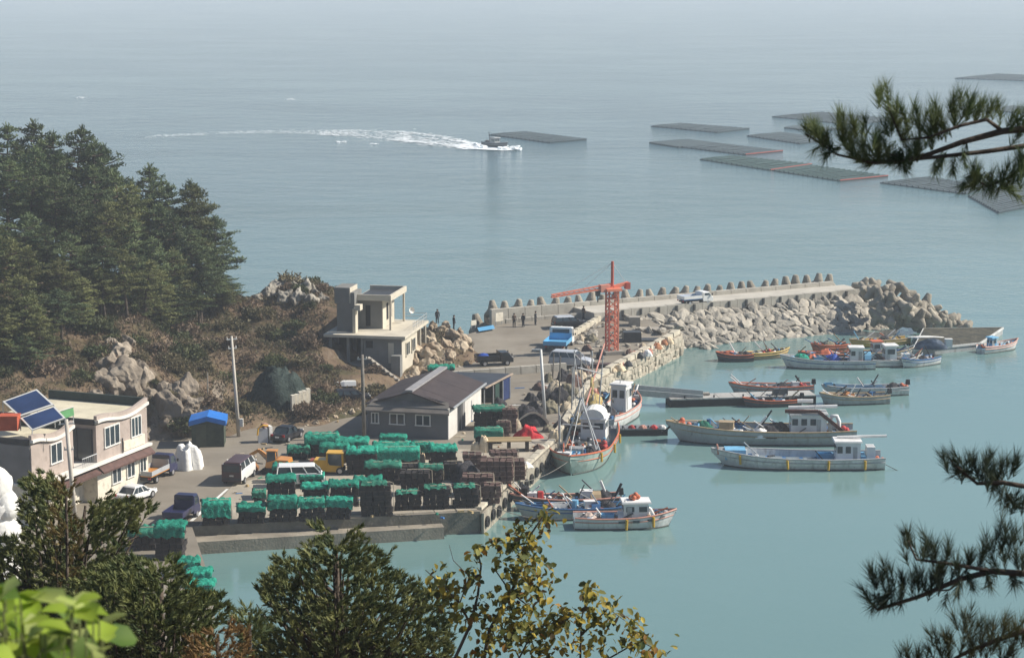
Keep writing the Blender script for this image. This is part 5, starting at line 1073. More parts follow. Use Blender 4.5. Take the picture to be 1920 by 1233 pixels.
CLM = [H_cabin, H_lblue, H_blue, H_orange, M_black, H_tan, M_steel, H_dark]
def clutter(t, n, u0=.08, u1=.9, sz=.28):
    """the small mixed gear no one could count: rods, tubs, floats and folded sheets"""
    q = MB(); L, hw, sh, dk = BOATS[t]
    for _ in range(n):
        u = rnd(u0, u1); p = bp(t, u, rnd(-.85, .85)); s = rnd(.4, 1.2) * sz; q.cur = random.choices(range(8), (3, 1.2, 1.2, 1.2, 3, 1.5, 1.5, 3))[0]; k = random.random()
        if k < .45: q.box(p + Vector((0, 0, s * .4)), (s * rnd(.8, 2.2), s * rnd(.6, 1.2), s * rnd(.5, 1.1)), rnd(0, 3.1), top=rnd(.7, 1))
        elif k < .62: q.cyl(p, s * .4, s * rnd(.7, 1.6), 8)
        elif k < .8: q.ball(p + Vector((0, 0, s * .4)), s * .55, 7, 5, (1.3, 1, .8), .2)
        else: a = rnd(-.5, .5) + (3.14 if rnd(0, 1) < .5 else 0); q.tube([p + Vector((0, 0, .1)), p + Vector((math.cos(a) * s * 4, math.sin(a) * s * 2, rnd(.2, 1.1)))], .025 + .03 * rnd(0, 1), 5)
    q.build('small_gear', CLM, t, kind='stuff')
# the long white boat nearest in the harbour
b1_ = boat('long white fishing boat with blue deck and yellow fenders in the open harbour', (1333, 872), (1655, 874), 2.75, .66, H_white, H_grey, H_blue, .62, fenders=(.12, .33, .57, .84), fside=1, bulw=.42)
cabin(b1_, .21, 1.5, 1.25, 1.35, mast=.0); c = bp(b1_, .21)
pole_(b1_, c + Vector((.6, -.2, 1.5)), c + Vector((-2.4, -.1, 1.62)), .09, H_cabin, 'awning_roll')
q = MB(); q.box(bp(b1_, .075) + Vector((0, 0, .5)), (.55, .9, 1.0), top=.9); q.build('engine_housing', H_cabin, b1_)
q = MB(); q.box(bp(b1_, .12) + Vector((0, .0, .25)), (.3, 1.2, .5)); q.build('bench', H_lblue, b1_)
q = MB(); q.tube([bp(b1_, .96) + Vector((0, -.2, 0)), bp(b1_, .96) + Vector((.05, -.2, .55))], .06, 6); q.tube([bp(b1_, .96) + Vector((0, .2, 0)), bp(b1_, .96) + Vector((.05, .2, .55))], .06, 6); q.build('bow_bitts', H_pink, b1_)
q = MB(); q.b2(tuple(bp(b1_, .80, -.9, .01)), tuple(bp(b1_, .92, .9, .3))); q.build('fore_hatch', H_lblue, b1_)
for k, u in enumerate((.42, .52, .62, .72)): q = MB(); q.box(bp(b1_, u) + Vector((0, 0, .06)), (.8, 1.5, .12)); q.build('deck_hatch', H_deck, b1_)
cargo(b1_, .33, -.6, 'box', 'light blue fish box in the long white boat nearest in the harbour', 1.5); cargo(b1_, .02, 0, 'buoys', 'orange buoys at the stern of the long white boat nearest in the harbour', .8)
# the big grey boat behind it
b2_ = boat('big grey fishing boat heaped with nets, behind the long white one', (1248, 826), (1602, 829), 2.9, .88, H_grey, H_tan, H_deck, .5, fenders=(.1, .3, .5, .66, .8, .93), fside=0, bulw=.34, name='fishing_boat')
c = cabin(b2_, .25, 2.3, 1.5, 1.35, roof=H_grey, mast=.5)
for k in range(6): pass
pole_(b2_, c + Vector((1.2, -.4, 1.6)), c + Vector((-1.9, -.2, 1.75)), .11, H_cabin, 'awning_roll'); pole_(b2_, c + Vector((.6, -.8, 1.95)), c + Vector((-.4, -.7, 1.98)), .13, H_cabin, 'awning_roll')
q = MB(); q.tube([c + Vector((-1.4, .45, .2)), c + Vector((-1.4, .45, 1.0)), c + Vector((-1.5, .45, 1.25)), c + Vector((-1.8, .45, 1.25)), c + Vector((-1.95, .45, .9)), c + Vector((-1.95, .45, .2))], .13, 8); q.build('exhaust_pipe', H_cabin, b2_, smooth=True)
q = MB(); q.bar(c + Vector((1.5, .5, 1.55)), c + Vector((-.6, .75, 1.6)), .2); q.bar(c + Vector((-.6, .75, 1.6)), c + Vector((-2.2, .7, .3)), .22); q.build('hauling_boom', mat('rusty_boom', (.11, .045, .035), .85, .3, 4, .3, 10), b2_)
pole_(b2_, bp(b2_, .52), bp(b2_, .44) + Vector((0, 0, 1.5)), .06, M_black, 'derrick'); pole_(b2_, bp(b2_, .55, .4), bp(b2_, .47, .4) + Vector((0, 0, 1.2)), .06, H_cabin, 'derrick')
for u, v, k, s, m, l in ((.45, .5, 'net', 1.7, M_bnet, 'black net pile amidships in the big grey boat'), (.4, -.4, 'net', 1.5, mat('brown_net', (.10, .06, .05), .95, .3, 6, .8, 20), 'brown net pile beside the cabin of the big grey boat'), (.5, .75, 'net', 1.2, M_tarpw, 'white rope heap along the near side of the big grey boat'), (.62, -.3, 'box', 1.6, H_blue, 'deep blue fish box in the middle of the big grey boat'), (.68, .4, 'tank', 1.2, H_tan, 'tan bin forward of the middle in the big grey boat'), (.9, -.2, 'buoys', 1.2, H_orange, 'orange buoys at the bow of the big grey boat'), (.86, .3, 'box', 1.3, H_lblue, 'light blue fish box at the bow of the big grey boat'), (.8, -.3, 'net', 1.3, M_net_d, 'green net pile in the fore part of the big grey boat'), (.06, 0, 'buoys', 1.2, H_red, 'red buoys at the stern of the big grey boat')): cargo(b2_, u, v, k, l, s, m)
pole_(b2_, bp(b2_, .97), bp(b2_, 1.0) + Vector((.3, 0, -.75)), .07, M_black, 'anchor')
# trawler lying bow on at the quay
b3_ = boat('pale trawler with orange gunwale and thin masts moored bow on at the quay', (1068, 897), (1114, 820), 3.9, .95, H_green, H_orange, H_dark, .45, fenders=(.25, .5, .78), fside=1, bulw=.4)
c = cabin(b3_, .2, 1.7, 1.6, 1.3, roof=H_cabin, v=.2)
q = MB(); q.loft([[c + Vector((x, math.cos(a) * .72, 1.36 + math.sin(a) * .6)) for a in [math.pi * k / 8 for k in range(9)]] for x in (-.85, -.3, .3, .9)]); q.build('white_cover', M_tarpw, b3_)
for u, v, h in ((.62, -.25, 3.3), (.62, .25, 3.3)):
    pole_(b3_, bp(b3_, u, v * 2.6), bp(b3_, .55, v * .1) + Vector((0, 0, h)), .05, M_steel, 'mast_leg')
pole_(b3_, bp(b3_, .56, 0) + Vector((0, 0, 3.2)), bp(b3_, .98, .0) + Vector((0, 0, .3)), .022, M_steel, 'stay'); pole_(b3_, bp(b3_, .56, 0) + Vector((0, 0, 3.2)), bp(b3_, .7, .95) + Vector((0, 0, .1)), .045, M_steel, 'boom')
pole_(b3_, bp(b3_, .5, -.9), bp(b3_, .5, -.9) + Vector((0, 0, 2.6)), .05, M_steel, 'net_pole'); pole_(b3_, bp(b3_, .62, -.75), bp(b3_, .62, -.75) + Vector((0, 0, 2.3)), .05, M_steel, 'net_pole')
pole_(b3_, bp(b3_, .56, -.7) + Vector((0, 0, 1.6)), bp(b3_, .56, .7) + Vector((0, 0, 1.5)), .05, M_steel, 'cross_spar')
q = MB(); q.tube([bp(b3_, .74, -.3, .35), bp(b3_, .74, .3, .35)], .28, 10); q.build('winch_drum', H_grey, b3_)
for u, v, k, s, m, l in ((.66, .45, 'net', 1.2, M_bnet, 'black net pile on the fore deck of the pale trawler'), (.8, 0, 'box', 1.2, H_lblue, 'light blue fish box on the fore deck of the pale trawler'), (.5, .8, 'buoys', 1.2, H_red, 'red buoys by the orange gunwale of the pale trawler'), (.85, -.35, 'tank', .6, H_cabin, 'small white bin at the bow of the pale trawler')): cargo(b3_, u, v, k, l, s, m)
# the white and pink boat beyond the trawler, and the cluttered one between
b4_ = boat('white boat with faded pink gunwale and tall white wheelhouse at the quay', (1193, 768), (1128, 806), 2.3, .9, H_white, H_pink, H_deck, .5, bulw=.3)
c = cabin(b4_, .55, 1.2, 1.1, 1.75, mast=.4); cargo(b4_, .8, 0, 'buoys', 'orange buoys in the bow of the white and pink boat', 1.0); cargo(b4_, .25, 0, 'net', 'black net pile aft in the white and pink boat', 1.3); pole_(b4_, bp(b4_, .95), bp(b4_, 1.0) + Vector((.35, 0, .5)), .06, H_cabin, 'bow_sprit')
b5_ = boat('dark cluttered boat with nets and poles between quay and white pink boat', (1080, 828), (1120, 752), 2.4, .8, H_dark, H_tan, H_deck, .4, bulw=.25)
M_line0 = mat('stay_rope', (.22, .2, .17), .9, .2, 4); M_yc = mat('yellow_coil', (.42, .33, .14), .9, .25, 4, .5, 12); M_on = mat('olive_net', (.13, .12, .08), .95, .4, 6, .8, 20, col2=(.26, .23, .16))
for u, v, k, s, m, l in ((.85, -.2, 'net', 1.6, M_on, 'olive net pile at the near end of the dark cluttered boat'), (.65, .3, 'net', 1.9, M_bnet, 'black net pile in the middle of the dark cluttered boat'), (.5, -.4, 'net', 1.7, M_on, 'olive net pile against the quay side of the dark cluttered boat'), (.3, .2, 'net', 1.8, M_yc, 'yellowish rope pile aft in the dark cluttered boat'), (.15, -.2, 'buoys', 1.5, H_pink, 'pinkish buoys at the far end of the dark cluttered boat')): cargo(b5_, u, v, k, l, s, m)
for u, v, h, lean in ((.75, -.8, 3.6, .2), (.5, -.9, 4.2, .1), (.35, .2, 3.8, -.3)): pole_(b5_, bp(b5_, u, v), bp(b5_, u, v) + Vector((lean, lean * .5, h)), .05, M_steel, 'net_pole')
pole_(b5_, bp(b5_, .7, 0) + Vector((0, 0, .3)), bp(b5_, .05, .6) + Vector((0, 0, 3.6)), .06, H_pink, 'boom'); pole_(b5_, bp(b5_, .5, -.9) + Vector((0, 0, 4.1)), bp(b5_, .9, .9), .018, M_steel, 'stay'); pole_(b5_, bp(b5_, .4, -.8) + Vector((0, 0, 2.8)), bp(b5_, .4, .9) + Vector((0, 0, 2.4)), .05, H_cabin, 'cross_spar')
for u, v, h, lx, ly in ((.9, .6, 2.6, .3, .1), (.62, .9, 3.2, -.4, .2), (.2, -.7, 3.4, .2, -.2), (.08, .3, 2.8, -.2, .2), (.8, -.2, 2.2, .5, .3)): pole_(b5_, bp(b5_, u, v), bp(b5_, u, v) + Vector((lx, ly, h)), .04, M_steel, 'net_pole')
for (u, v, z), (u2, v2, z2) in (((.75, -.8, 3.5), (.98, .7, .3)), ((.5, -.9, 4.0), (.1, .9, .5)), ((.35, .2, 3.7), (.9, -.3, .6)), ((.62, .9, 3.1), (.3, -.9, 1.2)), ((.2, -.7, 3.3), (.6, .9, .4))): pole_(b5_, bp(b5_, u, v) + Vector((0, 0, z)), bp(b5_, u2, v2) + Vector((0, 0, z2)), .02, M_line0, 'stay')
q = MB(); q.tube([bp(b5_, .42, .2) + Vector((.5 * math.cos(a), .0, 1.6 + .55 * math.sin(a))) for a in [k * math.pi / 6 for k in range(13)]], .09, 6, cap=False); q.build('net_hoop', M_yc, b5_)
# the group in the near harbour
b6_ = boat('white cabin boat with orange stern rail, front one of the cluster off the quay corner', (1268, 985), (1076, 988), 1.7, .62, H_white, H_pink, H_deck, .5, fenders=(.5, .76), fside=-1, bulw=.22)
c = cabin(b6_, .60, 1.4, 1.1, .95, mast=.35); hood(b6_, .47, .5, 1.2, .45, H_cabin)
q = MB(); q.tube([bp(b6_, .78, -.3), bp(b6_, .74, -.3) + Vector((0, 0, .5)), bp(b6_, .68, -.3) + Vector((0, 0, .72))], .1, 7); q.build('vent_pipe', H_cabin, b6_, smooth=True)
for k in range(3): q = MB(); L_, hw_, sh_, _ = BOATS[b6_]; u = .45 + .14 * k; q.box((-L_ / 2 + L_ * u, -hw_(u) - .0, sh_(u) * .72), (.36, .05, .12)); q.build('hull_window', M_glass, b6_)
for u, v, k, s, m, l in ((.15, 0, 'net', 1.0, mat('pale_gear', (.5, .4, .34), .8, .2, 4, .4, 9), 'pale gear heap at the stern of the white cabin boat'), (.33, 0, 'box', 1.1, H_lblue, 'light blue fish box amidships in the white cabin boat'), (.6, 0, 'buoys', .9, H_orange, 'orange buoys on the cabin roof of the white cabin boat')): o = cargo(b6_, u, v, k, l, s, m, 1.05 if k == 'buoys' else 0)
b7_ = boat('blue railed boat with white bins, middle one of the cluster off the quay corner', (966, 972), (1180, 967), 1.5, .6, H_grey, H_blue, H_deck, .45, bulw=.2)
for u, v, k, s, m, l in ((.35, 0, 'tank', .8, H_cabin, 'white bin amidships in the blue railed boat'), (.62, 0, 'box', 1.3, H_cabin, 'white fish box in the fore part of the blue railed boat'), (.2, .1, 'net', 1.2, M_bnet, 'black net pile aft in the blue railed boat'), (.48, .1, 'drum', 1.1, H_lblue, 'pale blue drum standing in the blue railed boat'), (.8, 0, 'box', 1.2, H_blue, 'dark blue fish box near the bow of the blue railed boat')): cargo(b7_, u, v, k, l, s, m)
c = bp(b7_, .12); hood(b7_, .3, .5, .9, .5, H_blue); outboard(b7_)
b8_ = boat('faded red boat, bow at the quay wall, rear one of its cluster', (956, 955), (1160, 949), 1.5, .6, H_dark, H_pink, H_deck, .5, bulw=.2)
for u, v, k, s, m, l in ((.72, 0, 'drum', .95, H_red, 'red drum in the bow half of the faded red boat'), (.86, 0, 'drum', 1.3, M_black, 'black drum standing at the bow of the faded red boat'), (.80, .2, 'tank', .7, H_cabin, 'white bin beside the drums in the faded red boat'), (.3, 0, 'tank', .9, H_cabin, 'white bin aft in the faded red boat'), (.14, 0, 'net', 1.3, M_bnet, 'black net pile at the stern of the faded red boat')): cargo(b8_, u, v, k, l, s, m)
hood(b8_, .22, .6, 1.0, .55, H_tan); pole_(b8_, bp(b8_, .1), bp(b8_, .17) + Vector((0, 0, 1.1)), .08, H_cabin, 'derrick'); pole_(b8_, bp(b8_, .05, .3), bp(b8_, -.02, .3) + Vector((0, 0, .9)), .08, M_black, 'derrick'); outboard(b8_)
# pontoon, gangway, low dock
def pontoon(label, a, b, wd, h, m_top, m_side, nplank, name='pontoon'):
    A, B_ = W(*a, 0), W(*b, 0); d = B_ - A; L = d.length; t = thing(name, label, 'pontoon', (A + B_) / 2, math.atan2(d.y, d.x)); q = MB(); q.b2((-L / 2, 0, -.3), (L / 2, wd, h - .1)); q.build('float', m_side, t)
    q = MB(); q.b2((0, 0, 0), (L / nplank - .04, wd + .1, .09)); m_ = q.mesh('deck_slab', m_top)
    for k in range(nplank): link('deck_slab', m_, t, loc=(-L / 2 + L * k / nplank, -.05, h - .096))
    for k in range(5): q = MB(); x = -L / 2 + L * (k + .5) / 5; q.cyl((x, .15, h), .06, .16, 8); q.build('bollard', M_darkmetal, t)
    return t, L
pon, PL = pontoon('long pale topped floating pontoon with dark sides in mid harbour', (1257, 764), (1530, 756), 1.6, .62, bpaint('pontoon_grey', (.42, .41, .38)), M_black, 9)
q = MB(); q.box((PL * .26, .4, .85), (1.0, .5, .45)); q.build('locker', H_dark, pon); q = MB(); q.box((-PL * .3, 1.0, .72), (1.8, .4, .14)); q.build('ramp_foot', M_conc, pon)
gA, gB = G(1176, 722) + Vector((0, 0, -.3)), W(1318, 742, .75); t = thing('gangway', 'thin grey gangway from the stone pier to the floating pontoon', 'gangway', gA); d = gB - gA
q = MB(); q.bar((0, 0, 0), d, .75, .08); q.build('walkway', M_steel, t)
for s in (-.36, .36): off = Vector((0, s, .09)); q = MB(); q.bar(off, d + off, .05, .1); q.build('side_beam', M_steel, t)
dk2, _ = pontoon('low dark floating dock with red gear lying on it, left of the big grey boat', (1132, 818), (1252, 816), 1.1, .5, bpaint('dock_grey', (.17, .18, .19)), M_black, 6)
for i, (px, m, l) in enumerate(((1185, H_red, 'red bundle on the low dark dock, the end toward the quay'), (1206, H_pink, 'pinkish bundle in the middle of the low dark dock'), (1226, H_red, 'red bundle on the low dark dock, the end toward the grey boat'), (1242, H_cabin, 'white bundle at the outer end of the low dark dock'))):
    tag(link('gear_bundle', heap_mesh(.28, .2, .2, m, 70 + i), None, loc=W(px, 803, .5) + Vector((0, .2, 0))), l, 'gear')
# small boats round the pontoon
b9 = boat('dark open boat with orange bow tied behind the pale pontoon', (1366, 738), (1522, 736), 1.5, .55, H_grey, H_orange, H_deck, .5, bulw=.2)
for u, v, k, s, m, l in ((.2, 0, 'tank', .7, H_cabin, 'white bin at the stern of the boat behind the pontoon'), (.35, 0, 'net', 1.0, M_bnet, 'black net pile in the boat behind the pontoon'), (.1, .1, 'buoys', .9, H_red, 'red buoys at the stern of the boat behind the pontoon')): cargo(b9, u, v, k, l, s, m)
pole_(b9, bp(b9, .1), bp(b9, .2) + Vector((0, 0, .9)), .07, M_black, 'derrick'); outboard(b9)
b10 = boat('grey open boat with orange net at the end of the pontoon', (1536, 758), (1664, 754), 1.5, .55, H_grey, H_tan, H_deck, .5, bulw=.2)
for u, v, k, s, m, l in ((.6, 0, 'net', 1.1, mat('orange_net', (.36, .16, .06), .9, .25, 5, .6, 14), 'orange brown net pile in the grey open boat'), (.25, 0, 'drum', .8, H_blue, 'blue drum at the stern of the grey open boat'), (.8, 0, 'box', .9, H_tan, 'tan fish box at the bow of the grey open boat')): cargo(b10, u, v, k, l, s, m)
outboard(b10)
b11 = boat('boat under dark blue covers with dark engines, behind the grey open boat', (1540, 742), (1700, 738), 1.5, .55, H_white, H_grey, H_blue, .45, bulw=.15)
q = MB(); q.loft([[bp(b11, u) + Vector((0, y, .08 + .22 * (1 - (y / .62) ** 2))) for y in (-.62, -.3, 0, .3, .62)] for u in (.3, .5, .7, .85)], close=False, cap0=False, cap1=False); q.build('deck_cover', mat('navy_cover', (.03, .075, .13), .7, .25, 2, .3, 6), b11)
cargo(b11, .16, 0, 'net', 'black net pile at the stern of the blue covered boat', 1.0); cargo(b11, .05, .2, 'buoys', 'orange buoys at the stern of the blue covered boat', .9); cargo(b11, .92, 0, 'box', 'light blue fish box at the bow of the blue covered boat', .9); outboard(b11, -.2)
# the far row under the breakwater
b12 = boat('small dark boat with orange tarp moored nearest to the pier stones', (1342, 676), (1412, 676), 1.3, .5, H_dark, H_orange, H_deck, .4, bulw=.15); tag(link('tarp', heap_mesh(.75, .4, .4, H_orange, 81), None, loc=b12.matrix_basis @ bp(b12, .65)), 'orange tarp heaped in the small dark boat by the pier stones', 'tarp'); cargo(b12, .2, 0, 'net', 'black net pile in the small dark boat by the pier stones', .9)
b13 = boat('narrow boat with yellow gunwale between the orange tarp boat and the green net boat', (1480, 668), (1404, 674), 1.1, .5, H_tan, H_yellow, H_deck, .4, bulw=.15); cargo(b13, .4, 0, 'buoys', 'red buoys in the narrow yellow gunwale boat', .9, H_red)
b14 = boat('dark blue boat with green net bow and white cabin near the breakwater', (1462, 688), (1640, 690), 1.8, .62, H_white, H_grey, H_deck, .55, bulw=.2, stripe=H_blue)
cabin(b14, .2, 1.0, 1.0, 1.15); hood(b14, .08, .5, 1.1, .8, H_lblue)
for u, v, k, s, m, l in ((.78, 0, 'net', 1.2, M_net, 'green net pile in the bow of the dark blue boat'), (.58, 0, 'box', 1.5, H_lblue, 'light blue fish box amidships in the dark blue boat'), (.45, .1, 'net', 1.5, M_bluecloth, 'blue cloth heap in the dark blue boat'), (.66, -.5, 'net', 1.2, H_orange, 'orange cloth heap on the far side of the dark blue boat')): cargo(b14, u, v, k, l, s, m)
b15 = boat('small white cabin boat with brown gear, beside the dark blue boat', (1725, 684), (1632, 686), 1.5, .5, H_white, H_grey, H_deck, .5, bulw=.18); cabin(b15, .38, .9, .95, 1.25); cargo(b15, .12, 0, 'net', 'dark brown net pile at the stern of the small white cabin boat', 1.2); cargo(b15, .7, 0, 'tank', 'white bin in the fore part of the small white cabin boat', .8)
b16 = boat('long orange boat moored close under the breakwater stones', (1520, 660), (1590, 656), 1.2, .5, H_orange, H_orange, H_tan, .4, bulw=.18); cargo(b16, .5, 0, 'net', 'olive net pile in the long orange boat', 1.0, M_on)
b17 = boat('pale yellow narrow boat moored under the breakwater toward the tetrapods', (1592, 652), (1702, 644), 1.2, .5, H_yellow, H_tan, H_tan, .4, bulw=.18); cargo(b17, .4, 0, 'net', 'grey net heap in the pale yellow narrow boat', 1.1)
b19 = boat('low grey open boat lashed to the near side of the pale pontoon', (1392, 762), (1500, 759), 1.2, .42, H_dark, H_orange, H_deck, .5, bulw=.18); cargo(b19, .4, 0, 'box', 'light blue fish box in the low grey boat at the pontoon', .9); outboard(b19)
b20 = boat('narrow dark boat lashed behind the dark blue boat under the breakwater', (1496, 676), (1600, 674), 1.2, .5, H_dark, H_orange, H_deck, .5, bulw=.18); cargo(b20, .5, 0, 'net', 'orange net pile in the narrow dark boat under the breakwater', 1.3, H_orange)
b21 = boat('grey boat with white bins lashed behind the small white cabin boat', (1712, 670), (1612, 672), 1.3, .5, H_grey, H_tan, H_deck, .5, bulw=.18); cabin(b21, .3, .7, .8, 1.0, body=H_cabin, roof=H_orange); cargo(b21, .6, 0, 'tank', 'white bin in the grey boat behind the small cabin boat', .8)
b22 = boat('blue covered boat tied between the dark blue boat and the barge', (1690, 690), (1756, 680), 1.2, .5, H_white, H_blue, H_blue, .5, bulw=.18); cargo(b22, .4, 0, 'net', 'brown net pile in the blue covered boat by the barge', 1.0)
# work barge
bl, br, tr, tl = W(1712, 668, 0), W(1838, 655, 0), W(1880, 626, 0), W(1732, 628, 0)
t = thing('work_barge', 'flat work barge with dark netted deck and white edges below the tetrapods', 'barge', bl)
P = [p - bl for p in (bl, br, tr, tl)]; q = MB(); q.poly([(p.x, p.y) for p in P], -.3, .45); q.build('hull', H_grey, t)
q = MB(); q.poly([(p.x * .98 + .06, p.y * .97 + .1) for p in P], .452, .62); q.build('netted_deck', mat('weedy_net', (.02, .022, .018), .95, .35, 1.6, .9, 8, col2=(.10, .09, .06)), t)
for i in range(4): q = MB(); a, b = P[i], P[(i + 1) % 4]; q.bar(a + Vector((0, 0, .5)), b + Vector((0, 0, .5)), .16, .16); q.build('edge_beam', H_white, t)
tag(link('tarp', heap_mesh(1.4, .55, .7, mat('navy_tarp', (.025, .05, .09), .6, .3, 2, .4, 6), 91), None, loc=W(1745, 652, .62)), 'dark blue tarp covering gear on the near side of the barge', 'tarp')
o = thing('water_bin', 'white bin standing on the near corner of the barge', 'bin', W(1778, 650, .62)); q = MB(); q.box((0, 0, .3), (.55, .5, .6)); q.build('bin_body', H_cabin, o); q = MB(); q.box((0, 0, .62), (.6, .55, .05)); q.build('lid', H_white, o)
tag(link('white_boards', heap_mesh(1.5, .3, .12, M_tarpw, 92), None, loc=W(1735, 632, .62)), 'white foam floats along the far edge of the barge', 'floats')
b18 = boat('small pale blue boat lying at the outer end of the barge', (1908, 652), (1838, 662), 1.3, .5, H_white, H_pink, H_lblue, .55, bulw=.2); cabin(b18, .3, .5, .6, .8, roof=H_lblue, body=H_lblue); cargo(b18, .1, 0, 'buoys', 'orange buoys at the stern of the small pale blue boat', .7)
t = thing('work_float', 'small dark float with tyres lying under the quay wall', 'float', W(802, 994, 0)); q = MB(); q.box((0, 0, .08), (1.5, .6, .5)); q.build('raft_body', M_black, t)
q = MB(); q.ball((0, 0, 0), .11, 8, 5); m_ = q.mesh('white_buoy', H_cabin, True)
for k in range(5): link('white_buoy', m_, t, loc=(-.5 + k * .28, -.05 + .1 * (k % 2), .42))

random.seed(77)
for t_, n_, z_ in ((b1_, 26, .24), (b2_, 110, .3), (b3_, 70, .3), (b4_, 40, .28), (b5_, 120, .36), (b6_, 60, .24), (b7_, 75, .24), (b8_, 75, .24), (b9, 50, .22), (b10, 50, .22), (b11, 30, .22), (b12, 40, .24), (b13, 40, .22), (b14, 70, .26), (b15, 45, .24), (b16, 35, .24), (b17, 30, .22), (b18, 14, .2), (b19, 40, .2), (b20, 45, .24), (b21, 45, .24), (b22, 35, .22)): clutter(t_, n_, sz=z_)
# sea farm rafts
M_raft = mat('raft_deck', (.05, .073, .085), .9, .2, 2, .3, 6); M_rgreen = mat('raft_green', (.035, .07, .07), .9, .2, 2, .3, 6); M_rred = mat('raft_red', (.30, .075, .06), .7, .15, 2)
RAFTS = [((918, 253), (985, 248), (1100, 262), (1030, 268), 0, 'dark sea farm raft just beyond the speeding boat'), ((1220, 237), (1275, 232), (1405, 242), (1345, 249), 0, 'dark raft nearest the horizon in the middle group, left of the pine branch'),
 ((1217, 268), (1290, 263), (1345, 270), (1272, 277), 0, 'dark raft at the left end of the long double raft'), ((1275, 276), (1348, 270), (1468, 284), (1398, 291), 0, 'dark raft with red end at the right of the long double raft'), ((1312, 299), (1372, 293), (1522, 309), (1445, 320), 1, 'greenish raft touching the larger green raft before it'), ((1448, 320), (1518, 310), (1665, 331), (1575, 340), 1, 'large green raft with red near edge below the pine branch tip'),
 ((1447, 219), (1540, 211), (1690, 224), (1600, 234), 0, 'dark raft partly hidden by the topmost pine branch'), ((1400, 255), (1462, 249), (1560, 262), (1500, 270), 0, 'dark raft just left of the topmost pine branch tip'), ((1470, 240), (1505, 236), (1570, 242), (1530, 247), 0, 'small dark raft above the topmost pine branch tip'), ((1650, 343), (1740, 333), (1862, 352), (1810, 364), 0, 'grey raft showing under the topmost pine branch'), ((1815, 368), (1905, 343), (2010, 372), (1872, 400), 0, 'grey raft cut by the right edge below the topmost pine branch'), ((1790, 147), (1870, 139), (1990, 144), (1930, 152), 0, 'farthest pale grey raft near the upper right corner'), ((1850, 206), (1900, 199), (1990, 207), (1930, 214), 0, 'pale grey raft behind the topmost pine branch at the right edge')]
for a, b, c, d, gk, lab in RAFTS:
    P = [W(*p, .05) for p in (a, d, c, b)]; o = thing('farm_raft', lab, 'raft', P[0], 0, 'sea farm rafts'); Q = [p - P[0] for p in P]; mm = M_rgreen if gk else M_raft
    q = MB(); q.poly([(p.x, p.y) for p in Q], -.2, .07); q.build('raft_frame', mm, o)
    nr = 14
    for k in range(nr):
        f = (k + .5) / nr; u = Q[0].lerp(Q[1], f); v = Q[3].lerp(Q[2], f); q = MB(); q.tube([u + Vector((0, 0, .12)), u.lerp(v, .35) + Vector((0, 0, .15 + rnd(-.03, .07))), u.lerp(v, .7) + Vector((0, 0, .13 + rnd(-.03, .06))), v + Vector((0, 0, .14))], .13, 5); q.build('float_row', mm, o)
    q = MB(); q.bar(Q[1] + Vector((0, 0, .16)), Q[2] + Vector((0, 0, .16)), .16, .14); q.build('end_beam', M_rred if lab.find('red') >= 0 or gk else M_raft, o)

# the boat under way and its wake
sp = boat('small dark boat speeding to the right and throwing a white wake', (952, 279), (908, 274), 1.7, .75, H_dark, H_grey, H_deck, .5, name='speed_boat', bulw=.25)
cabin(sp, .45, 1.5, 1.1, 1.1, roof=H_grey, body=H_grey); pole_(sp, bp(sp, .25), bp(sp, .2) + Vector((0, 0, 2.0)), .07, M_black, 'aerial_mast'); cargo(sp, .12, 0, 'net', 'dark gear at the stern of the speeding boat', 1.3)
M_foam = mat('foam', (.85, .88, .89), .9, .03, 2); M_foam2 = mat('thin_foam', (.66, .72, .74), .9, .05, 2)
path = [(958, 282, .0), (930, 280, 2.2), (905, 277, 4.5), (860, 270, 9.5), (800, 261, 14), (740, 255, 13), (670, 250, 9), (600, 249, 6), (520, 247, 4.5), (430, 249, 4), (330, 254, 4), (220, 259, 3.5)]
PW = [(W(a, b, 0), c) for a, b, c in path]; q = MB()
def foam(n, i0, i1, den, edge, smin, smax):
    for _ in range(n):
        f = i0 + (i1 - i0) * random.random(); i = min(len(PW) - 2, int(f)); g = f - i; p = PW[i][0].lerp(PW[i + 1][0], g); wd = PW[i][1] * (1 - g) + PW[i + 1][1] * g
        r_ = random.random(); v = random.gauss(-.55, .16) if r_ < edge else random.gauss(.75, .10) if r_ < edge * 1.45 else random.gauss(0, .42)
        c = p + Vector((rnd(-.8, .8), v * wd, .03 + rnd(0, .05))); s = rnd(smin, smax); k = random.randint(5, 7); a0 = rnd(0, 6); el = rnd(1.5, 4.5)
        vs = [c + Vector((math.cos(a0 + 6.283 * j / k) * s * rnd(.6, 1.4) * el, math.sin(a0 + 6.283 * j / k) * s * rnd(.6, 1.4) * 1.4 - math.cos(a0 + 6.283 * j / k) * s * el * .55, 0)) for j in range(k)] + [c + Vector((0, 0, s * rnd(.05, .25)))]
        q.cur = 1 if rnd(0, 1) < max(.25, min(.85, .1 * f + .05)) else 0; q.add(vs, [(j, (j + 1) % k, k) for j in range(k)])
foam(420, .3, 3, 1, .5, .08, .36); foam(620, 2.2, 5, 1, .5, .05, .24); foam(800, 4.5, 7, 1, .35, .03, .16); foam(900, 6, 10.5, 1, .1, .03, .12); q.cur = 0
for _ in range(60):
    c = W(rnd(936, 974), rnd(277, 282), 0); q.ball(c + Vector((0, 0, rnd(0, .35))), rnd(.12, .34), 6, 4, (1.5, 1, .7), .3)
for _ in range(40):
    c = W(rnd(890, 915), rnd(270, 279), 0); q.ball(c + Vector((0, 0, rnd(0, .4))), rnd(.12, .35), 6, 4, (1.5, 1, .7), .3)
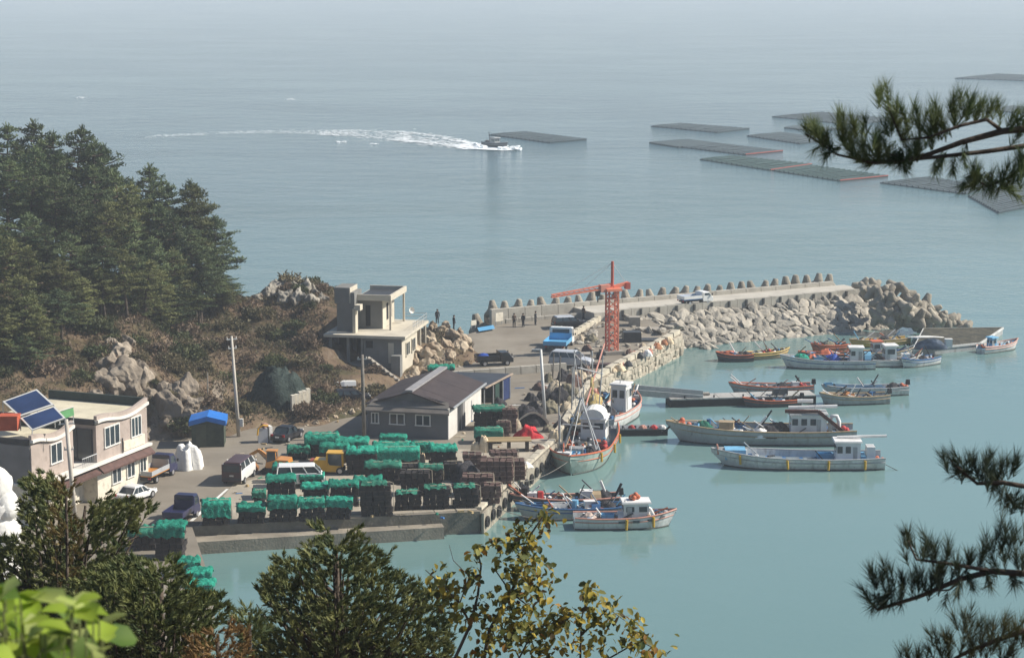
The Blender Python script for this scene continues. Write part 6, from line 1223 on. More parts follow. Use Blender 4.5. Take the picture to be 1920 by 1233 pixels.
for (x, y) in ((636, 266), (700, 270), (150, 183), (540, 186)):
    for _ in range(10): c = W(x + rnd(-6, 10), y + rnd(-1, 1), .02); q.ball(c, rnd(.08, .22), 6, 4, (2, 1, .4), .3)
q.build('foam', [M_foam, M_foam2], kind='stuff')

M_line = mat('mooring_rope', (.16, .15, .13), .9, .2, 4)
for a, b, lab in ((b3_.matrix_basis @ bp(b3_, .97), W(955, 905, 1.2), 'slack mooring rope from the pale trawler bow to the quay kerb'), (b6_.matrix_basis @ bp(b6_, .02), W(912, 945, 1.2), 'thin mooring rope from the front cabin boat to the quay corner'), (b1_.matrix_basis @ bp(b1_, .02), W(1790, 905, 0), 'thin rope running into the water from the stern of the long white boat'), (b2_.matrix_basis @ bp(b2_, .98), W(1240, 806, .5), 'rope from the big grey boat bow to the low dark dock'), (b8_.matrix_basis @ bp(b8_, .98), W(945, 915, 1.2), 'rope from the faded red boat bow up to the quay wall')):
    q = MB(); pts = [a.lerp(b, k / 8) - Vector((0, 0, .35 * math.sin(math.pi * k / 8))) for k in range(9)]; q.tube(pts, .022, 4); tag(q.build('mooring_line', M_line), lab, 'rope')
# ---------------------------------------------------------------- rocks on the headland
M_cliff = mat('cliff_rock', (0.14, 0.115, 0.088), .95, .25, 1.1, .8, 4, rand=.14, col2=(.35, .295, .23), detail=8)
M_brock = mat('brown_cliff_rock', (0.13, 0.105, 0.08), .95, .25, 1.1, .8, 4, rand=.12, col2=(.27, .225, .175), detail=8)
M_tanrock = mat('tan_rock', (0.25, 0.18, 0.12), .95, .25, 1.1, .8, 4, rand=.15, col2=(.50, .42, .31), detail=8)
M_gknoll = mat('grey_rock', (0.16, 0.145, 0.12), .95, .25, 1.0, .8, 4, rand=.15, col2=(.36, .33, .275), detail=8)
def big_rock(m, seed):
    me = rock_mesh('rock', m, seed, .5, (1, .85, .95), 4)
    for v in me.vertices: v.co += v.co.normalized() * (noise.noise(v.co * 9 + Vector((seed, 1, 2))) * .03 - abs(noise.noise(v.co * 4 + Vector((3, seed, 2)))) * .09)
    return me
RK = {m.name: [big_rock(m, 60 + 7 * i) for i in range(5)] for m in (M_cliff, M_tanrock, M_gknoll, M_brock)}
def on_hill(px, py, d):
    y = d - 9
    while y < d + 9:                          # where the sight line meets the slope
        p = D(px, py, y)
        if p.z <= hill(p.x, p.y): return p
        y += .3
    return D(px, py, d)
def outcrop(label, items, m):
    ms = RK[m.name]; base = on_hill(*items[0][:3]); t = thing('rock_outcrop', label, 'rocks', base)
    for px, py, d, s in items:
        p = on_hill(px, py, d) - base; link('rock', random.choice(ms), t, loc=p, rot=(rnd(-.5, .5), rnd(-.5, .5), rnd(0, 6.3)), sc=(s * rnd(.8, 1.2), s * rnd(.8, 1.1), s * rnd(.9, 1.4)))
outcrop('pale grey cliff face behind the flat roofed pink house', [(205, 690, 135, 2.09), (225, 660, 136, 1.74), (240, 645, 136.5, 1.27), (190, 715, 134.5, 1.74), (232, 705, 134, 2.20), (215, 730, 133.5, 2.09), (250, 735, 133, 1.97), (182, 745, 133.5, 1.51), (270, 715, 134, 1.62), (278, 742, 133, 1.62), (262, 690, 135, 1.27), (212, 645, 137, 0.93)], M_cliff)
outcrop('brownish rock face above the blue roofed shed', [(330, 745, 131.5, 2.29), (350, 735, 132, 2.03), (315, 765, 131, 2.16), (345, 775, 130.6, 2.29), (325, 790, 130.2, 1.76), (362, 760, 131.4, 1.62), (308, 735, 132, 1.62), (340, 800, 129.8, 1.49), (312, 800, 129.6, 1.35), (365, 790, 130.4, 1.35)], M_brock)
outcrop('grey rocky knoll on the skyline of the headland left of the concrete house', [(520, 548, 160, 1.95), (545, 538, 161, 2.08), (570, 545, 160.5, 1.95), (590, 552, 160, 1.56), (500, 552, 160, 1.43), (535, 560, 159, 1.82), (560, 562, 158.6, 1.82), (585, 568, 158.4, 1.43), (605, 562, 159.5, 1.30), (555, 528, 161.5, 1.04), (528, 530, 161.5, 1.04), (482, 560, 159, 0.91)], M_gknoll)
outcrop('sunlit tan rock bank below the concrete house, right of its walls', [(775, 700, 149.5, 1.38), (800, 690, 150.5, 1.50), (820, 678, 151.5, 1.50), (842, 668, 153, 1.38), (862, 652, 155, 1.38), (870, 640, 157, 1.12), (850, 632, 157, 1.38), (825, 622, 157.6, 1.25), (800, 640, 155, 1.38), (785, 660, 153, 1.50), (815, 650, 154, 1.50), (840, 650, 155, 1.38), (775, 680, 151, 1.25), (800, 665, 152.6, 1.38), (765, 712, 148.8, 1.12), (845, 690, 151.6, 0.88), (880, 656, 156, 0.75), (812, 612, 158.6, 0.88), (836, 610, 159, 0.88), (862, 622, 159, 0.75), (786, 722, 148.6, 0.88)], M_tanrock)
outcrop('low tan stone bank along the dirt road left of the warehouse', [(575, 800, 132, .5), (592, 794, 132.6, .45), (610, 788, 133.2, .55), (628, 783, 133.8, .5), (645, 778, 134.2, .5), (660, 773, 134.8, .55), (602, 780, 134, .4), (635, 768, 135.4, .4), (556, 806, 131.6, .35), (672, 768, 135.2, .4)], M_tanrock)
outcrop('pale broken rocks by the upper yard below the tan bank', [(860, 690, 154, .5), (875, 682, 155, .45), (850, 698, 152.6, .4), (885, 690, 154.4, .35), (868, 700, 152.4, .4)], M_gknoll)
# net covered hut under the slope
t = thing('covered_hut', 'dark green net covered round hut with pale block wall at its right end', 'hut', D(520, 772, 136.5)); base = t.location.copy()
link('net_roof', heap_mesh(2.35, 1.7, 2.75, mat('hut_net', (.014, .024, .021), .95, .35, 3, .9, 8, col2=(.042, .06, .053)), 17, lump=.4), t, loc=(0, .8, -.1))
a, b = D(546, 768, 135.2) - base, D(581, 752, 136.6) - base
for k in range(5):
    q = MB(); u = a.lerp(b, (k + .5) / 5); q.box(u + Vector((0, 0, .42)), (.25, .3, .95 + rnd(-.12, .12)), .45); q.build('wall_block', M_cream, t)

# ---------------------------------------------------------------- foliage
def leafmat(name, c1, c2, scale=2.0, rough=.65, rand=.18, trans=.25):
    m = mat(name, c1, rough, .1, scale, 0, 8, rand=rand, col2=c2, spec=.25, detail=3, fac=(.38, .62)); b = m.node_tree.nodes['Principled BSDF']
    n = m.node_tree.nodes; l = m.node_tree.links; tr = n.new('ShaderNodeBsdfTranslucent'); mx = n.new('ShaderNodeMixShader'); mx.inputs[0].default_value = trans
    l.new(b.inputs['Base Color'].links[0].from_socket, tr.inputs[0]); l.new(b.outputs[0], mx.inputs[1]); l.new(tr.outputs[0], mx.inputs[2]); l.new(mx.outputs[0], n['Material Output'].inputs[0]); return m
L_pine = leafmat('pine_needles', (.055, .085, .042), (.14, .175, .075), .45, rand=.35); L_pineo = leafmat('pine_needles_olive', (.085, .105, .038), (.20, .205, .08), .45, rand=.35)
L_pinen = leafmat('near_needles', (.022, .036, .018), (.07, .085, .03), 5, rand=.1)
L_bushg = leafmat('bush_green', (.04, .055, .022), (.10, .11, .045), .8, rand=.35)
L_dry = leafmat('dry_scrub', (.13, .095, .066), (.25, .18, .12), .35, rand=.2)
L_olive = leafmat('olive_scrub', (.085, .082, .042), (.18, .15, .08), .35, rand=.2)
M_bark = mat('bark', (.055, .042, .034), .95, .3, 4, .5, 12, col2=(.11, .085, .065))
def spray(q, c, r, n, l, w_, up=.35, flat=.6):
    """a clump of narrow leaf blades round c"""
    for _ in range(n):
        d = Vector((rnd(-1, 1), rnd(-1, 1), rnd(-.6, 1) * flat + up)); d.normalize(); o = c + Vector((rnd(-r, r), rnd(-r, r), rnd(-r, r) * flat)); s = d.cross(Vector((rnd(-1, 1), rnd(-1, 1), rnd(-1, 1))))
        if s.length < .01: continue
        s.normalize(); L_ = l * rnd(.7, 1.3); a = o - s * w_ * .5; b = o + s * w_ * .5; q.add([a, b, o + d * L_ + s * w_ * .35, o + d * L_ - s * w_ * .3], [(0, 1, 2, 3)])
def pine_meshes(seed, H=7.0, spread=1.75, nwh=14):
    random.seed(seed); tr = MB(); cr_ = MB(); bend = rnd(-.35, .35); bend2 = rnd(-.3, .3)
    def axis(z): f = z / H; return Vector((bend * f * f * 1.2 + .12 * math.sin(f * 5 + seed), bend2 * f * f, z))
    tr.tube([axis(H * k / 10) for k in range(11)], [.15 * (1 - .085 * k) for k in range(11)], 7)
    z0 = (rnd(.16, .28) if seed % 2 == 0 else rnd(.32, .45)) * H
    for k in range(nwh):
        f = k / (nwh - 1); z = z0 + (H * .97 - z0) * f; R_ = spread * ((1 - f) ** .5 if seed % 2 == 0 else 1.05 * math.sin(math.pi * min(1, f * .72 + .27)) ** .8) * (.7 + .3 * math.sin(k * 2.1 + seed)) + .14; nb_ = (6 if seed % 2 == 0 else 5) if f < .7 else 4; ph = rnd(0, 6)
        for b in range(nb_):
            if rnd(0, 1) < .1: continue
            a = ph + 6.283 * b / nb_ + rnd(-.35, .35); L_ = R_ * rnd(.65, 1.25); p0 = axis(z); dirv = Vector((math.cos(a), math.sin(a), rnd(-.02, .30))); p1 = p0 + dirv * L_
            tr.tube([p0, p0.lerp(p1, .55) + Vector((0, 0, -.04)), p1], [.045, .032, .015], 4, cap=False)
            nc = max(2, int(L_ / .26))
            for c in range(nc):
                g = .32 + .68 * (c + 1) / nc; cc = p0.lerp(p1, g) + Vector((rnd(-.16, .16), rnd(-.16, .16), rnd(-.02, .12))); spray(cr_, cc, .24, 19, .2, .065, up=.35, flat=.35)
    spray(cr_, axis(H), .07, 14, .32, .06, up=1.0); spray(cr_, axis(H * .96), .14, 14, .28, .07, up=.7)
    random.seed(seed + 1000); return tr.mesh('trunk', M_bark, True), cr_.mesh('crown', L_pine)
PM = [pine_meshes(100 + i, spread=(1.95, 2.2, 1.7, 2.05, 2.3, 1.8)[i]) for i in range(6)]
PMO = []
for tm, cm in PM:
    c2_ = cm.copy(); c2_.materials[0] = L_pineo; PMO.append(c2_)
random.seed(11)
TREES = [(15, 242, 158), (48, 236, 159), (85, 256, 157), (126, 246, 158), (160, 270, 157), (196, 282, 158), (235, 322, 157), (272, 318, 158), (305, 352, 157), (345, 352, 158), (374, 347, 159), (402, 408, 158.5), (-30, 250, 157), (60, 280, 153), (108, 292, 153), (222, 350, 154), (180, 318, 153), (290, 385, 154), (328, 400, 153.5), (362, 430, 153.5), (252, 372, 152),
         (10, 305, 150), (55, 318, 149), (100, 335, 149), (150, 350, 149), (200, 385, 148.5), (240, 420, 148), (285, 450, 149), (330, 470, 150.5), (376, 480, 152.5),
         (-5, 395, 144), (42, 405, 143.5), (92, 425, 143), (140, 440, 143), (186, 452, 143), (232, 470, 143.5), (270, 492, 145), (20, 450, 139.5), (70, 470, 139), (118, 490, 139), (-20, 505, 134.5), (22, 520, 134), (62, 560, 133.6), (-35, 430, 140), (300, 510, 148), (405, 500, 155), (30, 562, 132.6), (75, 592, 132.8), (-12, 580, 131.6), (110, 545, 136), (150, 525, 139), (195, 508, 142), (330, 525, 149.5), (370, 528, 152), (415, 525, 155), (50, 630, 131.4), (-30, 625, 130.8), (430, 560, 157)]
for i, (px, py, d) in enumerate(TREES):
    p = D(px, py, d); g = hill(p.x, p.y); H = max(2.2, p.z - g + .2); s = H / 7.0; tm, cm = PM[i % 6]
    t = thing('pine_tree', '', 'tree', (p.x, p.y, g - .15), rnd(0, 6.3), 'pines on the headland')
    w_ = min(1.0, .62 + .38 * s) if s < 1 else s ** .6; t.scale = (w_, w_, s); t.rotation_euler = (rnd(-.07, .07), rnd(-.07, .07), t.rotation_euler.z)
    link('trunk', tm, t); link('crown', cm if rnd(0, 1) < (.7 if d >= 149 else .35) else PMO[i % 6], t)
    row = 'on the skyline of the wooded headland' if d >= 157 else 'in the second rank below the skyline of the headland' if d >= 152 else 'in the middle of the wooded headland slope' if d >= 147 else 'in the front rank of the headland wood' if d >= 142 else 'low on the headland slope above the pink house'
    t['label'] = {(374, 347): 'tall dark pine with layered boughs standing at the seaward end of the skyline', (272, 318): 'pine with pointed top standing clear in the middle of the skyline', (402, 408): 'lower pine leaning out at the seaward tip of the wood', (48, 236): 'tallest pine on the skyline toward the left edge', (126, 246): 'pointed pine on the skyline right of the tallest one', (270, 492): 'pine with bare dark trunk over brown scrub at the edge of the wood'}.get((px, py), 'dark green pine ' + row)
# bushes that can be told apart on the slope
def bush_mesh(seed, m, r=1.0, n=75, lw=.10, ll=.2):
    random.seed(seed); q = MB()
    for _ in range(n):
        d = Vector((rnd(-1, 1), rnd(-1, 1), rnd(-.15, 1))).normalized() * r * rnd(.55, 1.0) * (1 + .25 * noise.noise(Vector((seed, rnd(0, 3), 0)))); d.z *= .75; spray(q, d, .16, 9, ll, lw, up=.3, flat=.9)
    return q.mesh('foliage', m)
BM = [bush_mesh(300 + i, L_bushg) for i in range(3)]; BD = [bush_mesh(320 + i, L_dry) for i in range(2)]; BO = [bush_mesh(340 + i, L_olive) for i in range(2)]
stem_ = MB()
for k in range(5): a = 1.26 * k; stem_.tube([(0, 0, -.3), (math.cos(a) * .35, math.sin(a) * .35, .45)], [.05, .02], 4)
stem_m = stem_.mesh('stem', M_bark); random.seed(21)
BUSH = [(290, 622, 146, 1.1, 0, 'round green bush under the pines beside the bare trunk'), (345, 690, 139.5, 1.3, 0, 'dark green bush above the rock face by the shed'), (175, 640, 139, 1.1, 0, 'dark green bush above the pale cliff'), (330, 705, 137, .9, 2, 'olive yellow bush on top of the brown rock face'), (440, 610, 151, 1.2, 2, 'olive bush on the slope below the seaward pines'), (470, 585, 156, .9, 1, 'brown dry bush near the rocky knoll'), (400, 640, 148, 1.1, 1, 'reddish brown dry bush on the slope behind the utility pole'), (250, 612, 144, 1.2, 1, 'reddish brown dry bush at the foot of the front pines'), (430, 720, 140, .9, 0, 'dark green bush left of the net covered hut'), (462, 790, 134, .8, 2, 'olive bush at the foot of the net covered hut'), (130, 700, 133, 1.1, 2, 'olive bush behind the solar panels'), (60, 700, 132, 1.2, 0, 'green bush behind the upper solar panel'), (640, 690, 146, .8, 1, 'brown dry bush before the terrace of the concrete house'), (590, 680, 145, .8, 1, 'orange brown dry grass clump left of the concrete house'), (700, 700, 147, .7, 1, 'brown dry bush under the thin stair'), (600, 735, 140, .7, 1, 'brown bush between hut and upturned skiff'), (400, 560, 158.5, 1.0, 2, 'olive bush under the leaning seaward pine'), (500, 620, 152, 1.0, 2, 'olive bush on the slope left of the house shadow'), (90, 750, 130.5, 1.0, 1, 'brown bush right behind the pink house'), (300, 660, 139, .9, 1, 'brown bush on the edge of the pale cliff'), (720, 745, 141.5, .6, 2, 'olive weeds beside the warehouse roof'), (380, 700, 138.5, .9, 2, 'olive bush over the shed roof'), (320, 735, 131, .7, 2, 'olive tuft growing on the brown rock face'), (355, 762, 130.6, .6, 1, 'brown tuft low on the brown rock face'), (205, 670, 135, .7, 1, 'brown tuft growing on the pale cliff'), (262, 715, 133.6, .7, 2, 'olive tuft at the right side of the pale cliff'), (540, 565, 158.6, .8, 1, 'brown bush at the foot of the grey knoll'), (440, 660, 147, .9, 1, 'brown thorn bush on the slope above the hut')]
for px, py, d, s, k, lab in BUSH:
    p = D(px, py, d); z = hill(p.x, p.y); t = thing('bush', lab, 'bush', (p.x, p.y, z + .05), rnd(0, 6)); t.scale = (s, s, s * rnd(.8, 1.1)); link('foliage', random.choice((BM, BD, BO)[k]), t); link('stem', stem_m, t)
# more of the same scrub bushes, alike
random.seed(33); nb2 = 0
while nb2 < 160:
    x, y = rnd(-40, -6), rnd(128, 163); h = hill(x, y)
    if h < 1.6 or (-13.8 < x < -5 and 144 < y < 156): continue
    k = random.choices((0, 1, 2), (3.4, 1.8, 3.2))[0]; s = rnd(.5, 1.2); nb2 += 1
    t = thing('bush', ('low dark green bush among others on the headland slope', 'low brown dry bush among others on the headland slope', 'low olive bush among others on the headland slope')[k], 'bush', (x, y, h), rnd(0, 6), 'scrub bushes on the headland slope'); t.scale = (s, s, s * rnd(.7, 1.1)); link('foliage', random.choice((BM, BD, BO)[k]), t); link('stem', stem_m, t)
# uncountable scrub over the slope
for nm, m, n, sd, in (('dry_scrub', L_dry, 9500, 1), ('olive_scrub', L_olive, 11500, 2)):
    q = MB(); random.seed(400 + sd); k = 0; tries = 0
    while k < n and tries < n * 8:
        tries += 1; x = rnd(-42, -3); y = rnd(126, 166);
        if noise.noise(Vector((x * .22 + sd * 5, y * .22, 2))) < -.15 - .1 * noise.noise(Vector((x, y, sd))): continue
        h = hill(x, y)
        if h < 1.5: continue
        if -13.5 < x < -5 and 144 < y < 156: continue
        k += 1; s = rnd(.08, .2); spray(q, Vector((x, y, h + .02)), s * .9, 5, s * 1.25, s * .42, up=.8, flat=1.0)
    q.build(nm, m, kind='stuff')

# ---------------------------------------------------------------- foreground trees
def inpoly(x, y, P):
    c = False; n = len(P)
    for i in range(n):
        (x1, y1), (x2, y2) = P[i], P[(i + 1) % n]
        if (y1 > y) != (y2 > y) and x < (x2 - x1) * (y - y1) / (y2 - y1) + x1: c = not c
    return c
def brush(q, p, d, L_, nl, n, w_):
    """pine shoot: needles standing off an axis"""
    d = d.normalized(); u = d.orthogonal().normalized(); v = d.cross(u)
    for _ in range(n):
        a = rnd(0, 6.283); f = rnd(0, 1); o = p + d * L_ * f; r = u * math.cos(a) + v * math.sin(a); t_ = rnd(.35, 1.0) * (1.15 - .5 * f); nd = (d + r * t_).normalized(); nd.z += .06; s = nd.cross(Vector((rnd(-1, 1), rnd(-1, 1), rnd(-1, 1)))).normalized() * w_; e = o + nd * nl * rnd(.75, 1.15)
        q.add([o - s, o + s, e], [(0, 1, 2)])
def near_pine(label, P, d, depth, ntuft, base_px, seed, tl, nl, nneed, wn, m, cat='tree', name='pine_tree', bark=M_bark, upd=.8):
    random.seed(seed); b = D(base_px[0], base_px[1], d); g = near_h(b.x, b.y) - .2; t = thing(name, label, cat, (b.x, b.y, g)); base = Vector((b.x, b.y, g)); tr = MB(); cr_ = MB()
    xs = [p[0] for p in P]; ys = [p[1] for p in P]; top = D(sum(xs) / len(xs), min(ys) + (max(ys) - min(ys)) * .15, d) - base; pts = []
    tr.tube([(0, 0, 0), top * .3 + Vector((rnd(-.1, .1), 0, 0)), top * .65, top], [.1 * depth, .085 * depth, .05 * depth, .015], 7)
    cl = []
    while len(cl) < ntuft // 11:
        x, y = rnd(min(xs), max(xs)), rnd(min(ys), max(ys))
        if inpoly(x, y, P): cl.append((x, y, d + rnd(-1, 1) * depth * .5))
    r_px = F_PX / d * tl * 2.4; k = 0
    while k < ntuft:
        cx_, cy_, cd_ = random.choice(cl); x, y = cx_ + random.gauss(0, r_px), cy_ + random.gauss(0, r_px * .7)
        if rnd(0, 1) < .22: x, y = rnd(min(xs), max(xs)), rnd(min(ys), max(ys))
        if not inpoly(x, y, P): continue
        k += 1; p = D(x, y, cd_ + random.gauss(0, tl * 2.2)) - base; side = 1 if x > sum(xs) / len(xs) else -1; brush(cr_, p, Vector((side * rnd(0, .9) + rnd(-.5, .5), rnd(-.7, .5), upd * rnd(.1, 1.1))), tl, nl, nneed, wn)
    for cx_, cy_, cd_ in cl[::3]:
        p = D(cx_, cy_ + r_px * .4, cd_) - base; o = top * rnd(.35, .9); o.z = min(o.z, p.z - .05) if p.z > .2 else o.z; mid = o.lerp(p, .55) + Vector((0, 0, -.06)); tr.tube([o, mid, p], [.016 * depth, .010 * depth, .005], 5, cap=False)
    tr.build('trunk', bark, t, smooth=True); cr_.build('crown', m, t); return t
L_np = leafmat('near_pine_green', (.06, .088, .036), (.21, .215, .075), 3.5, rand=.1, trans=.2)
L_np2 = leafmat('near_pine_olive', (.065, .092, .034), (.20, .215, .075), 3, rand=.1, trans=.2)
C1 = [(590, 985), (604, 972), (622, 1015), (645, 1005), (668, 982), (690, 1030), (738, 1028), (722, 1070), (760, 1085), (790, 1100), (815, 1098), (842, 1150), (850, 1300), (430, 1300), (455, 1190), (520, 1150), (478, 1118), (492, 1088), (522, 1062), (512, 1035), (545, 1052), (572, 1035)]
near_pine('bushy dark green pine sapling in the middle of the bottom edge', C1, 22, 2.0, 2900, (640, 1420), 501, .075, .062, 26, .0085, L_np)
C2 = [(-60, 1020), (42, 1010), (48, 905), (82, 882), (112, 905), (135, 950), (150, 1000), (165, 960), (190, 915), (215, 945), (250, 935), (288, 950), (272, 985), (240, 1005), (225, 1040), (290, 1100), (300, 1320), (-60, 1320)]
near_pine('dark pine crown at the left edge before the pink house', C2, 26, 2.2, 4300, (60, 1500), 502, .085, .07, 26, .0105, L_np)
C3 = [(130, 1100), (200, 1060), (260, 1040), (330, 1050), (352, 1090), (372, 1115), (410, 1112), (428, 1150), (400, 1190), (360, 1320), (100, 1320)]
near_pine('lower olive green pine at the bottom left, in front of the dark crown', C3, 19, 1.6, 1900, (260, 1480), 503, .07, .06, 26, .0085, L_np2)
C4 = [(104, 900), (140, 895), (150, 1000), (146, 1130), (110, 1130), (96, 1000)]
near_pine('narrow dry brown pine spray rising through the dark crown', C4, 21, .3, 110, (122, 1420), 504, .06, .05, 22, .006, leafmat('dry_needles', (.11, .085, .03), (.20, .15, .06), 2, rand=.1), name='dead_pine', cat='dead pine')
C5 = [(350, 1215), (380, 1180), (430, 1165), (470, 1195), (480, 1320), (340, 1320)]
near_pine('rust brown dry shrub at the bottom between the two green pines', C5, 18, .8, 230, (410, 1420), 505, .07, .06, 20, .007, leafmat('rusty_leaves', (.15, .085, .03), (.30, .19, .08), 2, rand=.1), name='dry_shrub', cat='shrub')
C6 = [(440, 1140), (470, 1130), (490, 1160), (500, 1190), (480, 1240), (460, 1200), (435, 1180)]
near_pine('small dark pine sprig left of the pine sapling', C6, 20, .5, 60, (470, 1420), 506, .085, .08, 26, .006, L_np)

# the pine that leans in from the right, its boughs only
random.seed(601); DP = 7.0
pt = thing('pine_tree', 'near pine whose four long needled boughs reach in from the right edge', 'tree', (2.35, DP + .3, near_h(2.35, DP) - .2)); pbase = Vector(pt.location)
q = MB(); q.tube([(0, 0, 0), (.05, .02, 1.2), (-.02, 0, 3.0), (.06, 0, 5.0), (.02, 0, 7.0)], [.13, .12, .10, .08, .05], 9); q.build('trunk', M_bark, pt, smooth=True)
def bough(limbs, tufts, dd, m, L_=.06, nl=.058, n=50, extra=2, spreadpx=12, w_=.0013, up=(0, 0, 1)):
    lb = MB(); nd = MB()
    for path, r0, r1 in limbs:
        pts = [D(x, y, DP + dd + z) - pbase for x, y, z in path]; lb.tube(pts, r0 * .75, 6, r1 * .75, cap=False)
    bo = lb.build('bough', M_bark, pt, smooth=True)
    for x, y, dx, dy in tufts:
        for k in range(1 + extra):
            p = D(x + (random.gauss(0, spreadpx) if k else 0), y + (random.gauss(0, spreadpx * .7) if k else 0), DP + dd + random.gauss(0, .035)) - pbase; d = Vector((dx + rnd(-.35, .35), rnd(-.45, .45), -dy + rnd(-.25, .25)))
            d.normalize(); brush(nd, p - d * L_ * .7, d, L_, nl, n, w_); lb2 = None
    nd.build('needles', m, bo, kind='stuff'); return bo
L_pb1 = leafmat('bough_sunlit_tone', (.055, .088, .038), (.18, .215, .09), 9, rand=.05, trans=.3); L_pb2 = leafmat('bough_silhouette_tone', (.022, .038, .024), (.065, .08, .042), 8, rand=.05, trans=.15)  # same needles: sunlit top bough and dark silhouettes put into colour
end = (2330, 300, .2)
bough([([end, (1960, 238, 0), (1880, 246, 0), (1805, 266, 0), (1745, 288, 0), (1690, 302, 0)], .021, .008), ([(1960, 268, .05), (1850, 284, .03), (1760, 294, 0), (1640, 306, 0), (1570, 290, 0), (1512, 252, 0)], .013, .004), ([(1880, 246, 0), (1850, 224, -.02), (1800, 236, -.04), (1740, 258, -.04), (1690, 262, -.03), (1665, 200, -.02)], .010, .004), ([(1960, 268, .05), (1900, 330, .02), (1850, 350, .0), (1830, 335, 0)], .009, .004), ([(1740, 288, 0), (1700, 300, 0), (1660, 285, 0)], .007, .003)],
      [(1512, 248, -.5, -.8), (1535, 252, -.4, -.9), (1552, 268, -.3, -.9), (1575, 222, -.2, -1), (1580, 250, -.1, -1), (1598, 262, 0, -1), (1620, 245, -.1, -1), (1640, 262, 0, -1), (1618, 282, -.4, -.8), (1650, 285, -.2, -.9), (1600, 290, -.5, -.6), (1655, 172, -.2, -1), (1668, 200, -.4, -.9), (1680, 225, -.1, -1), (1700, 232, 0, -1), (1718, 215, .1, -1), (1690, 250, -.2, -1), (1735, 222, 0, -1), (1755, 228, -.2, -1), (1785, 192, .1, -1), (1790, 218, 0, -1), (1815, 205, .2, -1), (1838, 208, .1, -1), (1858, 205, .3, -1), (1770, 245, -.3, -.9), (1725, 252, -.3, -.8), (1745, 262, 0, -1), (1675, 290, -.3, .5), (1690, 300, 0, .9), (1705, 290, .2, -.5), (1665, 300, -.6, .2), (1720, 278, .2, -.9), (1760, 305, 0, .8), (1788, 312, .1, 1), (1830, 330, -.2, -.9), (1842, 348, -.4, .5), (1862, 352, 0, .7), (1880, 335, .1, -.9), (1900, 318, .2, -1), (1915, 300, 0, -1), (1890, 350, .3, .3), (1905, 222, .1, -1), (1918, 240, .3, -.8), (1630, 300, -.6, .2), (1560, 285, -.6, .3), (1810, 340, -.3, .4), (1915, 335, .2, -.6)], 0, L_pb1, extra=3, n=46)
bough([([(2300, 960, .2), (1960, 918, 0), (1880, 904, 0), (1832, 906, 0), (1800, 880, 0), (1782, 862, 0)], .016, .004), ([(1960, 958, .02), (1905, 950, .02), (1888, 925, .01)], .008, .004)], [(1782, 858, -.5, -.8), (1795, 868, -.3, -.9), (1812, 872, -.1, -1), (1830, 880, -.2, -.9), (1848, 868, 0, -1), (1862, 880, .1, -1), (1880, 872, .2, -1), (1898, 880, .3, -.9), (1845, 895, -.3, -.6), (1872, 898, 0, -1), (1815, 893, -.6, .1), (1890, 940, -.1, .6), (1905, 935, .2, -1), (1918, 945, .3, -.8), (1860, 915, 0, .9)], .1, L_pb2, n=46)
bough([([(2320, 1110, .2), (1960, 1078, 0), (1860, 1070, 0), (1800, 1085, 0), (1722, 1118, 0), (1645, 1142, 0), (1624, 1122, 0)], .019, .005), ([(1860, 1070, 0), (1780, 1056, -.02), (1718, 1048, -.02), (1702, 1012, -.02)], .010, .004), ([(1800, 1088, 0), (1780, 1105, 0), (1740, 1108, 0)], .006, .003)],
      [(1622, 1112, -.4, -.9), (1640, 1082, -.2, -1), (1655, 1090, -.1, -1), (1672, 1078, 0, -1), (1690, 1092, 0, -1), (1710, 1100, 0, -1), (1735, 1098, .1, -1), (1640, 1130, -.5, .5), (1665, 1120, -.4, .4), (1690, 1125, -.3, .8), (1702, 1008, -.3, -1), (1715, 1028, -.2, -1), (1735, 1030, 0, -1), (1752, 1042, 0, -1), (1775, 1036, .1, -1), (1795, 1055, 0, -1), (1815, 1048, .1, -1), (1838, 1050, .2, -1), (1760, 1075, -.1, -1), (1785, 1078, 0, -1), (1868, 1015, 0, -1), (1885, 1000, .1, -1), (1905, 1005, .2, -1), (1880, 1035, 0, -1), (1905, 1042, .2, -.9), (1865, 1055, -.2, -.9), (1918, 1060, .2, -.8), (1795, 1102, -.2, .7), (1820, 1090, .1, .6), (1860, 1090, 0, .9), (1900, 1092, .2, .7), (1720, 1075, -.2, -1), (1745, 1085, .1, -1)], -.15, L_pb2, n=46)
bough([([(2300, 1230, .2), (1960, 1168, 0), (1880, 1195, 0), (1820, 1218, 0), (1760, 1250, 0), (1700, 1262, 0)], .016, .005)], [(1755, 1192, -.5, -.9), (1775, 1200, -.3, -1), (1806, 1162, -.2, -1), (1820, 1180, 0, -1), (1840, 1172, .1, -1), (1862, 1180, 0, -1), (1885, 1172, .2, -1), (1905, 1180, .2, -1), (1745, 1222, -.3, -1), (1702, 1225, -.3, -1), (1722, 1232, 0, -1), (1780, 1222, 0, -1), (1805, 1210, .1, -1), (1838, 1205, .1, -1), (1868, 1208, .2, -.9), (1900, 1205, .2, -.9), (1850, 1228, 0, -.8), (1890, 1228, .2, -.8), (1918, 1195, .2, -1)], .05, leafmat('bough_mid', (.028, .04, .02), (.09, .09, .04), 8, rand=.05, trans=.2), n=46)

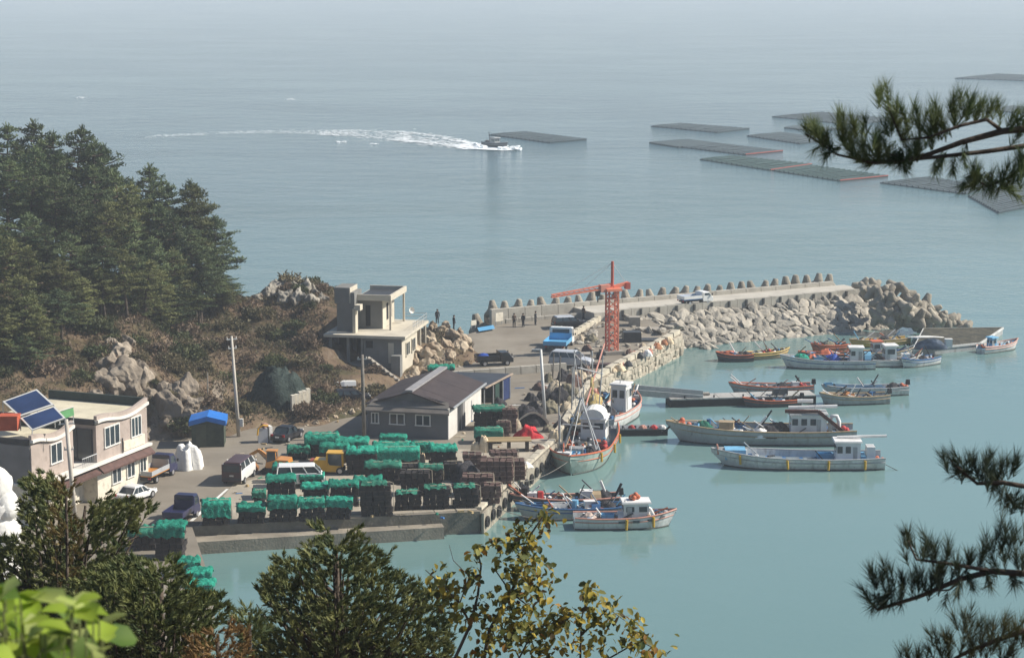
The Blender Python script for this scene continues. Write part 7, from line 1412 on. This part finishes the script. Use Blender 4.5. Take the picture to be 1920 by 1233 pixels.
# shrub with yellowing leaves
random.seed(701); DS = 17.0
ys = thing('autumn_shrub', 'thin stemmed shrub with yellow and olive autumn leaves at the bottom edge', 'shrub', (D(940, 1400, DS).x, DS, near_h(0, DS) - .2)); yb = Vector(ys.location)
STEMS = [([(900, 1420, 0), (850, 1240, 0), (882, 1170, 0), (896, 1115, .1), (902, 1060, .1), (893, 1025, .1)], .02), ([(882, 1170, 0), (862, 1130, -.1), (825, 1092, -.15), (798, 1068, -.15)], .011), ([(930, 1420, .1), (906, 1240, .1), (918, 1180, .1), (958, 1110, .1), (985, 1050, .15), (996, 1000, .15), (1022, 962, .1)], .022), ([(1080, 1420, 0), (1088, 1235, 0), (1090, 1160, 0), (1106, 1100, 0)], .014), ([(1090, 1190, 0), (1140, 1140, .1), (1182, 1170, .1)], .009), ([(958, 1110, .1), (1010, 1150, .2), (1060, 1155, .2)], .009), ([(1120, 1420, .2), (1130, 1240, .2), (1200, 1200, .2), (1245, 1225, .2)], .012), ([(1000, 1420, -.1), (970, 1240, -.1), (1000, 1180, -.1), (1040, 1165, -.1)], .012), ([(862, 1130, -.1), (880, 1080, -.2), (850, 1050, -.2), (842, 1020, -.2)], .006), ([(958, 1110, .1), (930, 1070, 0), (940, 1030, 0)], .008)]
st_ = MB()
for path, r in STEMS: st_.tube([D(x, y, DS + z) - yb for x, y, z in path], r, 6, r * .3)
st_.build('stems', mat('grey_bark', (.09, .08, .065), .9, .3, 6, .3, 20), ys, smooth=True)
def leaf_mesh(l, w_, m, curl):
    q = MB(); q.add([(0, 0, 0), (l * .35, w_ * .5, curl), (l * .75, w_ * .42, curl * .6), (l, 0, -curl * .5), (l * .75, -w_ * .42, curl * .6), (l * .35, -w_ * .5, curl), (l * .5, 0, 0)], [(0, 6, 1), (1, 6, 2), (2, 6, 3), (3, 6, 4), (4, 6, 5), (5, 6, 0)]); return q.mesh('leaf', m, True)
LM = [leaf_mesh(.082, .05, leafmat(n_, a, b, 3, rand=.3, trans=.35), c) for n_, a, b, c in (('leaf_yellow', (.40, .32, .05), (.52, .40, .08), .012), ('leaf_olive', (.17, .18, .045), (.29, .27, .07), .008), ('leaf_green', (.07, .10, .03), (.15, .16, .05), .01), ('leaf_orange', (.32, .16, .035), (.38, .22, .05), .014), ('leaf_brown', (.09, .07, .035), (.18, .13, .06), .006))]
CL = [(1018, 965, 14, 9), (985, 1000, 26, 16), (990, 1030, 28, 16), (1000, 1075, 34, 24), (962, 1062, 26, 14), (985, 1115, 34, 22), (945, 1130, 28, 16), (970, 1165, 34, 22), (935, 1195, 30, 18), (1000, 1195, 32, 18), (1040, 1160, 20, 10), (1068, 1150, 18, 10), (1108, 1105, 12, 8), (1112, 1140, 24, 12), (1150, 1140, 22, 12), (1180, 1165, 16, 8), (1115, 1200, 34, 20), (1195, 1200, 24, 14), (1225, 1222, 22, 12), (897, 1028, 10, 6), (826, 1090, 22, 14), (850, 1110, 20, 10), (882, 1080, 18, 9), (868, 1150, 22, 10), (1030, 1220, 34, 16), (905, 1140, 20, 9), (900, 1228, 30, 12), (930, 1020, 12, 6)]
LEAF = []
for x, y, s, n in CL:
    for _ in range(int(n * 4.2)):
        p = D(x + random.gauss(0, s * .7), y + random.gauss(0, s * .7), DS + random.gauss(0, .14)) - yb; LEAF.append((p.y, p, random.choices(range(5), (4.2, 4.2, 2.6, .5, .7))[0], (rnd(-.9, .9), rnd(.1, 1.2), rnd(0, 6.3)), rnd(.62, 1.1)))
LEAF.sort(key=lambda e: e[0])                 # the nearest leaves are parts, the rest one mass
for _, p, k, r_, s_ in LEAF[:290]: link('leaf', LM[k], ys, loc=p, rot=r_, sc=s_)
lm_ = MB()
for _, p, k, r_, s_ in LEAF[290:]:
    lm_.cur = k; me_ = LM[k]; M_ = Matrix.Translation(p) @ Euler(r_).to_matrix().to_4x4() @ Matrix.Scale(s_, 4); lm_.add([M_ @ v.co for v in me_.vertices], [tuple(f.vertices) for f in me_.polygons])
lm_.build('leaves', [m_.materials[0] for m_ in LM], ys, smooth=True, kind='stuff')
# bright lime leaves close to the lens at the lower left
random.seed(711); DL = 2.8
lv = thing('leafy_shrub', 'bright lime green broad leaves close by in the bottom left corner', 'shrub', (D(60, 1400, DL).x, DL, near_h(-1, DL) - .1)); lb_ = Vector(lv.location)
LL = [leaf_mesh(.046, .036, leafmat(n_, a, b, 6, rand=.25, trans=.45), .008) for n_, a, b in (('lime_leaf', (.24, .36, .035), (.34, .44, .06)), ('pale_lime_leaf', (.36, .44, .12), (.42, .48, .16)), ('mid_green_leaf', (.08, .16, .03), (.16, .24, .05)))]
st_ = MB(); random.seed(712); LP = [(rnd(-20, 195), rnd(1095, 1245)) for _ in range(42)]; LP = [p_ for p_ in LP if p_[1] > 1100 + max(0, p_[0] - 20) * .3] + [(10, 1120), (40, 1130), (20, 1165), (60, 1160), (75, 1190), (45, 1200), (15, 1215), (90, 1215), (110, 1165), (125, 1150), (135, 1185), (150, 1210), (180, 1185), (175, 1165), (190, 1195), (30, 1235), (70, 1235), (110, 1240), (160, 1235), (5, 1145), (55, 1185), (0, 1185), (85, 1160), (120, 1215), (60, 1220), (-10, 1220), (-15, 1150), (140, 1240)]
for i, (x, y) in enumerate(LP):
    dz_ = random.gauss(0, .16); p = D(x, y, DL + dz_) - lb_; link('leaf', LL[random.choices(range(3), (3, 1.6, 1.6))[0]], lv, loc=p, rot=(rnd(-.5, .9), rnd(-.9, .2), rnd(0, 6.3)), sc=rnd(.8, 1.25))
    st_.tube([p, p.lerp(Vector((0, 0, .2)), .45) + Vector((rnd(-.03, .03), 0, -.05)), Vector((rnd(-.05, .05), 0, 0))], [.0012, .0016, .003], 4, cap=False)
st_.build('stems', mat('green_stem', (.12, .14, .05), .8, .2, 8), lv)
# white wrapped stack at the left edge
wt = thing('wrapped_stack', 'white plastic wrapped stack at the left edge behind the dark pine crown', 'wrapped stack', W(16, 1085, 1.2)); random.seed(5)
wq = MB()
for px, py, r_ in ((-8, 912, .85), (-4, 1000, 1.15), (-4, 1075, 1.3), (22, 1000, .55), (8, 950, .8), (-10, 955, 1.0), (16, 1040, .7)): wq.ball(D(px, py, wt.location.y) - wt.location, r_, 16, 11, (.9, .8, 1.1), .13)
wq.build('wrap', M_tarpw, wt, smooth=True)
